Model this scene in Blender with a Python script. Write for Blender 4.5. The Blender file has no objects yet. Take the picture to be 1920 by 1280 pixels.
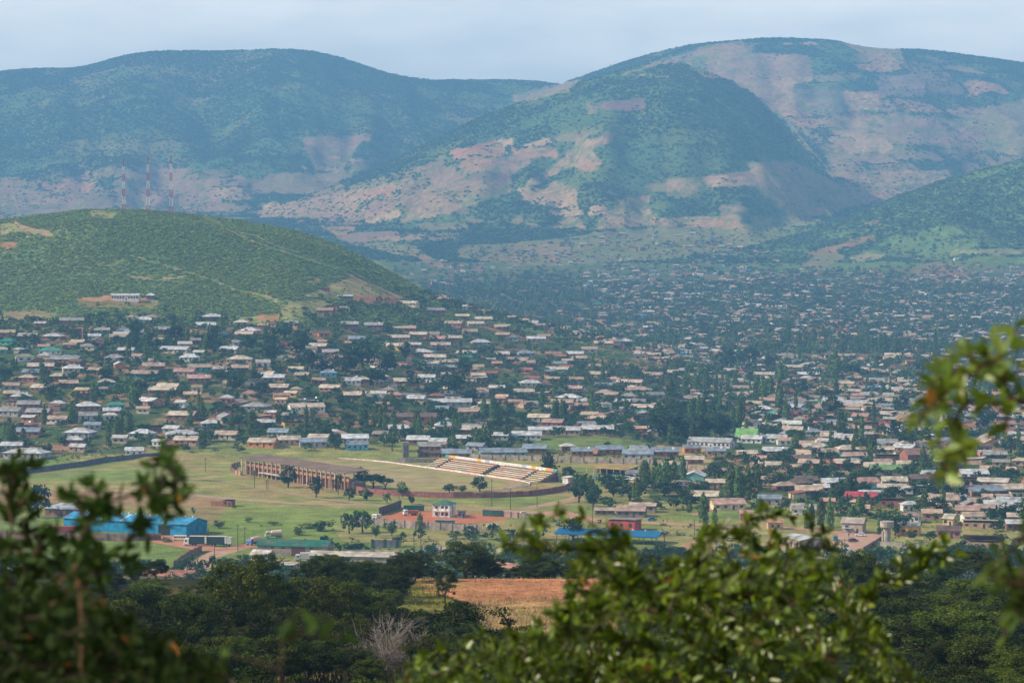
import bpy, math, random
import numpy as np
from mathutils import Vector, Matrix
random.seed(7)
rng = np.random.default_rng(11)
C = bpy.context.scene.collection
SC = bpy.context.scene
# ------------------------------------------------------------------ camera, sky, sun, exposure
F = 4533.0                      # focal length in photo pixels (photo 1920 x 1280): an 85 mm lens
HC = 118.0                      # the camera stands 118 m above the valley floor
PITCH = math.atan(160 / F)
cam = bpy.data.cameras.new('camera')
cam.sensor_width = 36.0
cam.lens = 36.0 * F / 1920
cam.clip_start = 0.3
cam.clip_end = 40000
cam.dof.use_dof = True
cam.dof.focus_distance = 1400
cam.dof.aperture_fstop = 5.6
cam_o = bpy.data.objects.new('camera', cam)
C.objects.link(cam_o)
cam_o.location = (0, 0, HC)
cam_o.rotation_euler = (math.pi / 2 - PITCH, 0, 0)
SC.camera = cam_o

SUN_EL = math.radians(36)
SUN_AZ = math.atan2(-0.97, -0.13)          # clockwise from +Y: the sun stands to the west, a little behind the camera
sunv = Vector((math.sin(SUN_AZ) * math.cos(SUN_EL), math.cos(SUN_AZ) * math.cos(SUN_EL), math.sin(SUN_EL)))
world = bpy.data.worlds.new('World')
SC.world = world
world.use_nodes = True
wn, wl = world.node_tree.nodes, world.node_tree.links
wn.clear()
w_out = wn.new('ShaderNodeOutputWorld')
w_bg = wn.new('ShaderNodeBackground')
w_sky = wn.new('ShaderNodeTexSky')
w_sky.sky_type = 'NISHITA'
w_sky.sun_disc = False
w_sky.sun_elevation = SUN_EL
w_sky.sun_rotation = SUN_AZ
w_sky.altitude = 600
w_sky.dust_density = 1.5
w_sky.ozone_density = 2.0
w_bg.inputs['Strength'].default_value = 0.095
w_tc = wn.new('ShaderNodeTexCoord')
w_map = wn.new('ShaderNodeMapping')
w_map.inputs['Scale'].default_value = (1.2, 1.2, 5.0)
w_noise = wn.new('ShaderNodeTexNoise')
w_noise.inputs['Scale'].default_value = 7.0
w_noise.inputs['Detail'].default_value = 7
w_noise.inputs['Roughness'].default_value = 0.55
w_ramp = wn.new('ShaderNodeValToRGB')
w_ramp.color_ramp.elements[0].position = 0.36
w_ramp.color_ramp.elements[0].color = (0.62, 0.62, 0.62, 1)
w_ramp.color_ramp.elements[1].position = 0.70
w_ramp.color_ramp.elements[1].color = (0.93, 0.93, 0.93, 1)
w_mix = wn.new('ShaderNodeMix')
w_mix.data_type = 'RGBA'
w_mix.inputs['B'].default_value = (4.2, 4.2, 4.5, 1)      # thin high cloud
wl.new(w_tc.outputs['Generated'], w_map.inputs['Vector'])
wl.new(w_map.outputs['Vector'], w_noise.inputs['Vector'])
wl.new(w_noise.outputs['Fac'], w_ramp.inputs['Fac'])
wl.new(w_ramp.outputs['Color'], w_mix.inputs['Factor'])
wl.new(w_sky.outputs['Color'], w_mix.inputs['A'])
w_sep = wn.new('ShaderNodeSeparateXYZ')                     # the air glows towards the horizon
wl.new(w_tc.outputs['Generated'], w_sep.inputs[0])
w_gl = wn.new('ShaderNodeMapRange')
w_gl.inputs['From Min'].default_value = 0.12; w_gl.inputs['From Max'].default_value = 0.22
w_gl.inputs['To Min'].default_value = 1.0; w_gl.inputs['To Max'].default_value = 0.0
wl.new(w_sep.outputs['Z'], w_gl.inputs['Value'])
w_add = wn.new('ShaderNodeMix'); w_add.data_type = 'RGBA'; w_add.blend_type = 'ADD'
w_cl = wn.new('ShaderNodeMix'); w_cl.data_type = 'RGBA'
w_cl.inputs['A'].default_value = (6.9, 6.6, 5.9, 1); w_cl.inputs['B'].default_value = (10.4, 9.6, 8.3, 1)
w_r2 = wn.new('ShaderNodeMapRange'); w_r2.inputs['From Min'].default_value = .38; w_r2.inputs['From Max'].default_value = .66
wl.new(w_noise.outputs['Fac'], w_r2.inputs['Value']); wl.new(w_r2.outputs['Result'], w_cl.inputs['Factor'])
wl.new(w_cl.outputs['Result'], w_add.inputs['B'])
wl.new(w_gl.outputs['Result'], w_add.inputs['Factor'])
wl.new(w_mix.outputs['Result'], w_add.inputs['A'])
wl.new(w_add.outputs['Result'], w_bg.inputs['Color'])
wl.new(w_bg.outputs['Background'], w_out.inputs['Surface'])

sun = bpy.data.lights.new('sun', 'SUN')
sun.energy = 5.0
sun.angle = math.radians(0.5)
sun.color = (1.0, 0.86, 0.68)
sun_o = bpy.data.objects.new('sun', sun)
C.objects.link(sun_o)
sun_o.rotation_euler = (-sunv).to_track_quat('-Z', 'Y').to_euler()

SC.view_settings.view_transform = 'Standard'
SC.view_settings.look = 'None'
SC.view_settings.exposure = 0.42
SC.view_settings.gamma = 1.0
SC.view_settings.use_curve_mapping = False
SC.cycles.max_bounces = 5
SC.cycles.diffuse_bounces = 2
SC.cycles.glossy_bounces = 1
SC.cycles.transmission_bounces = 3
SC.cycles.transparent_max_bounces = 6
SC.cycles.volume_bounces = 0
SC.cycles.use_denoising = True
SC.cycles.caustics_reflective = False
SC.cycles.caustics_refractive = False

# ------------------------------------------------------------------ projection helpers
SP, CP = math.sin(PITCH), math.cos(PITCH)
def ray(u, v):
    y = -(v - 640) / F
    k = CP + y * SP
    return (u - 960) / F / k, (-SP + y * CP) / k          # x and z per metre of depth
def pix(x, y, z):
    dz = z - HC
    f = y * CP - dz * SP
    return 960 + F * x / f, 640 - F * (y * SP + dz * CP) / f
def P3(u, v, D, dz=0):
    a, b = ray(u, v)
    return Vector((a * D, D, HC + b * D + dz))
def flat(u, v):                                            # the point of the valley floor (z = 0) seen at a pixel
    a, b = ray(u, v)
    D = -HC / b
    return (a * D, D)

# ------------------------------------------------------------------ noise
def _hash(ix, iy, s):
    h = (ix.astype(np.int64) * 374761393 + iy.astype(np.int64) * 668265263 + s * 974634777) & 0xFFFFFFFF
    h = ((h ^ (h >> 13)) * 1274126177) & 0xFFFFFFFF
    return ((h ^ (h >> 16)) & 0xFFFF) / 65535.0
def vnoise(x, y, s=0):
    x = np.asarray(x, float); y = np.asarray(y, float)
    ix, iy = np.floor(x), np.floor(y)
    fx, fy = x - ix, y - iy
    fx = fx * fx * (3 - 2 * fx); fy = fy * fy * (3 - 2 * fy)
    a, b = _hash(ix, iy, s), _hash(ix + 1, iy, s)
    c, d = _hash(ix, iy + 1, s), _hash(ix + 1, iy + 1, s)
    return (a + (b - a) * fx) * (1 - fy) + (c + (d - c) * fx) * fy
def fbm(x, y, scale, octs=4, s=0):
    t, n, amp = 0.0, 0.0, 1.0
    f = 1.0 / scale
    for o in range(octs):
        t = t + amp * vnoise(x * f + 17.3 * o, y * f - 9.1 * o, s + o)
        n += amp
        amp *= 0.55
        f *= 2.03
    return t / n
def sstep(a, b, t):
    t = np.clip((t - a) / (b - a), 0, 1)
    return t * t * (3 - 2 * t)

# ------------------------------------------------------------------ terrain
def curve(pts):
    p = np.array(pts, float)
    return lambda u: np.interp(u, p[:, 0], p[:, 1])
def smooth_curve(pts):                                     # interp, lightly rounded
    p = np.array(pts, float)
    uu = np.linspace(p[0, 0], p[-1, 0], 1200)
    vv = np.interp(uu, p[:, 0], p[:, 1])
    k = 13
    vv = np.convolve(np.pad(vv, k // 2, mode='edge'), np.ones(k) / k, 'valid')
    return lambda u: np.interp(u, uu, vv)
near = curve([(0, 116.3), (10, 113.4), (30, 108), (60, 102), (100, 96), (150, 90.5), (200, 85), (250, 79.5), (300, 74.3), (332, 73.6), (346, 71.5),
              (400, 60), (550, 25), (700, 3), (750, 0)])
fl = [(750, 0), (2200, 0), (2600, 8), (3000, 15.4), (3500, 30), (4000, 52), (4500, 88), (5000, 134), (5500, 172), (6500, 230), (9000, 300), (11000, 300)]
_fd = np.linspace(750, 11000, 800)
_fz = np.interp(_fd, [a for a, _ in fl], [b for _, b in fl])
_fz2 = np.convolve(np.pad(_fz, 12, mode='edge'), np.ones(25) / 25, 'valid')
floorz = lambda D: np.interp(D, _fd, _fz2) * (D > 2000)
silA = smooth_curve([(-1500, 520), (-600, 470), (-200, 430), (0, 412), (90, 402), (160, 393), (260, 394), (340, 400), (450, 413), (560, 434), (640, 462), (720, 503),
                     (800, 548), (870, 578), (960, 603), (1060, 622), (1200, 655), (1400, 700)])
silB = smooth_curve([(-4000, 330), (-1500, 260), (-600, 200), (-200, 160), (0, 137), (50, 129), (90, 129), (130, 133), (170, 128), (215, 110), (250, 100), (330, 96), (430, 99), (490, 93), (560, 94),
                     (600, 99), (640, 109), (700, 131), (770, 151), (850, 152), (940, 150), (1050, 157), (1200, 190), (1500, 300), (1900, 420), (6000, 480)])
silC = smooth_curve([(200, 470), (300, 440), (430, 412), (470, 402), (560, 375), (650, 340), (740, 300), (800, 270), (900, 222), (980, 192), (1060, 167), (1100, 152), (1180, 130), (1215, 122),
                     (1250, 119), (1300, 126), (1360, 149), (1420, 185), (1470, 232), (1500, 272), (1540, 320), (1590, 372), (1640, 405), (1700, 430), (1900, 470)])
silD = smooth_curve([(500, 350), (800, 232), (900, 202), (980, 186), (1055, 158), (1120, 135), (1200, 108), (1250, 95), (1300, 85), (1400, 76), (1450, 73), (1560, 77), (1600, 86), (1640, 92),
                     (1740, 96), (1850, 110), (1920, 120), (2200, 170), (2520, 220), (4000, 330), (6000, 400)])
silE = smooth_curve([(1300, 485), (1400, 470), (1500, 446), (1560, 421), (1640, 386), (1750, 345), (1850, 315), (1920, 298), (2200, 230), (2520, 180), (4000, 160), (6000, 160)])
def crest(sil, U, Dc):
    return HC + (480 - sil(U)) / F * Dc
pA = curve([(0, 0), (0.18, .14), (0.41, .30), (0.59, .43), (0.75, .66), (0.9, .92), (1.0, 1.0)])
def terrain(x, y):
    x = np.asarray(x, float); y = np.asarray(y, float)
    D = np.maximum(y, 1.0)
    U = 960 + F * x / D
    n1 = fbm(x, y, 420, 3, 5) - 0.5
    n2 = fbm(x, y, 60, 3, 9) - 0.5
    z = np.where(D < 750, near(D) + (D > 60) * np.where(D < 750, (fbm(x, y, 40, 2, 3) - .5) * 2.0 * sstep(60, 120, D) * (1 - sstep(290, 300, D) * (1 - sstep(345, 420, D))) * (1 - sstep(600, 740, D)), 0), floorz(D))
    z = z + (D > 2300) * n1 * 14 * sstep(2300, 3200, D)
    ridge_u = vnoise(U / 95.0 + 2.0 * n1, D / 900.0, 31)          # spurs and gullies running down the slopes
    ridge2 = vnoise(U / 38.0 + 1.5 * n1, D / 420.0, 37)
    ridge3 = fbm(x + y * .3, y, 170, 3, 41) + .25 * np.abs(fbm(x, y * .6, 90, 2, 43) - .5)
    def layer(z, sil, Df, Dc, back, amp, power, lim):
        zc = crest(sil, U, Dc)
        zf = floorz(np.full_like(D, Df))
        t = np.clip((D - Df) / (Dc - Df), 0, 1)
        s = 0.45 * t ** power + 0.55 * sstep(-0.25, 1.0, t) ** 1.6
        w = (t * (1 - t) * 4)
        zl = zf - 10 + (zc - zf + 10) * s - w * amp * (0.65 * ridge_u + 0.35 * ridge2) - w * n2 * 10 + w * (ridge3 - .5) * 55
        tb = np.clip((D - Dc) / back, 0, 1)
        zl = zl - tb * tb * (zc - zf) * 0.9 - tb * 30
        zl = np.where((D > Df) & (U > lim[0]) & (U < lim[1]), zl, -200)
        k = 10.0
        m = 0.5 * (z + zl + np.sqrt((z - zl) ** 2 + k * k)) - 0.0
        return np.where(zl > z - 60, m, z)
    # the near hill that carries the masts
    zc = np.maximum(crest(silA, U, 2500.0), 0)
    t = np.clip((D - 1400) / 1100.0, 0, 1)
    za = zc * pA(t)
    w = sstep(0.3, .7, t) * (1 - sstep(.85, 1, t))
    za = za + w * (n1 * 16 - (ridge_u - .5) * 10) * np.clip(zc / 165, 0, 1)
    tb = np.clip((D - 2500) / 800.0, 0, 1)
    za = za * (1 - sstep(0, 1, tb))
    z = np.maximum(z, za)
    z = layer(z, silE, 4450.0, 5400.0, 1500.0, 30, 1.3, (1250, 1e9))
    z = layer(z, silC, 4950.0, 6500.0, 1500.0, 85, 1.25, (250, 1850))
    z = layer(z, silD, 6300.0, 8300.0, 1500.0, 60, 1.2, (550, 1e9))
    z = layer(z, silB, 6200.0, 8600.0, 1500.0, 120, 1.2, (-1e9, 1800))
    return z
def _terr1(x, y):
    return float(terrain(np.array([x]), np.array([y]))[0])
_scanD = np.concatenate([np.arange(100, 760, 4.0), np.arange(760, 3200, 4.0), np.arange(3200, 9000, 15.0)])
def hit(u, v, dmin=700):                                     # the first ground point seen at a pixel
    a, b = ray(u, v)
    D = _scanD[_scanD > dmin]
    zr = HC + b * D
    zt = terrain(a * D, D)
    i = np.argmax(zt >= zr)
    if zt[i] < zr[i]:
        return None
    if i > 0:
        d0, d1 = zr[i-1] - zt[i-1], zt[i] - zr[i]
        Dh = D[i-1] + (D[i] - D[i-1]) * d0 / (d0 + d1 + 1e-9)
    else:
        Dh = D[i]
    return (a * Dh, Dh, _terr1(a * Dh, Dh))
def in_poly(U, V, poly):
    inside = np.zeros(np.shape(U), bool)
    n = len(poly)
    for i in range(n):
        x1, y1 = poly[i]; x2, y2 = poly[(i + 1) % n]
        if y1 == y2: continue
        c = ((y1 > V) != (y2 > V)) & (U < (x2 - x1) * (V - y1) / (y2 - y1) + x1)
        inside ^= c
    return inside
# visibility from the camera over the bare terrain (used only to decide what is worth building)
_vu = np.arange(-300, 2240, 12.0)
_vd = np.arange(110, 8700, 20.0)
_UU, _DD = np.meshgrid(_vu, _vd, indexing='ij')
_ZZ = terrain((_UU - 960) / F * _DD, _DD)
_VV = 480 - (_ZZ - HC) / _DD * F
_VM = np.minimum.accumulate(_VV, axis=1)
def visible(x, y, z_top, slack=3):
    U = 960 + F * x / y
    V = 480 - (z_top - HC) / y * F
    iu = np.clip(((U + 300) / 12).astype(int), 0, len(_vu) - 1)
    idd = np.clip(((y - 110) / 20).astype(int) - 1, 0, len(_vd) - 1)
    return V < _VM[iu, idd] + slack

# ------------------------------------------------------------------ mesh helpers
def np_mesh(name, V, Fc, col=None, smooth=False):
    V = np.asarray(V, np.float32); Fc = np.asarray(Fc, np.int32)
    me = bpy.data.meshes.new(name)
    me.vertices.add(len(V)); me.vertices.foreach_set('co', V.ravel())
    k = Fc.shape[1]
    me.loops.add(Fc.size); me.loops.foreach_set('vertex_index', Fc.ravel())
    me.polygons.add(len(Fc)); me.polygons.foreach_set('loop_start', np.arange(0, Fc.size, k, dtype=np.int32))
    if smooth: me.polygons.foreach_set('use_smooth', np.ones(len(Fc), bool))
    me.update(calc_edges=True)
    if col is not None:
        col = np.asarray(col, np.float32)
        a = me.attributes.new('col', 'FLOAT_COLOR', 'POINT' if len(col) == len(V) and len(col) != len(Fc) else 'FACE')
        c4 = np.ones((len(col), 4), np.float32); c4[:, :3] = col
        a.data.foreach_set('color', c4.ravel())
    return me
def link(name, me, mat=None, parent=None):
    o = bpy.data.objects.new(name, me)
    C.objects.link(o)
    if mat is not None:
        if not me.materials: me.materials.append(mat)
    if parent is not None: o.parent = parent
    return o
class MB:
    def __init__(s): s.v, s.f, s.c = [], [], []
    def add(s, vs, fs, col=(.5, .5, .5)):
        b = len(s.v); s.v += [tuple(p) for p in vs]
        for f in fs: s.f.append([b + i for i in f]); s.c.append(col)
    def box(s, x0, x1, y0, y1, z0, z1, col=(.5, .5, .5)):
        vs = [(x0,y0,z0),(x1,y0,z0),(x1,y1,z0),(x0,y1,z0),(x0,y0,z1),(x1,y0,z1),(x1,y1,z1),(x0,y1,z1)]
        s.add(vs, [(0,3,2,1),(4,5,6,7),(0,1,5,4),(1,2,6,5),(2,3,7,6),(3,0,4,7)], col)
    def prism(s, poly, axis, a0, a1, col=(.5, .5, .5)):       # a polygon (p,q) extruded along an axis
        n = len(poly)
        def pt(p, q, a): return (a, p, q) if axis == 'x' else (p, a, q) if axis == 'y' else (p, q, a)
        vs = [pt(p, q, a0) for p, q in poly] + [pt(p, q, a1) for p, q in poly]
        fs = [tuple(range(n))[::-1], tuple(range(n, 2 * n))] + [(i, (i + 1) % n, n + (i + 1) % n, n + i) for i in range(n)]
        s.add(vs, fs, col)
    def tube(s, pts, r, n=6, col=(.5, .5, .5)):
        pts = [Vector(p) for p in pts]
        rs = r if isinstance(r, (list, tuple)) else [r] * len(pts)
        b = len(s.v)
        for i, p in enumerate(pts):
            d = (pts[min(i + 1, len(pts) - 1)] - pts[max(i - 1, 0)])
            if d.length < 1e-9: d = Vector((0, 0, 1))
            d.normalize()
            a = d.orthogonal().normalized(); c = d.cross(a)
            for k in range(n):
                t = 2 * math.pi * k / n
                s.v.append(tuple(p + (a * math.cos(t) + c * math.sin(t)) * rs[i]))
        for i in range(len(pts) - 1):
            for k in range(n):
                s.f.append([b + i * n + k, b + i * n + (k + 1) % n, b + (i + 1) * n + (k + 1) % n, b + (i + 1) * n + k]); s.c.append(col)
        s.f.append([b + k for k in range(n)][::-1]); s.c.append(col)
        s.f.append([b + (len(pts) - 1) * n + k for k in range(n)]); s.c.append(col)
    def wheel(s, x, y, z, r, w, axis='y', n=14, col=(.02, .02, .02)):
        d = Vector((0, w / 2, 0)) if axis == 'y' else Vector((w / 2, 0, 0))
        c = Vector((x, y, z)); s.tube([c - d, c + d], r, n, col)
    def mesh(s, name):
        me = bpy.data.meshes.new(name)
        me.from_pydata(s.v, [], s.f)
        a = me.attributes.new('col', 'FLOAT_COLOR', 'FACE')
        c4 = np.ones((len(s.c), 4), np.float32)
        c4[:, :3] = np.array(s.c, np.float32)[:, :3]
        a.data.foreach_set('color', c4.ravel())
        return me
    def obj(s, name, mat, parent=None, label=None):
        o = link(name, s.mesh(name), mat, parent)
        if label: o['label'] = label
        return o
def thing(name, label, cat, loc=(0, 0, 0), rz=0, group=None):
    o = bpy.data.objects.new(name, None)
    o.empty_display_size = 0.5
    C.objects.link(o)
    o.location = loc; o.rotation_euler = (0, 0, rz)
    o['label'] = label; o['category'] = cat
    if group: o['group'] = group
    return o
def tag(o, label, cat, group=None, kind=None):
    if label: o['label'] = label
    if cat: o['category'] = cat
    if group: o['group'] = group
    if kind: o['kind'] = kind
    return o
def dup(root, loc, rz, sc=None):
    r = root.copy(); C.objects.link(r); r.location = loc; r.rotation_euler = (0, 0, rz)
    if sc: r.scale = sc
    for ch in root.children:
        c = ch.copy(); C.objects.link(c); c.parent = r
        for g in ch.children:
            d = g.copy(); C.objects.link(d); d.parent = c
    return r

# ------------------------------------------------------------------ materials
def new_mat(name):
    m = bpy.data.materials.new(name); m.use_nodes = True
    nt = m.node_tree
    return m, nt.nodes, nt.links, nt.nodes['Principled BSDF']
def coat(name, rough=0.8, nscale=0.6, var=0.25, metal=0.0, stripes=None, spec=0.3, rust=0.0):
    """surface whose own colour is the face attribute col, mottled by weathering noise in object space"""
    m, n, l, b = new_mat(name)
    at = n.new('ShaderNodeAttribute'); at.attribute_name = 'col'
    tc = n.new('ShaderNodeTexCoord')
    no = n.new('ShaderNodeTexNoise'); no.inputs['Scale'].default_value = nscale; no.inputs['Detail'].default_value = 6
    mr = n.new('ShaderNodeMapRange'); mr.inputs['From Min'].default_value = .3; mr.inputs['From Max'].default_value = .7
    mr.inputs['To Min'].default_value = 1 - var; mr.inputs['To Max'].default_value = 1 + var * .6
    mx = n.new('ShaderNodeMix'); mx.data_type = 'RGBA'; mx.blend_type = 'MULTIPLY'; mx.inputs['Factor'].default_value = 1
    l.new(tc.outputs['Object'], no.inputs['Vector']); l.new(no.outputs['Fac'], mr.inputs['Value'])
    l.new(at.outputs['Color'], mx.inputs['A']); l.new(mr.outputs['Result'], mx.inputs['B'])
    src = mx.outputs['Result']
    if rust:                                                # rust and dirt blooming over some of the sheets
        nr_ = n.new('ShaderNodeTexNoise'); nr_.inputs['Scale'].default_value = .22; nr_.inputs['Detail'].default_value = 7; nr_.inputs['Roughness'].default_value = .7
        ge = n.new('ShaderNodeNewGeometry')
        l.new(ge.outputs['Position'], nr_.inputs['Vector'])
        rr = n.new('ShaderNodeMapRange'); rr.inputs['From Min'].default_value = .50; rr.inputs['From Max'].default_value = .68; rr.inputs['To Max'].default_value = rust
        m3 = n.new('ShaderNodeMix'); m3.data_type = 'RGBA'; m3.inputs['B'].default_value = (.20, .105, .065, 1)
        l.new(nr_.outputs['Fac'], rr.inputs['Value']); l.new(rr.outputs['Result'], m3.inputs['Factor']); l.new(src, m3.inputs['A'])
        src = m3.outputs['Result']
    if stripes:                                             # corrugation / panel joints across local X or Y
        sp = n.new('ShaderNodeSeparateXYZ'); l.new(tc.outputs['Object'], sp.inputs['Vector'])
        ma = n.new('ShaderNodeMath'); ma.operation = 'MULTIPLY'; ma.inputs[1].default_value = 2 * math.pi / stripes[1]
        l.new(sp.outputs[stripes[0]], ma.inputs[0])
        si = n.new('ShaderNodeMath'); si.operation = 'SINE'; l.new(ma.outputs[0], si.inputs[0])
        bu = n.new('ShaderNodeBump'); bu.inputs['Distance'].default_value = stripes[2]; bu.inputs['Strength'].default_value = 1
        l.new(si.outputs[0], bu.inputs['Height']); l.new(bu.outputs['Normal'], b.inputs['Normal'])
    l.new(src, b.inputs['Base Color'])
    b.inputs['Roughness'].default_value = rough; b.inputs['Metallic'].default_value = metal
    b.inputs['Specular IOR Level'].default_value = spec
    return m
M_wall = coat('weathered_plaster_and_brick', .9, .5, .42)
M_roof = coat('iron_roof_sheets', .6, .3, .45, stripes=('X', .5, .05), spec=.4, rust=.75)
M_paint = coat('paint', .5, .3, .12, spec=.4)
M_glass = coat('dark_glass', .15, .3, .1, spec=.6)
M_bark = coat('bark', .9, 6, .4)
def foliage_mat(name, rough=.55, transl=.3, spec=.25, hue=(.485, .515)):
    m, n, l, b = new_mat(name)
    at = n.new('ShaderNodeAttribute'); at.attribute_name = 'col'
    oi = n.new('ShaderNodeObjectInfo')
    hs = n.new('ShaderNodeHueSaturation')
    mh = n.new('ShaderNodeMapRange'); mh.inputs['To Min'].default_value = hue[0]; mh.inputs['To Max'].default_value = hue[1]
    mv = n.new('ShaderNodeMapRange'); mv.inputs['To Min'].default_value = .75; mv.inputs['To Max'].default_value = 1.25
    l.new(oi.outputs['Random'], mh.inputs['Value']); l.new(oi.outputs['Random'], mv.inputs['Value'])
    l.new(mh.outputs['Result'], hs.inputs['Hue']); l.new(mv.outputs['Result'], hs.inputs['Value'])
    l.new(at.outputs['Color'], hs.inputs['Color'])
    l.new(hs.outputs['Color'], b.inputs['Base Color'])
    b.inputs['Roughness'].default_value = rough; b.inputs['Specular IOR Level'].default_value = spec
    tr = n.new('ShaderNodeBsdfTranslucent')
    l.new(hs.outputs['Color'], tr.inputs['Color'])
    mx = n.new('ShaderNodeMixShader'); mx.inputs[0].default_value = transl
    l.new(b.outputs[0], mx.inputs[1]); l.new(tr.outputs[0], mx.inputs[2])
    l.new(mx.outputs[0], n['Material Output'].inputs['Surface'])
    return m
M_leaf = foliage_mat('tree_foliage', .7, .22, .10)
M_leaf_near = foliage_mat('shrub_leaves', .36, .28, .45, (.5, .505))
M_leaf_dull = foliage_mat('dull_shrub_leaves', .7, .18, .10, (.5, .505))
M_grass = foliage_mat('grass_blades', .7, .3)
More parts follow.
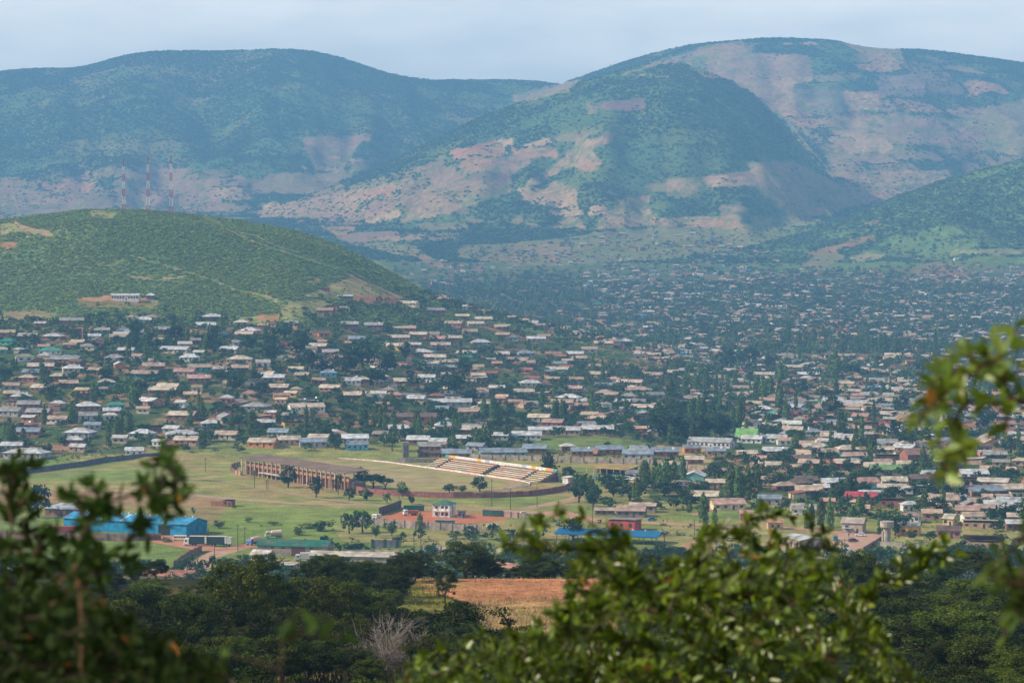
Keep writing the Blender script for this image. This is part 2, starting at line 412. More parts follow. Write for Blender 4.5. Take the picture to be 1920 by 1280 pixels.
# ------------------------------------------------------------------ ground colours (what the ground itself is: soil, grass, tilled fields)
GRASS = np.array((.145, .200, .045)); DRY = np.array((.33, .265, .10)); SOIL = np.array((.34, .19, .115)); RED = np.array((.40, .15, .075))
BUSH = np.array((.050, .088, .032)); FIELD = np.array((.42, .27, .15)); PINK = np.array((.37, .22, .15)); OCHRE = np.array((.36, .285, .13))
def z7(p): return [(a / 2, b / 2 + 60) for a, b in p]
def z8(p): return [(a / 2 + 960, b / 2 + 60) for a, b in p]
FIELDS = [  # (polygon in the photo's pixels, colour, Dmin, Dmax, strength)
 (z7([(1130,400),(1240,392),(1370,402),(1335,450),(1290,530),(1180,520),(1150,450)]), PINK, 5200, 9000, .9),
 (z7([(1320,480),(1420,475),(1370,520),(1310,525)]), FIELD, 5000, 9000, .8),
 (z7([(430,560),(560,500),(700,560),(790,550),(800,600),(850,650),(960,660),(700,680),(440,660)]), PINK, 5000, 9000, .8),
 (z7([(0,545),(75,545),(80,590),(190,600),(300,590),(430,620),(460,650),(300,690),(100,705),(0,705)]), PINK, 5000, 9000, .75),
 (z7([(1320,600),(1570,540),(1582,560),(1440,610),(1360,640),(1310,690),(1100,700),(930,680),(1100,640)]), FIELD, 4000, 9000, .95),
 (z7([(1340,605),(1480,585),(1460,610),(1370,615)]), np.array((.44,.21,.12)), 4000, 9000, .9),
 (z7([(1700,455),(1860,400),(1850,420),(1780,450),(1700,468)]), np.array((.46,.2,.12)), 4000, 9000, .95),
 (z7([(1620,540),(1750,530),(1740,570),(1620,585)]), PINK, 4000, 9000, .8),
 (z7([(1440,772),(1580,755),(1570,775),(1400,785)]), FIELD, 4000, 9000, .95),
 (z7([(1310,700),(1400,640),(1560,600),(1480,660),(1400,700)]), PINK, 4000, 9000, .8),
 (z7([(1600,640),(1740,610),(1700,680),(1560,700)]), FIELD, 4000, 9000, .7),
 (z7([(1560,600),(1720,560),(1900,560),(1920,600),(1800,640),(1640,690),(1500,720)]), FIELD, 4000, 9000, .7),
 (z7([(1830,500),(1920,470),(1920,540),(1850,530)]), PINK, 4000, 9000, .8),
 (z7([(1020,530),(1180,530),(1330,530),(1280,560),(1150,610),(900,610)]), PINK, 4000, 9000, .6),
 (z8([(300,290),(360,262),(505,250),(500,290),(400,298)]), np.array((.26,.13,.13)), 4500, 9000, .9),
 (z8([(50,440),(110,432),(155,450),(110,470),(50,465)]), FIELD, 4500, 9000, .9),
 (z8([(-60,500),(0,460),(70,455),(70,500),(0,530)]), PINK, 4500, 9000, .8),
 (z8([(100,610),(160,560),(240,590),(245,645),(110,650)]), FIELD, 4500, 9000, .85),
 (z8([(180,480),(260,400),(380,400),(300,440),(330,485),(200,520),(60,585),(40,580)]), FIELD, 4500, 9000, .85),
 (z8([(320,700),(420,620),(422,738),(320,740)]), FIELD, 4500, 9000, .9),
 (z8([(430,620),(520,615),(512,660),(540,700),(540,725),(430,735)]), FIELD * 1.08, 4500, 9000, .95),
 (z8([(130,740),(180,700),(250,695),(280,735)]), FIELD, 4500, 9000, .8),
 (z8([(575,545),(680,545),(705,620),(580,622)]), FIELD, 4500, 9000, .9),
 (z8([(715,545),(870,545),(905,580),(740,582)]), FIELD * 1.1, 4500, 9000, .95),
 (z8([(880,490),(1050,480),(1200,560),(1320,590),(1300,640),(1180,690),(1080,700),(990,660),(930,610),(950,560),(890,520)]), FIELD, 4500, 9000, .85),
 (z8([(550,695),(770,690),(780,720),(560,725)]), FIELD, 4500, 9000, .9),
 (z8([(780,650),(870,650),(890,700),(780,710)]), PINK, 4500, 9000, .8),
 (z8([(900,690),(1100,690),(1200,720),(900,740)]), OCHRE, 4500, 9000, .8),
 (z8([(405,165),(560,112),(700,60),(860,36),(880,80),(1110,100),(1120,170),(1050,190),(1060,290),(970,300),(870,200),(740,160),(640,120),(560,122),(420,168)]), FIELD, 6000, 9000, .9),
 (z8([(0,240),(100,215),(190,195),(260,180),(215,225),(70,262),(0,262)]), FIELD, 5000, 9500, .8),
 (z8([(670,97),(750,95),(720,160),(660,140)]), GRASS * 1.2, 6000, 9000, .9),
 (z8([(730,120),(880,118),(1100,120),(1120,170),(900,190),(740,165)]), PINK, 6000, 9000, .9),
 (z8([(1050,200),(1220,195),(1250,290),(1080,305)]), np.array((.20,.18,.12)), 6000, 9000, .95),
 (z8([(1060,203),(1215,198),(1225,212),(1060,222)]), BUSH * 1.5, 6000, 9000, .9),
 (z8([(1240,220),(1370,240),(1372,295),(1258,300)]), FIELD * 1.15, 6000, 9000, .95),
 (z8([(1370,170),(1550,158),(1540,250),(1370,240)]), np.array((.27,.16,.15)), 6000, 9000, .95),
 (z8([(1250,55),(1450,68),(1470,120),(1400,150),(1330,100)]), FIELD, 6000, 9000, .85),
 (z8([(1110,330),(1390,310),(1410,370),(1400,400),(1200,385)]), FIELD, 5500, 9000, .9),
 (z8([(1400,290),(1560,330),(1770,350),(1770,445),(1600,430),(1400,410)]), PINK, 5500, 9000, .85),
 (z8([(1740,350),(1760,290),(1920,255),(1920,470),(1750,445)]), OCHRE * .9, 5500, 9500, .8),
 (z8([(1560,320),(1750,330),(1700,350),(1600,345)]), OCHRE, 5500, 9000, .8),
 (z8([(1170,460),(1220,400),(1270,400),(1290,550),(1200,545)]), FIELD, 5000, 9000, .75),
 (z8([(1300,520),(1640,520),(1640,550),(1480,600),(1310,640),(1300,570)]), FIELD, 5000, 9000, .9),
 (z8([(1320,600),(1480,600),(1380,640),(1250,660),(1270,620)]), np.array((.44,.22,.13)), 4500, 9000, .7),
 (z8([(1090,830),(1250,790),(1330,765),(1370,768),(1300,800),(1110,838)]), RED, 4000, 9000, .7),
 (z8([(1310,715),(1390,708),(1370,725),(1320,725)]), RED, 4000, 9000, .7),
 (z8([(1180,800),(1260,850),(1120,900),(1090,870)]), SOIL, 3500, 9000, .5),
 (z8([(1260,845),(1400,825),(1380,850),(1280,870)]), OCHRE, 3500, 9000, .8),
 (z8([(1640,815),(1920,815),(1920,835),(1640,832)]), OCHRE, 3500, 9000, .6),
 (z8([(0,790),(200,770),(420,740),(900,720),(1150,740),(900,800),(600,850),(300,870),(0,880)]), OCHRE * .85, 3500, 6500, .55),
 (z8([(-200,800),(0,790),(300,800),(200,860),(0,870),(-200,850)]), SOIL * 1.05, 3500, 6500, .45),
 (z8([(1480,880),(1600,860),(1700,880),(1720,940),(1560,940)]), SOIL, 3000, 6500, .7),
 (z7([(1300,795),(1420,790),(1560,800),(1600,850),(1500,840),(1380,810)]), OCHRE, 3500, 6500, .7),
 (z7([(1520,820),(1560,815),(1690,880),(1640,890)]), SOIL, 3500, 6500, .8),
 # near hill
 (z7([(300,995),(420,985),(560,1000),(545,1012),(420,1012),(310,1008)]), np.array((.45,.25,.14)), 1300, 2600, 1.0),
 (z7([(1130,935),(1200,925),(1190,945)]), SOIL * 1.2, 1300, 2600, .9),
 (z7([(1130,990),(1200,960),(1320,915),(1380,940),(1480,1000),(1440,1022),(1250,1000)]), OCHRE, 1300, 2600, .9),
 (z7([(1320,985),(1500,985),(1500,1020),(1340,1010)]), np.array((.36,.15,.09)), 1300, 2600, .9),
 (z7([(0,720),(60,715),(230,765),(200,770),(70,750),(0,765)]), OCHRE, 1300, 2600, .8),
 (z7([(0,785),(70,788),(60,808),(0,810)]), RED, 1300, 2600, .7),
 (z7([(330,665),(450,678),(420,700),(340,695)]), OCHRE, 1300, 2600, .7),
 (z7([(640,740),(760,745),(740,775),(660,765)]), OCHRE, 1300, 2600, .2),
 (z7([(400,870),(640,880),(720,930),(420,910)]), OCHRE, 1300, 2600, .15),
 (z7([(960,1055),(1060,1060),(1040,1080),(970,1078)]), RED * 1.1, 1300, 2600, .8),
 ([(125,640),(150,628),(172,606),(180,612),(162,628),(140,645)], RED, 1300, 2300, .9),
 ([(140,560),(240,553),(300,560),(290,580),(150,575)], RED, 1500, 2600, .35),
 ([(540,565),(600,560),(650,585),(560,600),(420,612),(430,595),(520,590)], OCHRE, 1300, 2600, .6),
 ([(480,590),(525,588),(520,600),(480,602)], RED, 1300, 2600, .7),
 ([(0,585),(60,580),(120,590),(80,600),(0,600)], SOIL, 1300, 2300, .6),
 ([(200,605),(190,620),(160,640),(100,650),(60,640)], SOIL, 1300, 2300, .5),
 # valley floor
 ([(-300,900),(100,895),(330,868),(440,865),(440,900),(640,925),(860,960),(700,945),(440,935),(200,925),(-300,925)], GRASS * 1.35, 900, 1450, .6),
 ([(-300,905),(100,902),(330,895),(470,905),(330,925),(150,922),(-300,930)], DRY, 900, 1450, .4),
 ([(-200,925),(120,915),(420,940),(480,960),(400,985),(300,960),(60,955),(-200,960)], SOIL * .85, 900, 1400, .55),
 ([(440,935),(700,955),(700,980),(600,1005),(440,1000),(400,975)], GRASS * 1.25, 900, 1400, .7),
 ([(640,845),(830,850),(830,858),(640,862),(450,850),(470,838)], GRASS * 1.2, 900, 1500, .6),
 ([(830,866),(1000,874),(1090,885),(1050,884),(900,866)], SOIL, 1000, 1500, .5),
 ([(1000,820),(1100,815),(1220,830),(1210,850),(1060,845),(1000,838)], GRASS * 1.2, 1200, 1700, .75),
 ([(1230,835),(1350,842),(1340,858),(1230,852)], OCHRE, 1200, 1700, .9),
 ([(1275,850),(1330,860),(1350,888),(1290,890)], OCHRE * 1.1, 1200, 1700, .9),
 ([(1180,905),(1260,903),(1260,920),(1180,920)], SOIL * 1.1, 1000, 1500, .9),
 ([(640,1000),(1000,985),(1200,1000),(1400,960),(1400,1060),(640,1060)], GRASS * .9, 850, 1200, .35),
 ([(620,985),(700,990),(900,1010),(900,1030),(640,1015)], OCHRE, 850, 1200, .5),
 ([(0,1010),(300,1015),(380,1040),(330,1068),(0,1080)], GRASS * 1.05, 800, 1200, .6),
 ([(1240,975),(1560,985),(1560,1060),(1240,1080)], OCHRE, 850, 1200, .5),
 ([(1295,1015),(1345,1010),(1345,1045),(1250,1040)], np.array((.45,.2,.13)), 850, 1200, .6),
 # bare shelf on the near spur
 ([(775,1083),(1340,1083),(1400,1110),(1300,1145),(1000,1148),(880,1130),(790,1112)], np.array((.37,.17,.088)), 200, 420, 1.0),
 ([(715,1094),(800,1098),(850,1130),(830,1160),(720,1140)], np.array((.15,.125,.03)), 150, 420, .7),
 ([(900,1128),(1180,1130),(1150,1190),(930,1190)], np.array((.36,.23,.10)), 150, 420, .8),
 ([(1240,1100),(1320,1105),(1320,1150),(1200,1150)], np.array((.30,.24,.04)), 150, 420, .8),
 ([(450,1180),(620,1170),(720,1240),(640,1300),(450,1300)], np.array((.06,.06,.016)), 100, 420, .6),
]
MOSAIC = [
 (z7([(900,690),(1000,640),(1320,560),(1600,500),(1700,440),(1920,400),(1980,560),(1920,640),(1700,780),(1300,790),(1200,730)]), .66, 4800, 9000),
 (z8([(-40,480),(60,420),(200,370),(400,370),(330,500),(240,640),(300,740),(0,720),(-60,600)]), .62, 4800, 9000),
 (z8([(280,720),(300,620),(560,560),(900,520),(1320,580),(1230,700),(900,740)]), .5, 4500, 9000),
 (z8([(400,165),(700,50),(1250,40),(1480,70),(1920,200),(1980,480),(1640,560),(1300,640),(1180,460),(1000,300),(800,180)]), .62, 5500, 9500),
 (z7([(-100,540),(200,560),(430,500),(800,520),(1000,560),(900,700),(-100,720)]), .62, 5000, 9500),
 (z7([(1100,380),(1400,380),(1350,560),(1150,560)]), .4, 5000, 9500),
 (z8([(280,240),(520,240),(520,310),(280,310)]), .3, 5000, 9000)]
PATHS = [ # trodden paths drawn as thin lines in photo pixels: (points, half width px, colour, Dmin, Dmax)
 (z7([(490,840),(640,880),(780,925),(900,970),(960,980),(1020,1002)]), 1.1, OCHRE * .8, 1300, 2600),
 (z7([(745,683),(830,730),(960,790),(1120,840),(1260,885)]), .9, DRY * .9, 1300, 2600),
 (z7([(1310,912),(1400,950),(1480,985),(1570,1015)]), 1.3, SOIL * 1.15, 1300, 2600),
 (z7([(60,712),(90,738),(180,748)]), 2.2, SOIL * 1.1, 1300, 2600),
 (z7([(990,930),(1000,985),(1040,1010),(1060,1040)]), 1.3, OCHRE, 1300, 2600),
 (z8([(1000,300),(1080,400),(1160,490),(1200,550),(1310,590),(1330,625)]), 1.2, FIELD, 5000, 9000),
 (z7([(480,915),(600,930),(700,915)]), 1.2, OCHRE, 1300, 2600),
 ([(180,610),(250,612),(330,622),(420,625)], 1.4, SOIL, 1300, 2600),
 ([(560,690),(640,690),(700,700)], 1.5, SOIL, 1300, 2600),
 ([(60,690),(180,683),(300,690),(430,684)], 1.3, SOIL, 1300, 2600), ([(0,760),(140,752),(260,760),(400,752)], 1.4, SOIL, 1300, 2600), ([(820,640),(960,655),(1100,672),(1230,690)], 1.4, SOIL * 1.1, 1300, 3000),
 ([(780,600),(900,612),(1010,640)], 1.2, RED, 1300, 3000), ([(1290,905),(1420,900),(1560,912),(1700,905),(1900,915)], 1.8, SOIL * 1.1, 1000, 1500), ([(1380,880),(1500,850),(1640,838),(1760,842)], 1.8, SOIL * 1.15, 1100, 1700),
 ([(1300,965),(1420,940),(1560,960),(1700,950),(1930,965)], 1.8, SOIL * 1.1, 1000, 1500), ([(1430,760),(1560,800),(1680,815)], 1.5, SOIL, 1300, 2400), ([(1100,700),(1300,720),(1500,715),(1700,735)], 1.3, SOIL, 1500, 3000),
 ([(470,800),(560,795),(640,785),(730,800),(800,805)], 2.2, SOIL * 1.1, 1300, 2600),
]
def seg_dist(U, V, p, q):
    dx, dy = q[0] - p[0], q[1] - p[1]
    t = np.clip(((U - p[0]) * dx + (V - p[1]) * dy) / (dx * dx + dy * dy + 1e-9), 0, 1)
    return np.hypot(U - p[0] - t * dx, V - p[1] - t * dy)
TOWN_LEFT = [(-300,600),(130,603),(200,590),(300,600),(420,592),(480,606),(520,612),(600,583),(650,568),(720,562),(800,560),(860,580),(960,612),(1080,642),(1280,690),(1280,858),(830,846),(760,825),(560,832),(470,826),(330,838),(250,850),(0,858),(-300,858)]
TOWN_RIGHT = [(700,484),(780,490),(1000,462),(1120,440),(1250,430),(1400,455),(1500,500),(1640,505),(1700,480),(1920,485),(2250,485),(2250,1000),(1900,1000),(1650,985),(1560,970),(1450,965),(1330,955),(1220,935),(1200,900),(1270,868),(1262,690),(1080,636),(860,578),(760,525)]
def ground_colour(x, y, z):
    D = y
    U = 960 + F * x / D
    V = 480 - (z - HC) / D * F
    na = fbm(x, y, 35, 4, 51); nb = fbm(x, y, 150, 4, 61); nc = fbm(x, y, 600, 3, 71); nd = fbm(x, y, 9, 3, 77)
    je = 3.0 * (fbm(U, V, 14, 3, 81) - .5) * 2
    def mix(a, b, t): return a + (b - a) * np.clip(t, 0, 1)[:, None]
    col = np.tile(GRASS, (len(x), 1)).astype(float)
    col = mix(col, DRY, (sstep(.38, .66, nb * .6 + na * .4)) * .7)
    col = mix(col, SOIL, sstep(.60, .72, nb) * .5)
    # the town's ground: trodden soil, yards, weeds
    town = (in_poly(U, V + je, TOWN_LEFT) & (D > 1300) & (D < 2550)) | (in_poly(U, V + je, TOWN_RIGHT) & (D > 1150))
    tc = mix(mix(np.tile(SOIL, (len(x), 1)), np.tile(GRASS * .55, (len(x), 1)), sstep(.38, .52, na * .7 + nd * .3)), np.tile(BUSH * 1.0, (len(x), 1)), sstep(.38, .52, nb * .5 + nd * .5) * .75)
    col = np.where(town[:, None], tc, col)
    # hill with the masts
    onA = (D > 1500) & (D < 3300) & (U < 1060) & ~town & (z > 20)
    ca = mix(np.tile(BUSH * 2.2, (len(x), 1)), np.tile(GRASS * .95, (len(x), 1)), sstep(.35, .65, na))
    ca = mix(ca, OCHRE, sstep(.60, .80, nb) * .35)
    col = np.where(onA[:, None], ca, col)
    # far slopes
    m = sstep(4300, 4900, D)
    cm = mix(np.tile(BUSH * 1.8, (len(x), 1)), np.tile(GRASS * .85, (len(x), 1)), sstep(.4, .62, na * .5 + nb * .5))
    cm = mix(cm, OCHRE * .8, sstep(.50, .68, nb * .45 + nc * .55) * .55)
    col = mix(col, cm, m)
    e = sstep(4450, 4700, D) * (D < 6000) * (U > 1400)
    col = mix(col, mix(np.tile(GRASS * 1.0, (len(x), 1)), np.tile(BUSH * 2.4, (len(x), 1)), sstep(.4, .6, na)), e * .8)
    # patchwork of small tilled plots on the far slopes
    for reg, p_, d0, d1 in MOSAIC:
        msk = (D > d0) & (D < d1) & in_poly(U + je, V + je, reg)
        if not msk.any(): continue
        cx, cy = x[msk] / 150.0 + z[msk] / 300.0, z[msk] / 40.0 + 1.6 * nb[msk] + .8 * nc[msk]
        best = np.full(msk.sum(), 9.0); second = best.copy(); cid = np.zeros(msk.sum())
        ix, iy = np.floor(cx), np.floor(cy)
        for ox in (-1, 0, 1):
            for oy in (-1, 0, 1):
                hx, hy = _hash(ix + ox, iy + oy, 7), _hash(ix + ox, iy + oy, 8)
                d_ = np.maximum(np.abs(ix + ox + .2 + .6 * hx - cx), np.abs(iy + oy + .2 + .6 * hy - cy) * 1.0)
                up = d_ < best
                second = np.where(up, best, np.minimum(second, d_)); cid = np.where(up, _hash(ix + ox, iy + oy, 9), cid); best = np.where(up, d_, best)
        pal = np.stack([FIELD * .68, PINK * .95, FIELD * 1.25, OCHRE * .75, PINK * .62, np.array((.46,.23,.13))])
        pc = pal[(cid * 997).astype(int) % 6]
        take = (cid < p_) * sstep(.05, .10, second - best) * (1 - .7 * sstep(.56, .68, nd[msk] * .5 + na[msk] * .5))
        furrow = 1 + .10 * np.sin(z[msk] * 1.1)
        col[msk] = col[msk] + (pc * furrow[:, None] - col[msk]) * (take * .85)[:, None]
    hedge = np.abs(vnoise(x / 70.0 + z / 160.0, z / 26.0, 91) - .5) * 2          # scrub lines between plots
    for poly, c, d0, d1, st in FIELDS:
        j = je * (2.6 if d0 > 3000 else 1.0)
        msk = (D > d0) & (D < d1) & in_poly(U + j, V + j * .6, poly)
        if msk.any():
            tex = .86 + .28 * na[msk] + (.09 * np.sin(z[msk] * 1.3) + .12 * (nd[msk] - .5) if d0 > 4000 else 0)
            speck = (1 - .75 * (1 - sstep(.0, .16, hedge[msk])) * (d0 > 4000)) * st * (1 - .85 * sstep(.53, .63, nd[msk] * .45 + na[msk] * .55))
            col[msk] = col[msk] + (np.asarray(c) * tex[:, None] - col[msk]) * speck[:, None]
    for pts, hw, c, d0, d1 in PATHS:
        for p, q in zip(pts[:-1], pts[1:]):
            msk = (D > d0) & (D < d1) & (seg_dist(U + je * .35, V + je * .35, p, q) < hw + .8)
            col[msk] = col[msk] * .15 + c * .85
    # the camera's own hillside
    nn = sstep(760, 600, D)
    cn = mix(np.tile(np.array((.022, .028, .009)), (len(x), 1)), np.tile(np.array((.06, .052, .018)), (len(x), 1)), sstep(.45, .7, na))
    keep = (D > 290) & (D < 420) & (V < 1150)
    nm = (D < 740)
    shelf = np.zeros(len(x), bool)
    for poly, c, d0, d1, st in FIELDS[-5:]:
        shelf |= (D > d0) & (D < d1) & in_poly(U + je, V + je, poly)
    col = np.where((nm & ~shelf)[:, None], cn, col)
    return col * (.82 + .36 * nd)[:, None]

# ------------------------------------------------------------------ the ground: one sheet out past the skyline
us = np.concatenate([np.arange(-9000, -620, 220.0), np.arange(-600, 2524, 4.0), np.arange(2540, 11000, 220.0)])
rows, d = [], 2.0
while d < 10600:
    rows.append(d)
    if d < 300: st = max(.4, d * .012)
    elif d < 750: st = 2.0 if d < 420 else 8.0
    elif d < 9200: st = min(max(1.6, d * d * 1.5 / (F * HC)), 14.0)
    else: st = 80.0
    d += st
rows = np.array(rows)
DD, UU = np.meshgrid(rows, us, indexing='ij')
XX = (UU - 960) / F * DD
ZZ = terrain(XX.ravel(), DD.ravel())
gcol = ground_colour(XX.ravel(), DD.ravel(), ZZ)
# tilled, terraced relief is left to the bump; small undulation off the flat floor
gv = np.stack([XX.ravel(), DD.ravel(), ZZ], 1)
nr, nu = DD.shape
idx = np.arange(nr * nu).reshape(nr, nu)
gf = np.stack([idx[:-1, :-1].ravel(), idx[:-1, 1:].ravel(), idx[1:, 1:].ravel(), idx[1:, :-1].ravel()], 1)
gm, n, l, b = new_mat('soil_grass_and_scrub')
at = n.new('ShaderNodeAttribute'); at.attribute_name = 'col'
tc = n.new('ShaderNodeTexCoord')
no = n.new('ShaderNodeTexNoise'); no.inputs['Scale'].default_value = .9; no.inputs['Detail'].default_value = 5
no2 = n.new('ShaderNodeTexNoise'); no2.inputs['Scale'].default_value = .07; no2.inputs['Detail'].default_value = 8; no2.inputs['Roughness'].default_value = .65
mr = n.new('ShaderNodeMapRange'); mr.inputs['From Min'].default_value = .3; mr.inputs['From Max'].default_value = .7; mr.inputs['To Min'].default_value = .6; mr.inputs['To Max'].default_value = 1.4
mx = n.new('ShaderNodeMix'); mx.data_type = 'RGBA'; mx.blend_type = 'MULTIPLY'; mx.inputs['Factor'].default_value = 1
mx2 = n.new('ShaderNodeMix'); mx2.data_type = 'RGBA'; mx2.blend_type = 'MULTIPLY'; mx2.inputs['Factor'].default_value = 1
mr2 = n.new('ShaderNodeMapRange'); mr2.inputs['From Min'].default_value = .3; mr2.inputs['From Max'].default_value = .7; mr2.inputs['To Min'].default_value = .6; mr2.inputs['To Max'].default_value = 1.4
l.new(tc.outputs['Object'], no.inputs['Vector']); l.new(tc.outputs['Object'], no2.inputs['Vector'])
l.new(no.outputs['Fac'], mr.inputs['Value']); l.new(no2.outputs['Fac'], mr2.inputs['Value'])
l.new(at.outputs['Color'], mx.inputs['A']); l.new(mr.outputs['Result'], mx.inputs['B'])
l.new(mx.outputs['Result'], mx2.inputs['A']); l.new(mr2.outputs['Result'], mx2.inputs['B'])
l.new(mx2.outputs['Result'], b.inputs['Base Color'])
bu = n.new('ShaderNodeBump'); bu.inputs['Distance'].default_value = 1.6; bu.inputs['Strength'].default_value = .55
l.new(no2.outputs['Fac'], bu.inputs['Height']); l.new(bu.outputs['Normal'], b.inputs['Normal'])
b.inputs['Roughness'].default_value = 1.0; b.inputs['Specular IOR Level'].default_value = .05
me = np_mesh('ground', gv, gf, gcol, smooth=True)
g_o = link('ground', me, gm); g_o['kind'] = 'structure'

# ------------------------------------------------------------------ sheets on the valley floor
M_dirt = coat('packed_earth', .95, .25, .22)
M_turf = coat('worn_turf', 1.0, .08, .35)
def strip(name, pts, widths, col, z=.03, mat=None):
    w = [Vector((*flat(u, v), 0)) for u, v in pts]
    P = []
    for i in range(len(w) - 1):                             # resample, smoothing corners a little
        for t in np.linspace(0, 1, 14, endpoint=False):
            P.append((w[i].lerp(w[i + 1], t), widths[i] + (widths[i + 1] - widths[i]) * t))
    P.append((w[-1], widths[-1]))
    for _ in range(10):
        P = [P[0]] + [((P[i-1][0] + P[i][0] * 2 + P[i+1][0]) / 4, P[i][1]) for i in range(1, len(P) - 1)] + [P[-1]]
    m = MB(); vs = []
    for i, (p, wd) in enumerate(P):
        d = (P[min(i + 1, len(P) - 1)][0] - P[max(i - 1, 0)][0]).normalized()
        nrm = Vector((-d.y, d.x, 0))
        a = wd / 2 * (1 + .25 * (random.random() - .5)); c = wd / 2 * (1 + .25 * (random.random() - .5))
        vs += [tuple(p + nrm * a + Vector((0, 0, z))), tuple(p - nrm * c + Vector((0, 0, z)))]
    m.add(vs, [(2*i, 2*i+1, 2*i+3, 2*i+2) for i in range(len(P) - 1)], col)
    return tag(m.obj(name, mat or M_dirt), None, None, kind='structure')
def sheet(name, poly, col, z=.03, mat=None, world_pts=False):
    m = MB()
    vs = [(*(p if world_pts else flat(*p)), z) for p in poly]
    m.add(vs, [tuple(range(len(vs)))], col)
    return tag(m.obj(name, mat or M_dirt), None, None, kind='structure')
strip('dirt_road', [(-300,908),(100,916),(300,922),(430,934),(560,944),(700,946),(840,952),(960,958),(1080,965)], [6,6,6,7,7,6,5,8,9], (.40,.26,.17))
strip('dirt_road', [(1030,958),(1085,972),(1160,978),(1260,982),(1400,985),(1560,995),(1600,1004)], [16,13,9,8,7,7,10], (.44,.24,.15), z=.06)
strip('dirt_road', [(980,955),(1060,938),(1100,925),(1160,915),(1200,912),(1280,905)], [9,5,4,5,6,5], (.40,.26,.14), z=.09)
strip('dirt_road', [(345,1094),(365,1068),(385,1045),(425,1032),(470,1022),(560,1018)], [9,9,9,10,8,5], (.42,.26,.18))
strip('dirt_track', [(330,895),(440,905),(520,920),(590,934),(680,944)], [4,4,4,4,4], (.33,.26,.13), z=.10)
strip('dirt_track', [(120,902),(240,912),(330,898),(420,902)], [3,3,3,3], (.33,.24,.12), z=.10)
strip('dirt_track', [(720,932),(800,946),(900,954),(1000,953),(1120,930)], [3,3,4,5,5], (.34,.24,.12), z=.12)
sheet('red_earth_yard', [(713,970),(757,955),(813,958),(920,964),(965,966),(940,976),(874,981),(805,981),(707,979)], (.44,.15,.07), z=.05)
sheet('red_earth_yard', [(250,1008),(300,1004),(345,1003),(350,1014),(420,1028),(460,1020),(480,1026),(380,1034),(290,1018)], (.44,.20,.12), z=.14)
sheet('packed_earth_forecourt', [(1540,1042),(1560,1018),(1573,1001),(1610,998),(1660,1002),(1652,1008),(1610,1030),(1590,1046)], (.43,.27,.19), z=.09)
sheet('packed_earth_forecourt', [(700,956),(708,1040),(560,1046),(580,1030)][0:0] or [(1180,897),(1235,895),(1240,905),(1185,907)], (.42,.26,.16), z=.05)
# stadium frame: origin at the covered stand's near left corner, a runs along it, b across the pitch
SO = Vector((-146, 1305, 0)); SA = Vector((.5477, -.8367, 0)); SB = Vector((.8367, .5477, 0)); SRZ = math.atan2(SA.y, SA.x)
def S2(a, b_): p = SO + SA * a + SB * b_; return (p.x, p.y)
def oval(r, n=26, ca=45, cb=61, half=58):
    o = []
    for i in range(n): t = -math.pi / 2 + math.pi * i / (n - 1); o.append(S2(ca + half + r * math.cos(t), cb + r * math.sin(t)))
    for i in range(n): t = math.pi / 2 + math.pi * i / (n - 1); o.append(S2(ca - half + r * math.cos(t), cb + r * math.sin(t)))
    return o
sheet('running_track', oval(44), (.37,.25,.13), .04, world_pts=True)
sheet('football_pitch', oval(37), (.29,.27,.085), .08, M_turf, world_pts=True)
sheet('football_pitch_stripe', oval(24, half=50), (.33,.265,.115), .11, M_turf, world_pts=True)
# ------------------------------------------------------------------ colours of walls and roofs
CW = {'brick': (.36,.17,.11), 'white': (.78,.76,.70), 'cream': (.66,.55,.38), 'grey': (.40,.38,.36), 'pink': (.55,.27,.22), 'tan': (.50,.35,.24), 'yellow': (.70,.47,.12), 'green': (.10,.42,.28),
      'blue': (.20,.50,.62), 'orange': (.62,.26,.10), 'brown': (.22,.12,.085), 'teal': (.18,.42,.38), 'red': (.50,.09,.07), 'darkblue': (.03,.15,.32)}
CR = {'silver': (.60,.62,.64), 'grey': (.36,.36,.35), 'cream': (.62,.52,.40), 'tan': (.50,.37,.28), 'pink': (.52,.33,.27), 'green': (.04,.30,.20), 'lime': (.20,.42,.14), 'red': (.50,.07,.08),
      'slate': (.26,.33,.40), 'rust': (.35,.15,.09), 'brown': (.17,.12,.10), 'white': (.72,.72,.70), 'blue': (.05,.28,.55), 'ochre': (.42,.31,.08)}
RNAME = {'silver': 'silvery', 'grey': 'grey', 'cream': 'cream', 'tan': 'tan', 'pink': 'pinkish', 'green': 'dark green', 'lime': 'bright green', 'red': 'red', 'slate': 'slate grey', 'rust': 'rusty', 'brown': 'dark brown', 'white': 'white', 'blue': 'blue', 'ochre': 'ochre'}
def jit(c, a=.10):
    k = 1 + (random.random() - .5) * 2 * a
    return tuple(max(0, min(1, x * k * (1 + (random.random() - .5) * a * .5))) for x in c)
def walls_mesh(m, L, W, h, col, rise=0, gable=False):
    m.box(-L/2, L/2, -W/2, W/2, -1.5, h, col)                # foundations reach into the slope
    if gable:
        for s in (-1, 1):
            m.prism([(-W/2, h), (W/2, h), (0, h + rise)], 'x', s * L/2 - .12 * (s > 0) , s * L/2 + .12 * (s < 0), col)
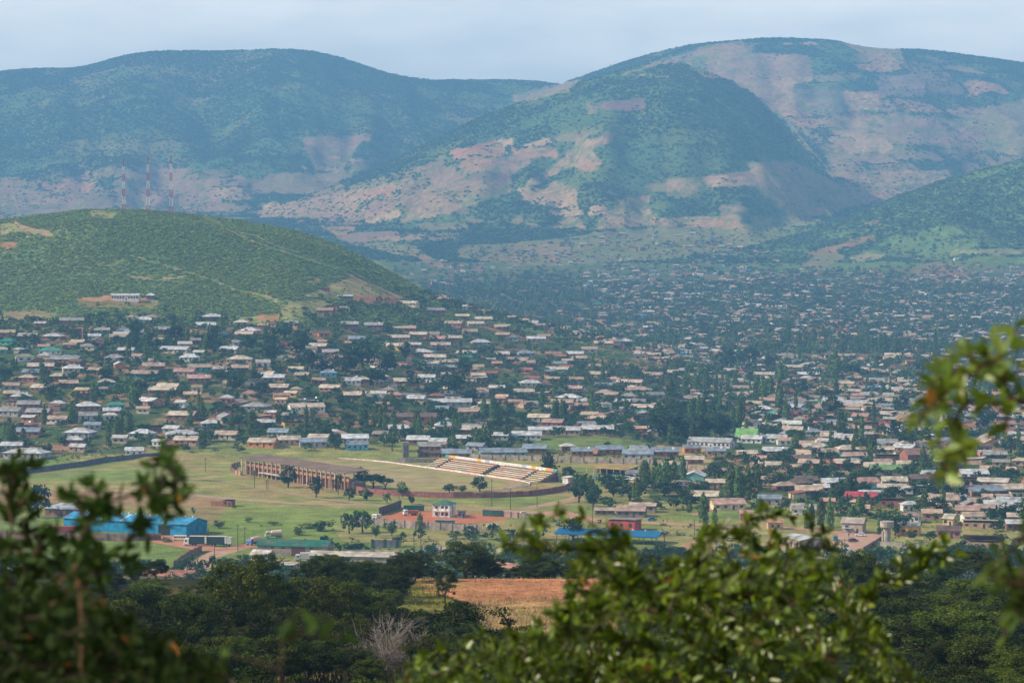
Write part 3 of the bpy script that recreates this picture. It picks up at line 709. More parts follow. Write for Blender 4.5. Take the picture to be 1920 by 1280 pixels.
def roof_mesh(m, L, W, h, rise, kind, col, oh=.55, th=.14):
    l, w = L/2 + oh, W/2 + oh
    e = rise * oh / (W/2)
    if kind == 'g':                                           # two slabs meeting at the ridge
        z0, z1 = h - e + .05, h + rise + .05
        m.prism([(-w, z0), (0, z1), (w, z0), (w, z0 + th), (0, z1 + th), (-w, z0 + th)], 'x', -l, l, col)
    elif kind == 'm':                                         # one slab falling towards the back or front
        z0, z1 = h + .03, h + rise + .03
        m.prism([(-w, z1), (w, z0), (w, z0 + th), (-w, z1 + th)], 'x', -l, l, col)
    else:                                                     # hipped
        r = max(l - w, .3)
        z0, z1 = h - e * .3 + .05, h + rise + .05
        vs = [(-l,-w,z0),(l,-w,z0),(l,w,z0),(-l,w,z0),(-l,-w,z0+th),(l,-w,z0+th),(l,w,z0+th),(-l,w,z0+th),(-r,0,z1),(r,0,z1)]
        m.add(vs, [(0,3,2,1),(0,1,5,4),(1,2,6,5),(2,3,7,6),(3,0,4,7),(4,5,9,8),(5,6,9),(6,7,8,9),(7,4,8)], col)
def dish(parent, x, y, z):
    m = MB(); m.tube([(x, y, z), (x, y, z + .7)], .05, 5, (.5,.5,.5))
    m.tube([(x, y - .15, z + .8), (x, y, z + .75)], [.75, .1], 10, (.85,.85,.85))
    return m.obj('satellite_dish', M_paint, parent)
def house(name, label, cat, loc, rz, L, W, h, rise, kind, wc, rc, group=None, nwin=2, door=True, wlabel=None):
    t = thing(name, label, cat, loc, rz, group)
    m = MB(); walls_mesh(m, L, W, h, wc, rise, kind == 'g'); m.obj('wall', M_wall, t)
    if kind == 'm':
        pass
    m = MB(); roof_mesh(m, L, W, h, rise, kind, rc); m.obj('roof', M_roof, t)
    slots = nwin + (1 if door else 0)
    dpos = slots // 2
    k = 0
    for i in range(slots):
        x = -L/2 + L * (i + .5) / slots
        m = MB()
        if door and i == dpos:
            m.box(x - .5, x + .5, -W/2 - .05, -W/2 - .003, .05, 2.1, (.09,.06,.05)); m.obj('door', M_paint, t)
        else:
            m.box(x - .75, x + .75, -W/2 - .04, -W/2 - .003, h * .38, h * .75, (.045,.05,.06)); m.obj('window', M_glass, t)
    m = MB(); m.box(L/2 + .003, L/2 + .04, -.7, .7, h * .38, h * .75, (.045,.05,.06)); m.obj('window', M_glass, t)
    return t
def gz(x, y): return _terr1(x, y)
def from_px(u0, v0, u1, v1):                                 # two base corners on flat ground -> centre, length, heading
    p, q = Vector(flat(u0, v0)), Vector(flat(u1, v1))
    d = q - p
    return (p + q) / 2, d.length, math.atan2(d.y, d.x)
BLOCKED = []                                                # circles (x, y, r) where nothing random may stand
def block(x, y, r): BLOCKED.append((x, y, r))

# ------------------------------------------------------------------ covered stand
t = thing('covered_grandstand', 'long brick grandstand under a flat brown roof on tall thin columns', 'grandstand', tuple(SO), SRZ)
m = MB(); m.prism([(-1, 8.9), (13.5, 10.1), (13.5, 10.4), (-1, 9.2)], 'x', -1.5, 114.5, (.20,.135,.10)); m.obj('roof', coat('weathered_roof_sheets', .8, .15, .35, stripes=('X', 1.2, .06)), t)
for i in range(24):
    a = i * 4.92; m = MB()
    m.box(a - .22, a + .22, -.25, .25, -.3, 8.95, (.55,.44,.35) if i % 3 else (.68,.60,.52)); m.obj('column', M_wall, t)
for i in range(12):
    a = 2.4 + i * 9.84; m = MB(); m.box(a - .2, a + .2, 12.2, 12.6, 1.0, 9.98, (.5,.42,.35)); m.obj('column', M_wall, t)
m = MB(); m.box(0, 113, 2.6, 3.0, 4.6, 7.0, (.42,.20,.11)); m.obj('parapet_wall', M_wall, t)
m = MB(); m.box(0, 113, 4.0, 4.3, -.3, 4.4, (.26,.12,.085)); m.obj('rear_wall', M_wall, t)
for i in range(34):
    a = 1 + i * 3.36; m = MB(); m.box(a - .25, a + .25, 2.5, 3.98, -.3, 4.58, (.45,.24,.15)); m.obj('pier', M_wall, t)
m = MB()
for i in range(7): m.box(.3, 112.7, 4.32 + i * 1.15, 12.4 - .003 * i, -.3, 4.6 - i * .6 - .005 * i, (.40,.31,.25))
m.obj('seating_tier', M_wall, t)
m = MB(); m.box(21, 56, -1.3, 2.4, 2.5, 2.8, (.62,.52,.44)); m.obj('canopy_slab', M_wall, t)
m = MB(); m.box(45.5, 49, .5, 2.2, 7.6, 8.9, (.30,.08,.06)); m.obj('scoreboard_box', M_paint, t)
# ------------------------------------------------------------------ open terraces with painted steps and sponsor boards
t = thing('open_bleachers', 'open stepped terraces painted in yellow red and white bands', 'bleachers', tuple(SO), SRZ)
bc = [(.62,.34,.28), (.70,.55,.28), (.72,.64,.58), (.68,.54,.28), (.60,.34,.28), (.60,.55,.34), (.62,.34,.28)]
A0, A1, B0 = 16, 129, 106.0
gaps = [(26, 29), (73, 79.5), (112, 115)]
def seg_runs(i):
    a = A0 + (6 - i) * 0.0; xs = []
    prev = a
    for g0, g1 in gaps:
        xs.append((prev, g0)); prev = g1
    xs.append((prev, A1)); return xs
for i in range(6):
    for (x0, x1) in seg_runs(i):
        m = MB(); k = x0
        while k < x1 - .01:                                  # each step is painted in runs of colour
            k2 = min(x1, k + 4 + random.random() * 6)
            base = bc[i % len(bc)]
            cc = base if random.random() < .6 else random.choice([(.42,.50,.32), (.72,.66,.58), (.70,.54,.26), (.62,.38,.32)])
            m.box(k, k2, B0 + i * 1.75, B0 + i * 1.75 + .55, .35 + i * .78, .85 + i * .78, jit(cc, .08))
            k = k2
        m.obj('bench_row', M_paint, t)
m = MB()
for (x0, x1) in seg_runs(0):
    m.prism([(B0 + .7, 0), (B0 + 12, 0), (B0 + 12, 5.3), (B0 + 10.6, 4.6), (B0 + 1.0, .25)], 'x', x0, x1, (.20,.11,.10))
m.obj('terrace', M_wall, t)
for g0, g1 in gaps:
    m = MB(); nst = 8
    for i in range(nst): m.box(g0 + .003, g1 - .003, B0 + .2 + i * 1.4, B0 + 11.6, 0, .1 + i * .5, (.035,.075,.065))
    m.obj('stairway', M_wall, t)
bd = MB(); bb0 = B0 + 12.05
bd.box(A0 + 2, A1, bb0, bb0 + .2, 0, 4.9, (.07,.07,.07)); bd.obj('rear_wall', M_wall, t)
cells = [(A0 + 2, 4, (.05,.38,.26)), (A0 + 6, 2, (.70,.30,.16)), (A0 + 8, 5, (.85,.48,.04)), (A0 + 13, 22, (.82,.76,.68)), (A0 + 35, 4.5, (.85,.48,.04)), (A0 + 39.5, 4, (.80,.78,.62)), (A0 + 43.5, 4.5, (.42,.46,.56)),
         (A0 + 48, 32, (.84,.78,.68)), (A0 + 80, 4.5, (.40,.52,.62)), (A0 + 84.5, 4.5, (.80,.78,.70)), (A0 + 89, 4.5, (.85,.48,.04)), (A0 + 93.5, 10, (.84,.78,.68))]
cells = [(a, w, c) for a, w, c in cells]
tail = [(A0 + 87.5 + 6, 0, None)]
cells2 = cells[:-1] + [(A0 + 93.5, 9, (.84,.78,.68)), (A0 + 102.5, 3.6, (.85,.48,.04)), (A0 + 106.1, 3.7, (.80,.32,.22)), (A0 + 109.8, 3.2, (.04,.42,.28))]
for a, w, c in cells2:
    m = MB(); m.box(a, a + w, bb0 - .12, bb0 - .003, 5.0 - .1, 6.7, c)
    if w > 8:                                                # faded lettering too small to read: dark strokes of letter size
        x = a + 1.2
        while x < a + w - 1.5:
            for q in range(random.randint(3, 7)):
                if x > a + w - 1.2: break
                hgt = random.choice([.55, .75, .75])
                m.box(x, x + .1, bb0 - .14, bb0 - .124, 5.5, 5.5 + hgt, (.18,.20,.30))
                k_ = random.choice([0, .4, .85]); m.box(x + .12, x + .34, bb0 - .14, bb0 - .124, 5.5 + hgt * k_, 5.5 + hgt * (k_ + .15), (.18,.20,.30))
                x += .52
            x += .9
    if c[0] == .85: m.prism([(a + w/2 + .7 * math.cos(k * .63), 5.8 + .55 * math.sin(k * .63)) for k in range(10)], 'y', bb0 - .15, bb0 - .123, (.75,.33,.03))
    m.obj('advertising_board', M_paint, t)
m = MB(); m.box(A0, A1 + 3, bb0 + .21, bb0 + .5, 0, 5.0, (.09,.09,.09)); m.obj('retaining_wall', M_wall, t)
for a_ in range(0, 120, 20): block(*S2(a_, 6), 14); block(*S2(a_ + 15, 112), 12)
def wall_along(name, label, pts, h, th, col, pillar=0, world_pts=False, jag=.0, cat='wall', zf=None):
    w = [Vector((*(p if world_pts else flat(*p)), 0)) for p in pts]
    if zf: w = [Vector((p.x, p.y, gz(p.x, p.y))) for p in w]
    t = thing(name, label, cat, tuple(w[0]))
    m = MB(); o = w[0]
    for i in range(len(w) - 1):
        p, q = w[i] - o, w[i+1] - o
        d = q - p; L = d.length; d.normalize(); nrm = Vector((-d.y, d.x, 0)) * th / 2
        k = max(1, int(L / 3.0))
        for j in range(k):
            a, b_ = p + d * (L * j / k), p + d * (L * (j + 1) / k)
            zz = h + (random.random() - .5) * jag
            a = Vector((a.x, a.y, p.z + (q.z - p.z) * j / k)); b_ = Vector((b_.x, b_.y, p.z + (q.z - p.z) * (j + 1) / k))
            vs = []
            for z0 in (-.6, zz):
                for pt in (a - nrm, b_ - nrm, b_ + nrm, a + nrm): vs.append((pt.x, pt.y, pt.z + z0))
            m.add(vs, [(0,3,2,1),(4,5,6,7),(0,1,5,4),(1,2,6,5),(2,3,7,6),(3,0,4,7)], jit(col, .10))
    m.obj('masonry', M_wall, t)
    if pillar:
        run = 0
        for i in range(len(w) - 1):
            p, q = w[i] - o, w[i+1] - o; L = (q - p).length; s_ = run
            while s_ < L:
                c = p.lerp(q, s_ / L); m = MB()
                m.box(c.x - .35, c.x + .35, c.y - .35, c.y + .35, c.z - .5, c.z + h + .25, tuple(k * .62 for k in col)); m.obj('pillar', M_wall, t)
                s_ += pillar
            run = s_ - L
    return t
wall_along('boundary_wall', 'curved dark red brick wall round the end of the football ground',
           [(668,921),(700,926),(735,929),(798,932),(850,933.5),(924,933),(991,930),(1030,925),(1060,919),(1073,911),(1074,903)], 2.7, .35, (.30,.12,.10), jag=.25)
wall_along('boundary_wall', 'low curved brick wall beside the grandstand end', [(452,891),(440,888),(433,882),(436,876),(450,872)], 2.2, .3, (.42,.25,.17), pillar=5)
wall_along('perimeter_wall', 'long dark grey wall running behind the open green field', [(30,890),(80,884),(150,874.5),(200,866),(262,859.5),(300,858)], 2.9, .3, (.13,.12,.12), jag=.3)
wall_along('perimeter_wall', 'pillared grey block wall between the shanty roofs and football ground', [(830,858),(905,861),(1000,863.5),(1100,867),(1215,871),(1290,874)], 3.0, .3, (.36,.29,.25), pillar=8)
wall_along('perimeter_wall', 'short grey wall beside the concrete water tower', [(748,866.5),(760,867),(833,867)], 2.4, .3, (.27,.23,.22))
wall_along('perimeter_wall', 'pillared grey wall below the red earth yard', [(640,979),(707,984),(770,990),(840,994),(903,998)], 3.0, .3, (.31,.26,.23), pillar=6)
wall_along('perimeter_wall', 'sloping dark wall closing the far side of the red earth yard', [(711,966),(735,958),(752,951)], 3.6, .3, (.13,.09,.09))
wall_along('perimeter_wall', 'pillared brown wall before the blue warehouse', [(-60,1006),(60,1010),(150,1013),(240,1014),(302,1013)], 3.0, .3, (.32,.20,.16), pillar=9)
wall_along('perimeter_wall', 'crumbling brown wall beside the dirt track to the trucks', [(326,1064),(352,1046),(378,1033)], 2.6, .3, (.26,.16,.12), jag=.4)
wall_along('perimeter_wall', 'pale concrete wall behind the long cream shed', [(646,1045),(700,1045),(752,1046),(803,1048)], 3.1, .25, (.50,.43,.37), pillar=11)
wall_along('perimeter_wall', 'pale panel wall with dark posts behind the scrub', [(790,1036),(820,1037),(862,1040),(905,1040)], 2.9, .25, (.47,.42,.37), pillar=4.2)
wall_along('perimeter_wall', 'grey panel fence standing behind the pale concrete wall', [(698,1026),(725,1026.5),(752,1027)], 3.2, .15, (.17,.18,.20), pillar=5)
wall_along('perimeter_wall', 'brown wall with pale posts in the green school field', [(1238,878),(1300,882),(1382,889)], 2.8, .3, (.36,.28,.22), pillar=6)
wall_along('perimeter_wall', 'dark green hoarding fence beyond the little blue shed', [(905,967),(925,968),(943,968.5)], 2.9, .15, (.04,.10,.07))
wall_along('perimeter_wall', 'brick wall pieces with gaps beside the dirt crossroads', [(944,969),(960,970),(985,972)], 2.4, .3, (.34,.24,.19), pillar=4)
wall_along('perimeter_wall', 'blue-white low wall in front of the ochre roofed shed', [(1109,897.5),(1135,897),(1166,895.5)], 1.8, .25, (.62,.64,.68))
wall_along('perimeter_wall', 'dark low wall beside the packed earth forecourt', [(1655,1011),(1640,1021),(1618,1034)], 1.8, .3, (.25,.17,.14))
wall_along('perimeter_wall', 'grey wall bordering the grass plot below the yellow house', [(1648,1024),(1690,1026),(1724,1029)], 2.0, .3, (.40,.35,.31), pillar=10)
wall_along('pitch_edge_wall', 'low white kerb wall curving along the front of the terraces',
           [S2(-60, 92), S2(-45, 100), S2(-25, 104.5), S2(10, 104.8), S2(60, 104.8), S2(115, 104.8), S2(128, 102), S2(139, 94), S2(145, 82), S2(146, 72)], .55, .3, (.80,.76,.70), world_pts=True)
for a_ in (S2(150, 105), S2(155, 112)): pass
m = MB(); q = S2(139, 119)
t = thing('gatehouse', 'small pale hut in the corner behind the terraces', 'hut', (*S2(141, 117), 0), SRZ)
m = MB(); m.box(-2.6, 2.6, -1.8, 1.8, -.3, 3.4, (.55,.56,.56)); m.obj('wall', M_wall, t)
m = MB(); m.prism([(-2.3, 3.42), (2.3, 3.9), (2.3, 4.05), (-2.3, 3.57)], 'x', -3, 3, (.75,.68,.58)); m.obj('roof', M_roof, t)

# ------------------------------------------------------------------ warehouses and other notable buildings
def shed(name, label, cat, uv0, uv1, W, h, rise, kind, wc, rc, **kw):
    """front wall's base runs between two pixels of the valley floor, the body goes back from it"""
    c, L, rz = from_px(*uv0, *uv1)
    nb = Vector((-math.sin(rz), math.cos(rz)))
    c = c + nb * W / 2
    block(c.x, c.y, max(L, W) * .55)
    return house(name, label, cat, (c.x, c.y, 0), rz, L, W, h, rise, kind, wc, rc, **kw), L
t, L = shed('warehouse', 'long bright blue metal warehouse with a dark doorway', 'warehouse', (120,992), (350,1005.5), 16, 5.0, 2.0, 'g', (.02,.25,.48), (.03,.34,.62), nwin=0, door=False)
m = MB(); m.box(L/2 - 14.2, L/2 - 8.4, -8.12, -8.01, .05, 4.4, (.012,.014,.02)); m.obj('doorway', M_paint, t)
m = MB(); m.box(L/2 - 14.8, L/2 - 7.8, -9.1, -8.02, 4.45, 4.6, (.04,.33,.6)); m.obj('door_canopy', M_paint, t)
for i in range(5):
    x = -L/2 + 8 + i * 10.5; m = MB()
    sl = 2.0 / 8
    m.add([(x, -8.2, 5.18 + .0), (x + .9, -8.2, 5.18), (x + .9, -.4, 7.13), (x, -.4, 7.13)], [(0,1,2,3)], (.62,.68,.70)); m.obj('skylight', M_paint, t)
for i in range(17):
    x = -L/2 + 3 + i * 3.6; m = MB(); m.tube([(x, 0, 7.0), (x, 0, 7.75)], .32, 8, (.8,.82,.84)); m.tube([(x, 0, 7.75), (x, 0, 7.95)], [.45, .1], 8, (.8,.82,.84)); m.obj('roof_vent', M_paint, t)
t, L = shed('warehouse', 'green roofed warehouse with grey block walls and brown shutter', 'warehouse', (482,1040), (613,1043.5), 9.5, 4.0, 1.9, 'g', (.36,.30,.26), (.008,.15,.095), nwin=0, door=False)
m = MB(); m.box(-.2, 5.4, -4.85, -4.76, 0, 3.5, (.12,.05,.05)); m.obj('roller_shutter', M_paint, t)
for x in (-8, -3.5, 8): m = MB(); m.box(x - .6, x + .6, -4.83, -4.76, 2.8, 3.3, (.03,.03,.03)); m.obj('window', M_glass, t)
t, L = shed('shed', 'long low shed with a faded cream sheet roof', 'shed', (580,1056), (750,1060), 9, 3.2, 1.2, 'g', (.34,.30,.27), (.55,.49,.40), nwin=0, door=False)
t, L = shed('hut', 'small white gabled hut beside the green roofed warehouse', 'hut', (470,1054), (501,1056), 5.5, 3.2, 1.5, 'g', (.66,.68,.70), (.66,.64,.60), nwin=1)
t, L = shed('shed', 'flat pale roof behind the big spreading tree', 'shed', (486,1074), (548,1075), 12, 2.6, .5, 'm', (.4,.36,.32), (.58,.52,.44), nwin=0, door=False)
t, L = shed('brick_house', 'brown brick house with a wide silvery hipped roof', 'house', (84,966), (146,969), 11, 3.3, 2.3, 'h', (.26,.13,.10), (.52,.58,.64))
t, L = shed('hut', 'ruined red brick hut with a small tin roof', 'hut', (418,949), (434,949.5), 4.5, 2.9, .6, 'm', (.30,.13,.085), (.45,.50,.54), nwin=1)
m = MB(); m.box(-8.3, -2.3, -1.9, -1.6, -.3, 2.2, (.33,.15,.09)); m.box(-8.3, -8.0, -1.9, 2.2, -.3, 1.8, (.33,.15,.09)); m.obj('ruined_wall', M_wall, t)
t, L = shed('shed', 'rusty sheet roofed building behind leaves beside the dirt track', 'shed', (232,1092), (358,1096), 8, 3.0, 1.6, 'g', (.55,.40,.26), (.36,.16,.10), nwin=3)
t, L = shed('house', 'orange walled house with a terracotta roof among the near trees', 'house', (905,1078), (968,1080), 8, 3.0, 1.5, 'h', (.62,.38,.12), (.56,.27,.16), nwin=2)
# two-storey villa
t, L = shed('villa', 'white two-storey villa with a green hipped roof', 'house', (812,968.5), (843.5,969.5), 8.5, 5.6, 1.9, 'h', (.84,.80,.77), (.01,.18,.12), nwin=0, door=False)
W = 8.5
m = MB(); m.box(-L/2 - .1, L/2 + .1, -W/2 - 1.1, -W/2 - .01, 2.65, 2.95, (.76,.72,.68)); m.obj('balcony', M_wall, t)
for x in (-L/2 + .1, 0, L/2 - .1):
    m = MB(); m.box(x - .18, x + .18, -W/2 - 1.1, -W/2 - .8, 0, 2.64, (.78,.74,.70)); m.obj('column', M_wall, t)
    m = MB(); m.box(x - .15, x + .15, -W/2 - 1.1, -W/2 - .8, 2.96, 5.5, (.78,.74,.70)); m.obj('column', M_wall, t)
for z0, z1 in ((.4, 2.2), (3.6, 5.1)):
    for x in (-L * .3, L * .05, L * .3):
        m = MB(); m.box(x - .62, x + .62, -W/2 - .06, -W/2 - .004, z0 + .3, z1 - .15, (.05,.04,.05) if z0 > 2 else (.16,.04,.04)); m.obj('window', M_glass, t)
    m = MB(); m.box(L/2 + .004, L/2 + .05, -1.0, .2, z0 + .5, z1, (.04,.05,.06)); m.obj('window', M_glass, t)
t, L = shed('hut', 'small blue grey cabin attached beside the two-storey villa', 'hut', (858,971), (873,971), 4, 2.8, .3, 'm', (.28,.40,.46), (.32,.14,.12), nwin=1)
t, L = shed('shed', 'low blue-grey lean-to roof on the red earth yard', 'shed', (816,983), (850,983.5), 4.5, 1.6, .3, 'm', (.30,.30,.30), (.30,.40,.44), nwin=0, door=False)
t, L = shed('hut', 'small white roofed hut amid the bushes beyond the yard wall', 'hut', (913,994), (929,994.5), 4, 1.9, .5, 'g', (.5,.45,.4), (.70,.70,.68), nwin=1)
# blue canopy on posts
c, L, rz = from_px(1042, 1014, 1232, 1022)
nb = Vector((-math.sin(rz), math.cos(rz))); c = c + nb * 6; block(c.x, c.y, 22)
t = thing('open_canopy', 'long open sided blue canopy on thin dark posts', 'canopy', (c.x, c.y, 0), rz)
m = MB(); roof_mesh(m, L, 13, 3.0, 1.6, 'g', (.008,.13,.30), .4, .5); m.obj('roof', coat('blue_roof_sheets', .45, .3, .15, stripes=('X', 1.0, .06)), t)
for i in range(9):
    for y in (-6, 6):
        m = MB(); m.box(-L/2 + .4 + i * (L - .8) / 8 - .12, -L/2 + .4 + i * (L - .8) / 8 + .12, y - .12, y + .12, -.2, 3.05, (.10,.07,.06)); m.obj('post', M_paint, t)
for i in range(7):
    x = -L/2 + 4 + i * 5.5; m = MB(); m.tube([(x, 0, 4.7), (x, 0, 5.6)], .3, 8, (.75,.8,.85)); m.obj('roof_vent', M_paint, t)
for x in (-9, -1, 7): m = MB(); m.add([(x, -4.6, 3.99), (x + 1.4, -4.6, 3.99), (x + 1.4, -2.2, 4.58), (x, -2.2, 4.58)], [(0,1,2,3)], (.35,.55,.65)); m.obj('skylight', M_paint, t)
t, L = shed('red_block', 'flat roofed bright red building behind the blue canopy', 'building', (1140,994), (1190,996), 10, 4.4, .5, 'm', (.52,.09,.075), (.30,.27,.25), nwin=3, door=False)
t, L = shed('shop', 'long brown roofed building behind the red building', 'shop', (1155,969), (1208,970), 10, 3.0, 1.8, 'g', (.24,.19,.18), (.42,.30,.24), nwin=3)
t, L = shed('shop', 'small tan roofed kiosk beside the long brown roofed building', 'shop', (1116,965), (1150,965.5), 6, 2.2, .9, 'g', (.22,.17,.15), (.46,.36,.29), nwin=2)
t, L = shed('shop', 'broad tan roof rising just behind the brown roofed building', 'shop', (1180,960), (1228,961), 6, 3.2, 1.0, 'g', (.30,.22,.18), (.52,.42,.34), nwin=2)
t, L = shed('school_block', 'long white school block with tall windows and grey roof', 'school', (1289,838), (1368,841), 9, 3.9, 2.2, 'g', (.66,.60,.58), (.42,.45,.46), nwin=9)
t, L = shed('hall', 'hall with a steep bright green gable roof', 'hall', (1378,829), (1416,830), 12, 3.4, 5.2, 'g', (.56,.52,.50), (.17,.42,.12), nwin=2, door=False)
c, L, rz = from_px(1100, 888, 1178, 893)
nb = Vector((-math.sin(rz), math.cos(rz))); c = c + nb * 5; block(c.x, c.y, 14)
t = thing('open_shed', 'open shed with a faded ochre roof on white posts', 'shed', (c.x, c.y, 0), rz)
m = MB(); m.prism([(-6, 3.4), (7, 5.0), (7, 5.15), (-6, 3.55)], 'x', -L/2, L/2, (.42,.29,.07)); m.obj('roof', M_roof, t)
for i in range(7): m = MB(); x = -L/2 + .5 + i * (L - 1) / 6; m.box(x - .1, x + .1, -5.6, -5.4, -.2, 3.42, (.6,.6,.6)); m.obj('post', M_paint, t)
m = MB(); m.box(-L/2 + .3, L/2 - .3, 4.5, 4.8, -.2, 4.6, (.10,.06,.06)); m.obj('rear_wall', M_wall, t)
t, L = shed('office', 'white walled office with a grey roof behind parked cars', 'office', (1172,898), (1202,898.5), 8, 3.6, 1.4, 'h', (.74,.72,.68), (.24,.27,.31), nwin=5)
t, L = shed('shop', 'grey two-door shop facing the packed earth forecourt', 'shop', (1578,999), (1617,1000.5), 8, 4.6, 1.7, 'g', (.42,.36,.30), (.48,.40,.34), nwin=1)
m = MB(); m.box(-3.9, 0, -5.3, -4.01, 2.3, 2.5, (.50,.60,.72)); m.obj('awning', M_paint, t)
t, L = shed('shed', 'grey shed with a curved pale roof beyond the leaves', 'shed', (1468,1022), (1500,1030), 11, 3.6, 1.0, 'g', (.42,.33,.29), (.58,.60,.62), nwin=2)
t, L = shed('yellow_house', 'house with yellow and pink painted walls and grey roof', 'house', (1677,1003), (1722,1004.5), 8, 4.0, 1.3, 'g', (.68,.34,.16), (.36,.35,.33), nwin=3)
m = MB(); m.box(-L/2 - .02, L/2 + .02, -4.05, -4.0, 2.6, 3.9, (.78,.50,.04)); m.obj('yellow_band', M_wall, t)
t, L = shed('long_house', 'long plum roofed building with a row of small dark windows', 'building', (1808,1034), (1880,1036), 9, 3.8, 3.0, 'm', (.48,.30,.22), (.24,.10,.12), nwin=2, door=True)
t, L = shed('brick_house', 'dark brown roofed house with pink walls beside the plum roofed building', 'house', (1757,1008), (1800,1009), 8, 3.2, 1.6, 'g', (.45,.19,.17), (.14,.09,.08), nwin=3)
t, L = shed('cream_house', 'cream yellow house with an open carport and pale roof', 'house', (1768,985), (1786,986), 8, 3.3, 1.6, 'g', (.70,.52,.25), (.56,.50,.42), nwin=1)
t, L = shed('house', 'white house with a brown hipped roof and arched porch', 'house', (1692,980), (1722,981), 8, 3.4, 1.5, 'h', (.68,.72,.70), (.38,.25,.22), nwin=3)
t, L = shed('house', 'pink walled house under a bright red sheet roof', 'house', (1584,941), (1643,943), 9, 3.0, 1.8, 'g', (.46,.24,.22), (.46,.05,.07), nwin=3)
t, L = shed('warehouse', 'tall brick barn with a gable end and teal roof', 'barn', (1702,870), (1742,869), 11, 5.5, 3.0, 'g', (.32,.14,.10), (.28,.15,.11), nwin=0, door=False)
t, L = shed('long_house', 'white fronted house with long cream roof', 'house', (1646,925), (1712,926), 9, 3.2, 1.4, 'g', (.70,.68,.62), (.56,.49,.40), nwin=4)
t, L = shed('brick_house', 'brick house with a broad cream roof and open veranda', 'house', (1832,915), (1888,917), 10, 3.6, 1.6, 'g', (.36,.17,.12), (.60,.55,.47), nwin=3)
t, L = shed('long_house', 'slate-blue roofed house with a cream end wall', 'house', (1868,953), (1930,955), 9, 3.4, 1.8, 'g', (.60,.46,.28), (.42,.46,.50), nwin=3)
# water tower on legs beside the settlement, ruined water tower column, and the hill-top long house
x, y = flat(761, 859)
t = thing('water_tower', 'concrete water tower on tall grey legs', 'water tower', (x, y, 0), .1)
for sx in (-1, 0, 1):
    for sy in (-1, 1):
        m = MB(); m.box(sx * 1.6 - .22, sx * 1.6 + .22, sy * 1.6 - .22, sy * 1.6 + .22, -.3, 7.6, (.40,.34,.31)); m.obj('leg', M_wall, t)
m = MB(); m.box(-2.1, 2.1, -2.1, 2.1, 7.62, 9.6, (.34,.29,.27)); m.obj('tank', M_wall, t)
m = MB(); m.box(-1.3, 1.3, -1.3, 1.3, -.3, 7.5, (.26,.20,.19)); m.obj('core', M_wall, t)
block(x, y, 6)
x, y = flat(1663, 1020)
t = thing('water_tower', 'old concrete tower overgrown with green creeper', 'water tower', (x, y, 0), .2)
m = MB(); m.tube([(0, 0, -.5), (0, 0, 6.2)], [1.5, 1.6], 12, (.42,.37,.33)); m.obj('column', M_wall, t)
m = MB(); m.tube([(-1.9, 0, -.5), (-1.9, 0, 5.6)], .38, 8, (.60,.50,.40)); m.obj('pipe', M_wall, t)
m = MB(); m.tube([(0, 0, 6.2), (0, 0, 7.2), (0, 0, 9.5)], [1.6, 2.9, 2.9], 14, (.40,.35,.31)); m.obj('tank', M_wall, t)
block(x, y, 6)
def on_ground(u, v): 
    h = hit(u, v)
    return h
h = on_ground(236, 563)
house('long_house', 'long white house alone on the bushy hillside', 'house', h, -.08, 24, 8, 4.4, 1.4, 'g', (.72,.66,.64), (.60,.60,.60), nwin=9)
h = on_ground(283, 560)
house('hut', 'hut with a pointed white roof beside the hillside long house', 'hut', h, 0, 7, 7, 3.0, 2.2, 'h', (.22,.20,.20), (.74,.74,.76), nwin=1)
h = on_ground(610, 545); house('hut', 'ruined brick hut on the bare shoulder of the hill', 'hut', h, .05, 8, 5, 2.4, .3, 'm', (.36,.17,.12), (.34,.16,.11), nwin=2)
h = on_ground(648, 560); house('house', 'low brick house with bluish roof below the ruined hillside hut', 'house', h, 0, 13, 7, 2.5, 1.0, 'g', (.25,.15,.13), (.55,.62,.66), nwin=2)
# ------------------------------------------------------------------ three lattice masts
def mast(label, u, vb, vt, dish_u):
    h = hit(u, vb); 
    if h is None or h[1] > 2700: a_, b_ = ray(u, vb); h = (a_ * 2480, 2480, _terr1(a_ * 2480, 2480))
    H = (vb - vt) / F * h[1]
    t = thing('lattice_mast', label, 'radio mast', h, .3)
    bands = 7
    for k in range(bands):
        m = MB(); col = (.45,.05,.07) if k % 2 == 0 else (.82,.80,.80)
        z0, z1 = H * k / bands, H * (k + 1) / bands
        def wd(z): return 1.75 - 1.25 * (z / H)
        nb_ = 4
        for s in range(nb_):
            a, b_ = z0 + (z1 - z0) * s / nb_, z0 + (z1 - z0) * (s + 1) / nb_
            wa, wb = wd(a), wd(b_)
            cs = [(-1,-1),(1,-1),(1,1),(-1,1)]
            for i in range(4):
                (x0, y0), (x1, y1) = cs[i], cs[(i + 1) % 4]
                m.tube([(x0*wa, y0*wa, a), (x0*wb, y0*wb, b_)], .20, 4, col)
                m.tube([(x0*wa, y0*wa, a), (x1*wb, y1*wb, b_)], .10, 3, col)
                m.tube([(x0*wb, y0*wb, b_), (x1*wb, y1*wb, b_)], .09, 3, col)
        m.obj('lattice_section', M_paint, t)
    for k in range(3):
        z = H * (.55 + .17 * k); m = MB(); m.box(1.0 - 2.4 * (k % 2), 1.4 - 2.4 * (k % 2), -.9, -.7, z, z + 2.8, (.8,.8,.8)); m.obj('panel_antenna', M_paint, t)
    m = MB(); m.tube([(dish_u, -1.5, H * .28 + 1), (dish_u, -1.1, H * .28 + 1)], .8, 12, (.85,.85,.85)); m.obj('dish', M_paint, t)
    m = MB(); m.tube([(0, 0, H), (0, 0, H + 3.2)], .1, 5, (.5,.1,.1)); m.obj('aerial', M_paint, t)
mast('red and white lattice mast, shortest of the three on the hill', 232, 397, 298, -2.2)
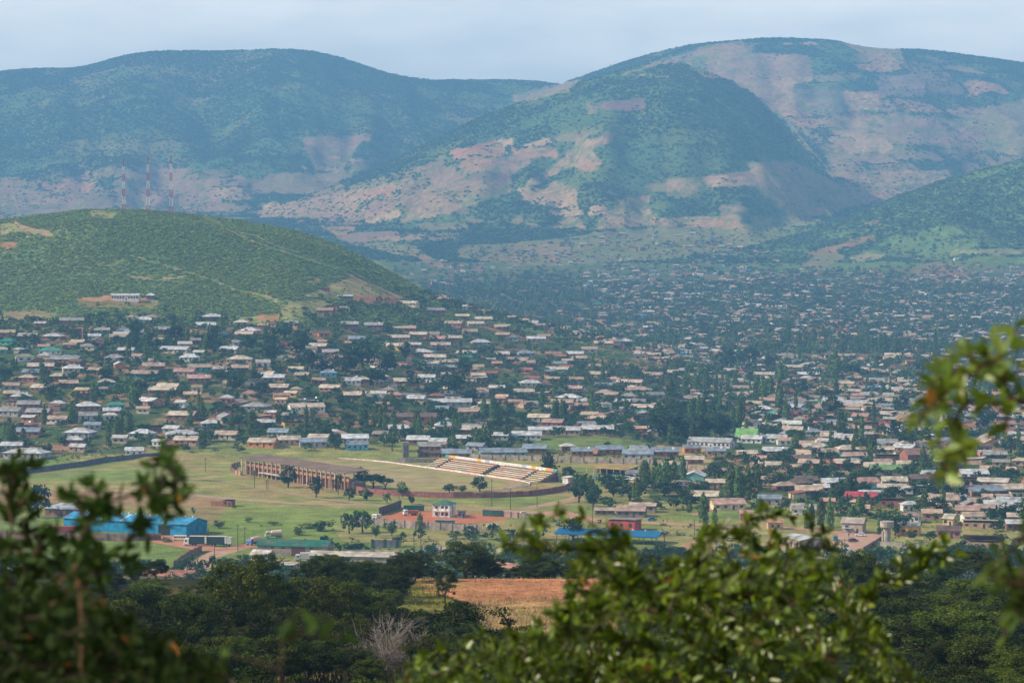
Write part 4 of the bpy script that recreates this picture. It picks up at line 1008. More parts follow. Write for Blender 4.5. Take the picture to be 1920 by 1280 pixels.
mast('middle red and white lattice mast of the three on the hill', 278, 400, 293, 1.8)
mast('thickest red and white lattice mast, beside the lone hilltop tree', 321, 403, 292, -2.0)
# ------------------------------------------------------------------ utility poles
def pole(u, v, H, label, z=0):
    x, y = flat(u, v)
    t = thing('utility_pole', label, 'utility pole', (x, y, z), random.random() * .6 - .3, 'wooden poles on the valley floor')
    m = MB(); m.tube([(0, 0, -.4), (0, 0, H)], [.17, .12], 7, (.10,.085,.075)); m.obj('pole', M_bark, t)
    m = MB(); m.box(-.95, .95, -.06, .06, H - .9, H - .76, (.12,.10,.09)); m.obj('crossarm', M_bark, t)
for u, v, H, lb in [(477,914,9,'thin pole standing before the columned end of the grandstand'), (499.5,917,5,'short pole of a close pair near the grandstand'), (502.5,918,5.6,'taller pole of a close pair near the grandstand'),
    (748,940,10,'pole beside the flat topped tree at the brick wall'), (922,949,13,'tallest pole rising in front of the brick wall'), (957,955,10,'pole between the villa and dirt crossroads'),
    (1007,951,10,'pole with a slanting stay wire by the dirt road'), (1047,966,7,'pole at the dirt crossroads'), (446,1033,11,'pole behind the parked curtain-side truck'), (391,1021,7,'pale pole in front of the curtain-side truck'),
    (402,1041,6,'pole beside the dirt track to the trucks'), (371,1071,9,'pole at the start of the dirt track'), (789,1026,17,'tall dark pole behind the pale panel wall'), (776,1050,11,'pole beside the long cream shed'),
    (385,885,8,'pole in the open green field'), (1111,983,10,'pole in front of the blue canopy'), (1434,842,8,'pole beside the school yard wall'), (1447,851,9,'pole before the school yard fence'),
    (180,866,7,'pole beside the long dark grey wall'), (1302,1003,7,'pole by the road beyond the red building'), (1584,1042,7,'pole beside the parked white van'), (459,1018,7,'pole beside the blue tanker truck')]:
    pole(u, v, H, lb)
# fence posts on the bare shelf
for i, (u, lb) in enumerate([(891, 'pale concrete post at the edge of the bare orange ground'), (1062, 'short concrete post behind the bush on the orange ground')]):
    p = P3(u, 1094 + i, 327); zz = gz(p.x, p.y)
    t = thing('concrete_post', lb, 'post', (p.x, p.y, zz), .2)
    m = MB(); m.box(-.07, .07, -.07, .07, -.2, .85, (.35,.30,.26)); m.obj('shaft', M_wall, t)
    m = MB(); m.box(-.11, .11, -.11, .11, .853, .95, (.38,.33,.28)); m.obj('cap', M_wall, t)
# ------------------------------------------------------------------ vehicles
def vpt(u, v): x, y = flat(u, v); return (x, y, .05)
def wheels(t, xs, w, r=.48):
    for x in xs:
        for s in (-1, 1):
            m = MB(); m.wheel(x, s * (w/2 - .14), r, r, .28); o = m.obj('wheel', M_paint, t)
            m = MB(); m.wheel(x, s * (w/2 + .005), r, r * .5, .02, n=10, col=(.5,.5,.5)); m.obj('rim', M_paint, o)
def cab(t, x0, col, w=2.45, h=3.0, L=2.2):
    m = MB(); m.prism([(x0, .7), (x0 + L, .7), (x0 + L, h), (x0 + .45, h), (x0 + .05, 1.75)], 'y', -w/2, w/2, col); m.obj('cab', M_paint, t)
    m = MB(); m.add([(x0 + .06, -w*.43, 1.85), (x0 + .06, w*.43, 1.85), (x0 + .40, w*.43, h - .25), (x0 + .40, -w*.43, h - .25)], [(0,1,2,3)], (.03,.035,.04)); m.v = [(a - .02, b_, c_) for a, b_, c_ in m.v]; m.obj('windscreen', M_glass, t)
    for s in (-1, 1):
        m = MB(); m.box(x0 + .7, x0 + 1.6, s * w/2 - .005 + (.0 if s < 0 else 0), s * w/2 + .02 * s + .005, 1.75, h - .45, (.03,.035,.04)); m.obj('side_window', M_glass, t)
        m = MB(); m.box(x0 - .03, x0 + .05, s * w * .36 - .14, s * w * .36 + .14, .9, 1.15, (.85,.85,.8)); m.obj('headlight', M_paint, t)
t = thing('articulated_truck', 'long white truck with two dark green curtain-side trailers', 'truck', vpt(390, 1023.5), -.12)
cab(t, -10.0, (.75,.76,.76))
m = MB(); m.box(-7.7, 9.9, -.5, .5, .75, 1.1, (.05,.05,.05)); m.obj('chassis', M_paint, t)
for x0, x1 in ((-7.5, -.2), (.15, 8.1)):
    m = MB(); m.box(x0, x1, -1.25, 1.25, 1.12, 4.0, (.018,.05,.05)); o = m.obj('curtain_body', M_paint, t)
    m = MB(); m.box(x0 - .05, x1 + .05, -1.3, 1.3, 4.003, 4.15, (.62,.56,.48)); m.obj('top_rail', M_paint, o)
    m = MB(); m.box(x1 - .9, x1 - .1, -1.29, -1.253, 1.2, 3.95, (.60,.66,.60)); m.obj('end_panel', M_paint, o)
m = MB(); m.box(8.11, 9.9, -1.25, 1.25, 1.12, 3.9, (.55,.60,.56)); m.obj('rear_body', M_paint, t)
wheels(t, [-9.0, -6.6, -5.5, 1.5, 2.6, 6.4, 7.5, 8.6], 2.5)
block(*flat(390, 1023), 12)
t = thing('minibus', 'cream minibus parked in front of the blue warehouse doorway', 'minibus', vpt(337, 1013.5), 3.0)
m = MB(); m.prism([(-2.9, .45), (2.6, .45), (2.95, 1.2), (2.4, 2.3), (-2.9, 2.3)], 'y', -.95, .95, (.72,.64,.50)); m.obj('body', M_paint, t)
for i in range(5):
    for s in (-1, 1): m = MB(); m.box(-2.6 + i * 1.0, -1.8 + i * 1.0, s * .955 - .012, s * .955 + .012, 1.35, 1.95, (.04,.03,.04)); m.obj('side_window', M_glass, t)
wheels(t, [-1.9, 1.9], 1.95, .35)
def lorry(label, u, v, rz, ccol, bcol, bh=1.0, L=7.0, tank=False):
    t = thing('lorry', label, 'lorry', vpt(u, v), rz)
    cab(t, -L/2, ccol, 2.3, 2.7, 1.9)
    m = MB(); m.box(-L/2 + 1.9, L/2, -.45, .45, .7, .95, (.05,.05,.05)); m.obj('chassis', M_paint, t)
    m = MB()
    if tank: m.tube([(-L/2 + 2.2, 0, 2.0), (-L/2 + 2.8, 0, 2.1), (L/2 - .8, 0, 2.3), (L/2, 0, 2.5)], [.6, 1.1, 1.15, .5], 12, bcol); m.obj('drum', M_paint, t)
    else:
        m.box(-L/2 + 2.1, L/2, -1.15, 1.15, .97, .97 + bh, bcol); m.obj('cargo_box', M_paint, t)
    wheels(t, [-L/2 + 1.0, L/2 - 1.2, L/2 - 2.4], 2.3, .45)
    return t
lorry('white cab tipper lorry with a red load bed on the red yard', 770, 966, .35, (.70,.72,.74), (.42,.10,.07), 1.3)
lorry('small white lorry at the edge of the red earth yard', 706, 974, 1.2, (.72,.72,.72), (.65,.65,.66), 1.4, 5.5)
lorry('blue and white cab mixer lorry beside the green roofed warehouse', 476, 1021, 1.1, (.05,.16,.42), (.70,.45,.35), L=8, tank=True)
lorry('pale mixer lorry beyond the green warehouse roof', 514, 1008, .2, (.7,.66,.6), (.66,.50,.42), L=7.5, tank=True)
lorry('white box lorry beside the long cream shed', 571, 1052, .1, (.75,.76,.76), (.72,.72,.72), 2.4, 7.5)
lorry('red lorry half hidden behind leaves at the blue warehouse', 112, 1000, .05, (.72,.70,.68), (.46,.06,.07), 2.2, 14)
def container(label, u, v, rz, col, L=12, W=2.5, H=2.6):
    t = thing('shipping_container', label, 'container', vpt(u, v), rz)
    m = MB(); m.box(-L/2, L/2, -W/2, W/2, 0, H, col); m.obj('body', coat('container_steel', .6, .5, .2, stripes=('X', .35, .06)), t)
    m = MB()
    for k in range(4): m.box(L/2 + .003, L/2 + .06, -W/2 + .3 + k * .6, -W/2 + .36 + k * .6, .2, H - .2, (.5,.5,.5))
    m.obj('lock_bar', M_paint, t)
container('dark green container behind the tipper lorry', 776, 957.5, 0, (.015,.10,.065), 9.5)
for k, (u, c_) in enumerate([(205,(.40,.06,.07)), (222,(.36,.05,.06)), (238,(.42,.07,.08))]):
    container(['red crate container behind leaves before the blue warehouse', 'middle red crate container before the blue warehouse', 'red crate container closest to the warehouse doorway'][k], u, 1012, .05, c_, 3.4, 2.4, 1.6 + .8 * (k % 2))
def car(label, u, v, rz, col, kind='hatch', z=0):
    x, y = flat(u, v)
    t = thing('parked_car', label, 'car', (x, y, .1), rz, 'cars and vans parked in the valley')
    hh = 1.45 if kind == 'hatch' else 1.9
    m = MB(); m.prism([(-2.1, .3), (2.15, .3), (2.2, .75), (1.2, .92), (.6, hh), (-1.3 if kind == 'hatch' else -1.95, hh), (-2.0, .95)], 'y', -.85, .85, col); m.obj('body', M_paint, t)
    m = MB()
    for s in (-1, 1): m.prism([(-1.65, .95), (.98, .95), (.5, hh - .1), (-1.3, hh - .1)], 'y', s * .856 - .006, s * .856 + .006, (.03,.035,.04))
    m.obj('side_window', M_glass, t)
    wheels(t, [-1.3, 1.35], 1.75, .32)
car('white hatchback parked on the packed earth forecourt', 1613, 1005, 2.9, (.75,.76,.78))
car('dark small car crossing the middle of the forecourt', 1599, 1015.5, .4, (.10,.06,.08))
car('pale green van at the forecourt mouth', 1583, 1037, 2.8, (.60,.68,.64), 'van')
car('blue van parked at the forecourt edge', 1567, 1013, 1.4, (.03,.10,.25), 'van')
car('white pickup parked before the white walled office', 1174, 899.5, 3.0, (.80,.80,.80), 'van')
car('white saloon parked beside the pickup at the office', 1185, 899.8, 2.2, (.78,.78,.80))
car('second white saloon by the office and poplars', 1194, 900, .3, (.80,.80,.82))
car('dark car parked along the dirt road crossroads', 1012, 969, .2, (.04,.04,.05))
car('white car behind leaves at the dirt crossroads', 983, 965, .1, (.75,.72,.68))
car('small blue car under the shop porch beside the road', 1222, 976, .3, (.10,.20,.40))
# ------------------------------------------------------------------ a few people on the roads
def person(label, u, v, shirt, trousers, rz=0):
    x, y = flat(u, v)
    vs = [(0,0,.95),(0,0,1.2),(0,0,1.42),(0,0,1.52),(0,.02,1.66),(.11,0,.88),(.12,.16,.5),(.12,.10,.06),(-.11,0,.88),(-.12,-.14,.5),(-.12,-.22,.08),(.2,0,1.40),(.27,-.10,1.12),(.26,.0,.88),(-.2,0,1.40),(-.27,.12,1.12),(-.25,.2,.90),(.12,.28,.04),(-.12,-.08,.04)]
    es = [(0,1),(1,2),(2,3),(3,4),(0,5),(5,6),(6,7),(0,8),(8,9),(9,10),(2,11),(11,12),(12,13),(2,14),(14,15),(15,16),(7,17),(10,18)]
    rs = [.15,.15,.16,.06,.11,.11,.075,.05,.11,.075,.05,.07,.05,.04,.07,.05,.04,.04,.04]
    me = bpy.data.meshes.new('person'); me.from_pydata(vs, es, [])
    o = bpy.data.objects.new('person', me); C.objects.link(o); o.location = (x, y, .05); o.rotation_euler = (0, 0, rz)
    md = o.modifiers.new('skin', 'SKIN')
    for i, r in enumerate(rs): me.skin_vertices[0].data[i].radius = (r, r)
    me.skin_vertices[0].data[0].use_root = True
    s_ = o.modifiers.new('sub', 'SUBSURF'); s_.levels = 1; s_.render_levels = 1
    mt, n, l, b = new_mat('clothes_and_skin')
    tc = n.new('ShaderNodeTexCoord'); sp = n.new('ShaderNodeSeparateXYZ'); rp = n.new('ShaderNodeValToRGB'); rp.color_ramp.interpolation = 'CONSTANT'
    mm = n.new('ShaderNodeMath'); mm.operation = 'DIVIDE'; mm.inputs[1].default_value = 1.8
    l.new(tc.outputs['Object'], sp.inputs[0]); l.new(sp.outputs['Z'], mm.inputs[0]); l.new(mm.outputs[0], rp.inputs['Fac']); l.new(rp.outputs['Color'], b.inputs['Base Color'])
    e = rp.color_ramp.elements; e[0].position = 0; e[0].color = (*trousers, 1); e[1].position = .53; e[1].color = (*shirt, 1)
    k = e.new(.83); k.color = (.12,.06,.04,1)
    me.materials.append(mt); tag(o, label, 'person')
person('person in dark clothes walking by the orange road bend', 1303 * 0 + 1243.5, 980.5, (.10,.05,.05), (.03,.03,.04), .5)
person('person in a grey shirt on the road beside the shops', 1251, 977.5, (.22,.22,.24), (.05,.05,.07), 1.2)
person('person in black standing in front of the grey shop', 1591.5, 1006.5, (.04,.04,.05), (.03,.03,.04), 0)
person('person in a dark red top outside the warehouse doorway', 307.5, 1012, (.25,.06,.05), (.04,.04,.05), .3)
# the power line down the hill
def cable(name, label, pts, r):
    m = MB(); P = []
    for i in range(len(pts) - 1):
        a, b_ = Vector(pts[i]), Vector(pts[i + 1])
        for k in range(9):
            q = a.lerp(b_, k / 8); q.z -= 4 * .03 * (b_ - a).length * (k / 8) * (1 - k / 8); P.append(tuple(q))
    m.tube(P, r, 4, (.42,.40,.36)); o = m.obj(name, M_paint); tag(o, label, 'cable')
pp = []
for k, (u, v) in enumerate([(372,408),(480,458),(560,490),(650,520),(770,580)]):
    h = hit(u, v)
    if h is None or h[1] > 2600: a_, b_ = ray(u, v); h = (a_ * 2480, 2480, _terr1(a_ * 2480, 2480))
    t = thing('utility_pole', ['pole beside the lone hilltop tree', 'pole below the hilltop on the bushy slope', 'pole halfway down the bushy hillside', 'pole on the lower shoulder of the hill', 'pole at the foot of the hill beside houses'][k], 'utility pole', h, 0, 'poles carrying the line down the hill')
    m = MB(); m.tube([(0, 0, -.4), (0, 0, 9)], [.18, .13], 6, (.16,.14,.12)); m.obj('pole', M_bark, t)
    m = MB(); m.box(-1, 1, -.06, .06, 8.2, 8.35, (.16,.14,.12)); m.obj('crossarm', M_bark, t)
    pp.append((h[0], h[1], h[2] + 8.6))
cable('power_line', 'thin pale cable running down the bushy hill from the masts', pp, .12)
# ------------------------------------------------------------------ the town's houses
# (x0, x1, base y, roof form, wall, roof) read in three enlarged crops of the photograph
R1 = [(195,262,277,'g','brick','silver'),(335,475,262,'g','brick','grey'),(750,872,256,'h','grey','silver'),(1135,1262,240,'h','brick','silver'),(1100,1215,287,'g','cream','silver'),(1350,1462,320,'h','pink','silver'),
(0,90,330,'g','brick','cream'),(103,215,347,'g','brick','grey'),(245,360,350,'h','brick','silver'),(533,620,314,'g','grey','grey'),(662,728,317,'g','grey','slate'),(868,965,310,'g','brick','grey'),(475,570,350,'g','cream','silver'),
(0,90,378,'h','green','green'),(215,350,432,'h','white','green'),(360,440,400,'g','brick','tan'),(665,760,430,'g','grey','silver'),(905,1070,425,'g','cream','silver'),(1063,1130,372,'g','brick','grey'),(1235,1350,425,'g','tan','silver'),
(1275,1425,478,'h','cream','cream'),(585,705,472,'h','white','grey'),(1012,1120,470,'h','white','silver'),(130,258,556,'g','grey','slate'),(155,305,522,'g','brick','cream'),(350,470,532,'h','cream','silver'),(500,600,542,'g','brick','tan'),
(280,385,577,'h','brick','cream'),(280,460,480,'g','brick','grey'),(110,205,584,'h','brick','cream'),(740,895,562,'g','green','pink'),(980,1105,552,'g','tan','pink'),(1055,1188,588,'g','brick','pink'),(1055,1190,527,'g','green','tan'),
(800,930,520,'g','brick','tan'),(1448,1550,562,'g','tan','cream'),(1800,1895,558,'h','blue','slate'),(1740,1845,405,'g','brown','cream'),(1510,1630,642,'g','brown','cream'),(885,1010,634,'g','brick','cream'),(840,1000,655,'g','pink','cream'),
(1800,1920,640,'g','pink','cream'),(1620,1825,750,'g','white','cream'),(1235,1320,702,'h','pink','silver'),(1360,1520,747,'h','grey','grey'),(950,1110,797,'g','brown','cream'),(605,705,738,'h','teal','green'),(425,565,748,'h','brick','silver'),
(770,845,762,'g','cream','cream'),(990,1050,727,'g','white','silver'),(1440,1550,837,'g','pink','silver'),(1130,1245,842,'h','grey','silver'),(1080,1170,872,'m','grey','silver'),(735,870,902,'h','grey','silver'),(930,1120,907,'h','grey','silver'),
(365,535,897,'h','grey','silver'),(90,235,892,'g','brick','slate'),(85,205,852,'h','brick','rust'),(475,570,852,'g','grey','slate'),(630,720,927,'g','cream','silver'),(860,930,947,'g','white','silver'),(705,810,997,'g','white','silver'),
(365,470,937,'h','brick','silver'),(395,490,977,'g','tan','silver'),(30,280,1012,'h','grey','silver'),(1400,1560,952,'g','orange','cream'),(1560,1690,937,'g','tan','cream'),(1735,1860,927,'g','tan','cream'),(1680,1840,950,'g','grey','slate'),
(1850,1920,890,'h','grey','silver'),(60,180,690,'h','tan','silver'),(20,110,675,'g','brick','cream'),(180,300,640,'g','brick','cream'),(330,440,615,'g','brick','tan'),(550,650,610,'h','teal','cream'),(425,510,655,'g','orange','cream'),
(560,640,580,'h','brick','cream'),(560,620,650,'g','green','tan'),(100,230,735,'g','brick','grey'),(0,130,775,'g','grey','grey'),(150,290,780,'g','brick','grey'),(580,680,770,'g','tan','silver'),(580,660,800,'h','white','silver'),
(280,370,730,'h','grey','silver'),(125,205,810,'g','brick','silver'),(1660,1740,570,'g','tan','cream'),(1750,1830,600,'g','brick','pink'),(1630,1700,650,'h','cream','cream'),(1550,1620,710,'g','tan','cream'),(1590,1680,800,'g','brick','grey'),
(1490,1560,780,'g','brick','silver'),(1080,1140,640,'g','cream','tan'),(1200,1290,535,'g','brick','silver'),(1300,1400,530,'g','brown','tan'),(1430,1520,500,'g','white','silver'),(1560,1640,470,'g','brown','grey'),(1270,1340,550,'h','blue','silver'),
(865,925,370,'g','tan','cream'),(640,730,340,'g','brick','silver'),(1090,1155,440,'g','grey','silver'),(700,810,330,'g','grey','slate'),(1000,1080,395,'g','tan','silver'),(400,480,385,'g','grey','cream')]
R5 = [(320,435,162,'g','cream','cream'),(475,580,202,'g','brick','grey'),(510,590,137,'g','brick','pink'),(0,100,282,'g','brown','grey'),(130,240,287,'g','brown','grey'),(290,345,302,'g','tan','cream'),(345,420,302,'g','brick','cream'),
(35,135,364,'g','brick','slate'),(258,385,357,'g','tan','cream'),(385,490,337,'g','brick','cream'),(580,690,277,'g','brick','tan'),(705,800,277,'g','tan','cream'),(560,680,357,'g','brick','cream'),(680,765,322,'g','tan','cream'),
(230,355,402,'g','yellow','cream'),(385,520,437,'h','pink','silver'),(465,590,467,'g','cream','cream'),(500,615,397,'g','pink','cream'),(650,768,442,'g','green','cream'),(500,590,362,'g','brick','pink'),(730,840,382,'h','grey','silver'),
(860,945,447,'g','tan','silver'),(870,950,337,'g','brick','cream'),(935,1000,354,'h','grey','slate'),(858,950,292,'g','brick','cream'),(920,1060,482,'g','pink','tan'),(1005,1090,497,'g','tan','tan'),(725,805,522,'g','cream','tan'),
(990,1085,442,'h','grey','slate'),(1145,1240,447,'g','brick','brick'),(1148,1285,533,'g','green','cream'),(1260,1365,447,'g','brick','silver'),(430,560,502,'g','grey','cream'),(450,510,532,'g','tan','silver'),(560,685,572,'g','pink','pink'),
(290,440,602,'g','brick','cream'),(430,530,580,'g','white','white'),(1000,1125,612,'h','cream','silver'),(960,1085,662,'g','tan','cream'),(1255,1360,642,'g','brick','pink'),(1125,1195,657,'g','orange','pink'),(1210,1350,697,'h','white','silver'),
(1570,1750,652,'h','cream','tan'),(1545,1700,607,'g','pink','cream'),(1630,1765,752,'g','teal','cream'),(1435,1600,777,'m','grey','silver'),(245,350,682,'h','brick','pink'),(5,120,682,'g','brown','cream'),(370,480,702,'g','tan','silver'),
(480,740,722,'g','grey','silver'),(655,790,777,'g','tan','tan'),(230,545,807,'g','brick','brown'),(515,650,857,'h','cream','silver'),(1180,1310,722,'g','brick','tan'),(1310,1400,742,'g','brick','tan'),(1645,1735,872,'g','pink','pink'),
(1165,1350,882,'g','tan','silver'),(1350,1535,877,'g','brick','silver'),(1050,1160,877,'g','tan','silver'),(950,1130,907,'g','white','silver'),(850,945,912,'g','grey','silver'),(0,155,927,'g','white','silver'),(20,150,965,'g','blue','slate'),
(370,500,937,'g','brick','silver'),(645,740,927,'g','pink','silver'),(500,600,947,'g','tan','silver'),(560,740,1010,'g','brick','slate'),(770,1045,1005,'g','teal','slate'),(1020,1160,987,'g','brown','slate'),(1230,1315,972,'h','brown','silver'),
(1290,1420,1000,'g','brick','slate'),(1420,1580,990,'g','brick','slate'),(1620,1720,985,'g','tan','slate'),(1740,1900,1005,'g','brick','slate'),(1580,1760,1018,'g','grey','slate'),(430,500,1008,'g','brown','brown'),(500,560,1012,'g','brown','brown'),
(430,560,970,'g','brick','grey'),(680,770,860,'g','grey','slate'),(760,860,830,'m','grey','silver'),(1050,1180,810,'g','grey','cream'),(830,920,640,'g','brick','silver'),(870,940,690,'g','brick','cream'),(940,1020,720,'g','tan','tan'),
(1110,1230,760,'g','cream','cream'),(1480,1560,680,'g','brown','tan'),(1540,1630,720,'g','brick','silver'),(1380,1500,560,'g','tan','cream'),(1280,1360,590,'g','grey','tan'),(1420,1530,385,'g','tan','cream'),(1510,1620,375,'g','grey','silver'),
(1700,1800,450,'g','tan','cream'),(1830,1920,410,'h','white','silver'),(1790,1870,480,'g','tan','cream'),(1350,1440,420,'g','cream','cream'),(1690,1810,565,'g','tan','tan'),(1800,1900,550,'g','brick','cream'),(0,110,600,'g','white','silver'),
(1040,1150,360,'g','tan','silver'),(1100,1180,345,'g','brick','tan'),(750,850,250,'g','tan','cream'),(640,720,235,'g','brick','cream'),(1190,1260,460,'g','brick','brick'),(1290,1380,470,'g','tan','cream'),(845,905,500,'g','brick','tan')]
R6 = [(795,985,455,'g','tan','tan'),(1135,1230,450,'g','white','cream'),(350,445,165,'g','teal','white'),(470,600,175,'g','tan','cream'),(390,520,235,'g','brick','tan'),(560,680,520,'g','tan','cream'),(1020,1170,595,'g','teal','slate'),
(1020,1130,640,'g','orange','blue'),(1140,1240,650,'g','white','silver'),(880,1030,640,'g','tan','tan'),(770,900,710,'g','green','silver'),(880,1040,725,'g','yellow','silver'),(1040,1185,715,'g','white','cream'),(390,515,760,'h','white','white'),
(600,730,750,'g','white','silver'),(415,475,825,'h','blue','white'),(510,580,830,'h','teal','silver'),(620,690,820,'h','white','silver'),(930,1300,840,'m','brick','brown'),(1105,1215,855,'g','red','red'),(1110,1220,790,'g','tan','cream'),
(470,590,925,'g','white','silver'),(650,780,960,'g','grey','tan'),(760,850,945,'g','green','silver'),(840,960,925,'g','tan','silver'),(770,860,900,'g','tan','silver'),(690,790,890,'h','grey','slate'),(410,470,920,'g','teal','slate'),
(0,110,700,'g','grey','tan'),(120,240,580,'g','white','tan'),(275,400,640,'g','brick','tan'),(310,390,680,'h','grey','silver'),(400,520,560,'g','cream','cream'),(920,1030,580,'h','brick','tan'),(640,770,560,'g','brick','silver'),
(880,1010,660,'g','white','cream'),(1090,1190,990,'g','tan','cream'),(1460,1600,790,'g','white','silver'),(1660,1730,800,'h','white','silver'),(1830,1920,905,'g','grey','silver'),(1660,1740,1010,'g','pink','cream'),(0,100,985,'g','orange','slate'),
(300,420,1015,'g','brick','cream'),(450,600,1000,'g','brown','silver'),(330,450,930,'g','white','white'),(130,240,1000,'g','tan','slate'),(960,1060,870,'g','tan','tan'),(1230,1330,880,'g','brick','pink'),(560,680,880,'g','tan','cream')]
R4 = [(0,115,85,'g','brick','cream'),(125,235,215,'g','pink','cream'),(820,960,105,'g','red','cream'),(1020,1195,140,'g','tan','lime'),(1040,1140,105,'g','brick','tan'),(1165,1270,110,'g','grey','cream'),(750,890,210,'g','tan','silver'),
(610,760,255,'g','brown','tan'),(1625,1690,135,'g','brick','pink'),(1745,1815,145,'g','orange','cream'),(915,1000,325,'h','tan','cream'),(1070,1215,310,'m','brick','brown'),(1420,1520,290,'g','tan','cream'),(1550,1700,320,'g','brick','tan'),
(1490,1620,365,'g','tan','pink'),(1590,1700,355,'g','grey','tan'),(1380,1460,345,'g','tan','cream'),(1520,1660,400,'g','white','tan'),(1760,1862,445,'g','brown','silver'),(1770,1862,405,'g','brown','cream'),(1190,1290,340,'h','white','silver'),
(590,680,345,'g','white','tan'),(410,540,305,'g','grey','slate'),(700,800,240,'g','grey','silver'),(1300,1400,165,'g','white','silver'),(1230,1370,190,'g','brown','brown'),(560,630,175,'g','brick','cream'),(310,380,390,'g','brown','pink'),
(460,545,440,'g','tan','orange'),(430,510,200,'g','cream','tan'),(40,200,290,'g','tan','cream'),(580,700,80,'g','brown','brown'),(620,700,60,'g','tan','cream'),(450,540,115,'g','cream','cream'),(930,1020,360,'g','tan','cream'),
(1530,1740,260,'g','brick','slate'),(1690,1862,250,'g','tan','cream'),(1640,1800,340,'g','grey','silver'),(960,1090,280,'g','tan','silver'),(750,830,320,'g','brick','pink'),(820,900,170,'g','cream','tan')]
CR['brick'] = (.38,.20,.15); CR['orange'] = (.52,.26,.16); RNAME['brick'] = 'brick red'; RNAME['orange'] = 'orange'
HS = []                                                     # dicts of every house: x y z rz L W h rise kind wall roof
def add_house(u, v, wpx, kind, wc, rc, listed):
    h = hit(u, v, 760)
    if h is None: return False
    x, y, z = h
    L = max(3.5, wpx / F * y / 1.06)
    HS.append(dict(x=x, y=y, z=z, L=L, W=min(max(5.5, L * .72), 12.5) * random.uniform(.85, 1.1), h=random.uniform(2.7, 3.2), k=kind, w=wc, r=rc, rz=random.uniform(-.32, .26), listed=listed))
    return True
for lst, ox, oy, s in ((R1, 0, 520, 3), (R5, 640, 520, 3), (R6, 1280, 520, 3), (R4, 1280, 840, 1862 / 640)):
    for x0, x1, yb, k, wc, rc in lst:
        add_house((x0 + x1) / 2 / s + ox, yb / s + oy, (x1 - x0) / s, k, wc, rc, True)
# grid of everything placed, for spacing
cell = {}
def free(x, y, r):
    cx, cy = int(x // 12), int(y // 12)
    for i in range(cx - 2, cx + 3):
        for j in range(cy - 2, cy + 3):
            for (a, b_, q) in cell.get((i, j), ()):
                if (a - x) ** 2 + (b_ - y) ** 2 < (r + q) ** 2: return False
    return True
def occupy(x, y, r): cell.setdefault((int(x // 12), int(y // 12)), []).append((x, y, r))
def blocked(x, y, pad=0):
    return any((x - a) ** 2 + (y - b_) ** 2 < (r + pad) ** 2 for a, b_, r in BLOCKED)
for q in HS: occupy(q['x'], q['y'], q['L'] * .42)
NOHOUSE = [[(430,840),(820,830),(830,866),(1090,880),(1230,905),(1180,955),(400,1000),(-300,1000),(-300,862),(260,862)], [(1000,814),(1110,812),(1225,826),(1215,852),(1050,848),(990,838)], [(1215,770),(1380,765),(1385,815),(1360,835),(1230,832)],
           [(1230,838),(1440,832),(1440,850),(1230,862)], [(1270,850),(1340,858),(1350,892),(1280,892)], [(1050,900),(1270,900),(1270,960),(1060,960)], [(1530,990),(1760,985),(1760,1050),(1530,1050)],
           [(860,515),(1080,500),(1120,580),(940,600),(840,560)], [(560,548),(700,545),(690,575),(560,580)], [(1420,640),(1700,640),(1700,668),(1420,668)]]
def rnd_style():
    wc = random.choices(['brick','tan','cream','white','grey','pink','brown','orange','yellow','teal','blue','green'], [9,7,4,4,4,3,4,1,.7,.7,.6,.5])[0]
    rc = random.choices(['cream','tan','grey','silver','pink','slate','white','brown','rust','red','green','blue'], [8,9,8,6,4,3,.6,3,2,.3,.3,.25])[0]
    return wc, rc
def fill_houses(n, D0, D1, region, dens=None, Lr=(8, 15), pad=1.5):
    ys = np.sqrt(rng.uniform(D0 ** 2, D1 ** 2, n)); us_ = rng.uniform(-260, 2180, n)
    xs = (us_ - 960) / F * ys; zs = terrain(xs, ys)
    vs = 480 - (zs - HC) / ys * F
    ok = in_poly(us_, vs, region) & visible(xs, ys, zs + 3)
    for p in NOHOUSE: ok &= ~in_poly(us_, vs, p)
    if dens is not None: ok &= rng.random(n) < dens(us_, vs, xs, ys)
    for x, y, z in zip(xs[ok], ys[ok], zs[ok]):
        L = random.uniform(*Lr)
        if blocked(x, y, 3) or not free(x, y, L * .42 + pad): continue
        wc, rc = rnd_style()
        rz = random.gauss(-.06, .24) + (math.pi / 2 if random.random() < .2 else 0)
        HS.append(dict(x=x, y=y, z=z, L=L, W=min(L * .72, 10.5) * random.uniform(.85, 1.1), h=random.uniform(2.6, 3.1), k=random.choices('ghm', [6, 2, 3])[0], w=wc, r=rc, rz=rz, listed=False))
        occupy(x, y, L * .42)
clump = lambda u, v, x, y: .35 + .9 * sstep(.40, .58, fbm(x, y, 130, 2, 201))
fill_houses(1100, 1400, 2150, TOWN_LEFT, lambda u, v, x, y: clump(u, v, x, y) * (.35 + .65 * sstep(600, 640, v)))
fill_houses(1500, 960, 1700, TOWN_RIGHT, clump, (8, 15))
fill_houses(3600, 1700, 2700, TOWN_RIGHT, clump, (8, 14))
fill_houses(6500, 2700, 4000, TOWN_RIGHT, clump, (7, 14), 3)
fill_houses(9000, 4000, 5600, TOWN_RIGHT, lambda u, v, x, y: (.22 + .6 * sstep(495, 545, v)) * clump(u, v, x, y), (6, 13), 6)
def style_of(q):
    return CW[q['w']], CR[q['r']]
for q in HS:
    q['u'], q['v'] = pix(q['x'], q['y'], q['z'] + 2)
    q['s'] = q['L'] / q['y'] * (1 + .0) 
    q['rise'] = {'g': min(2.1, q['W'] * .22), 'h': min(2.6, q['W'] * .27), 'm': .9}[q['k']]
inview = [q for q in HS if -20 < q['u'] < 1940]
inview.sort(key=lambda q: -q['s'] * (1.25 if q['listed'] else 1))
top = inview[:285]
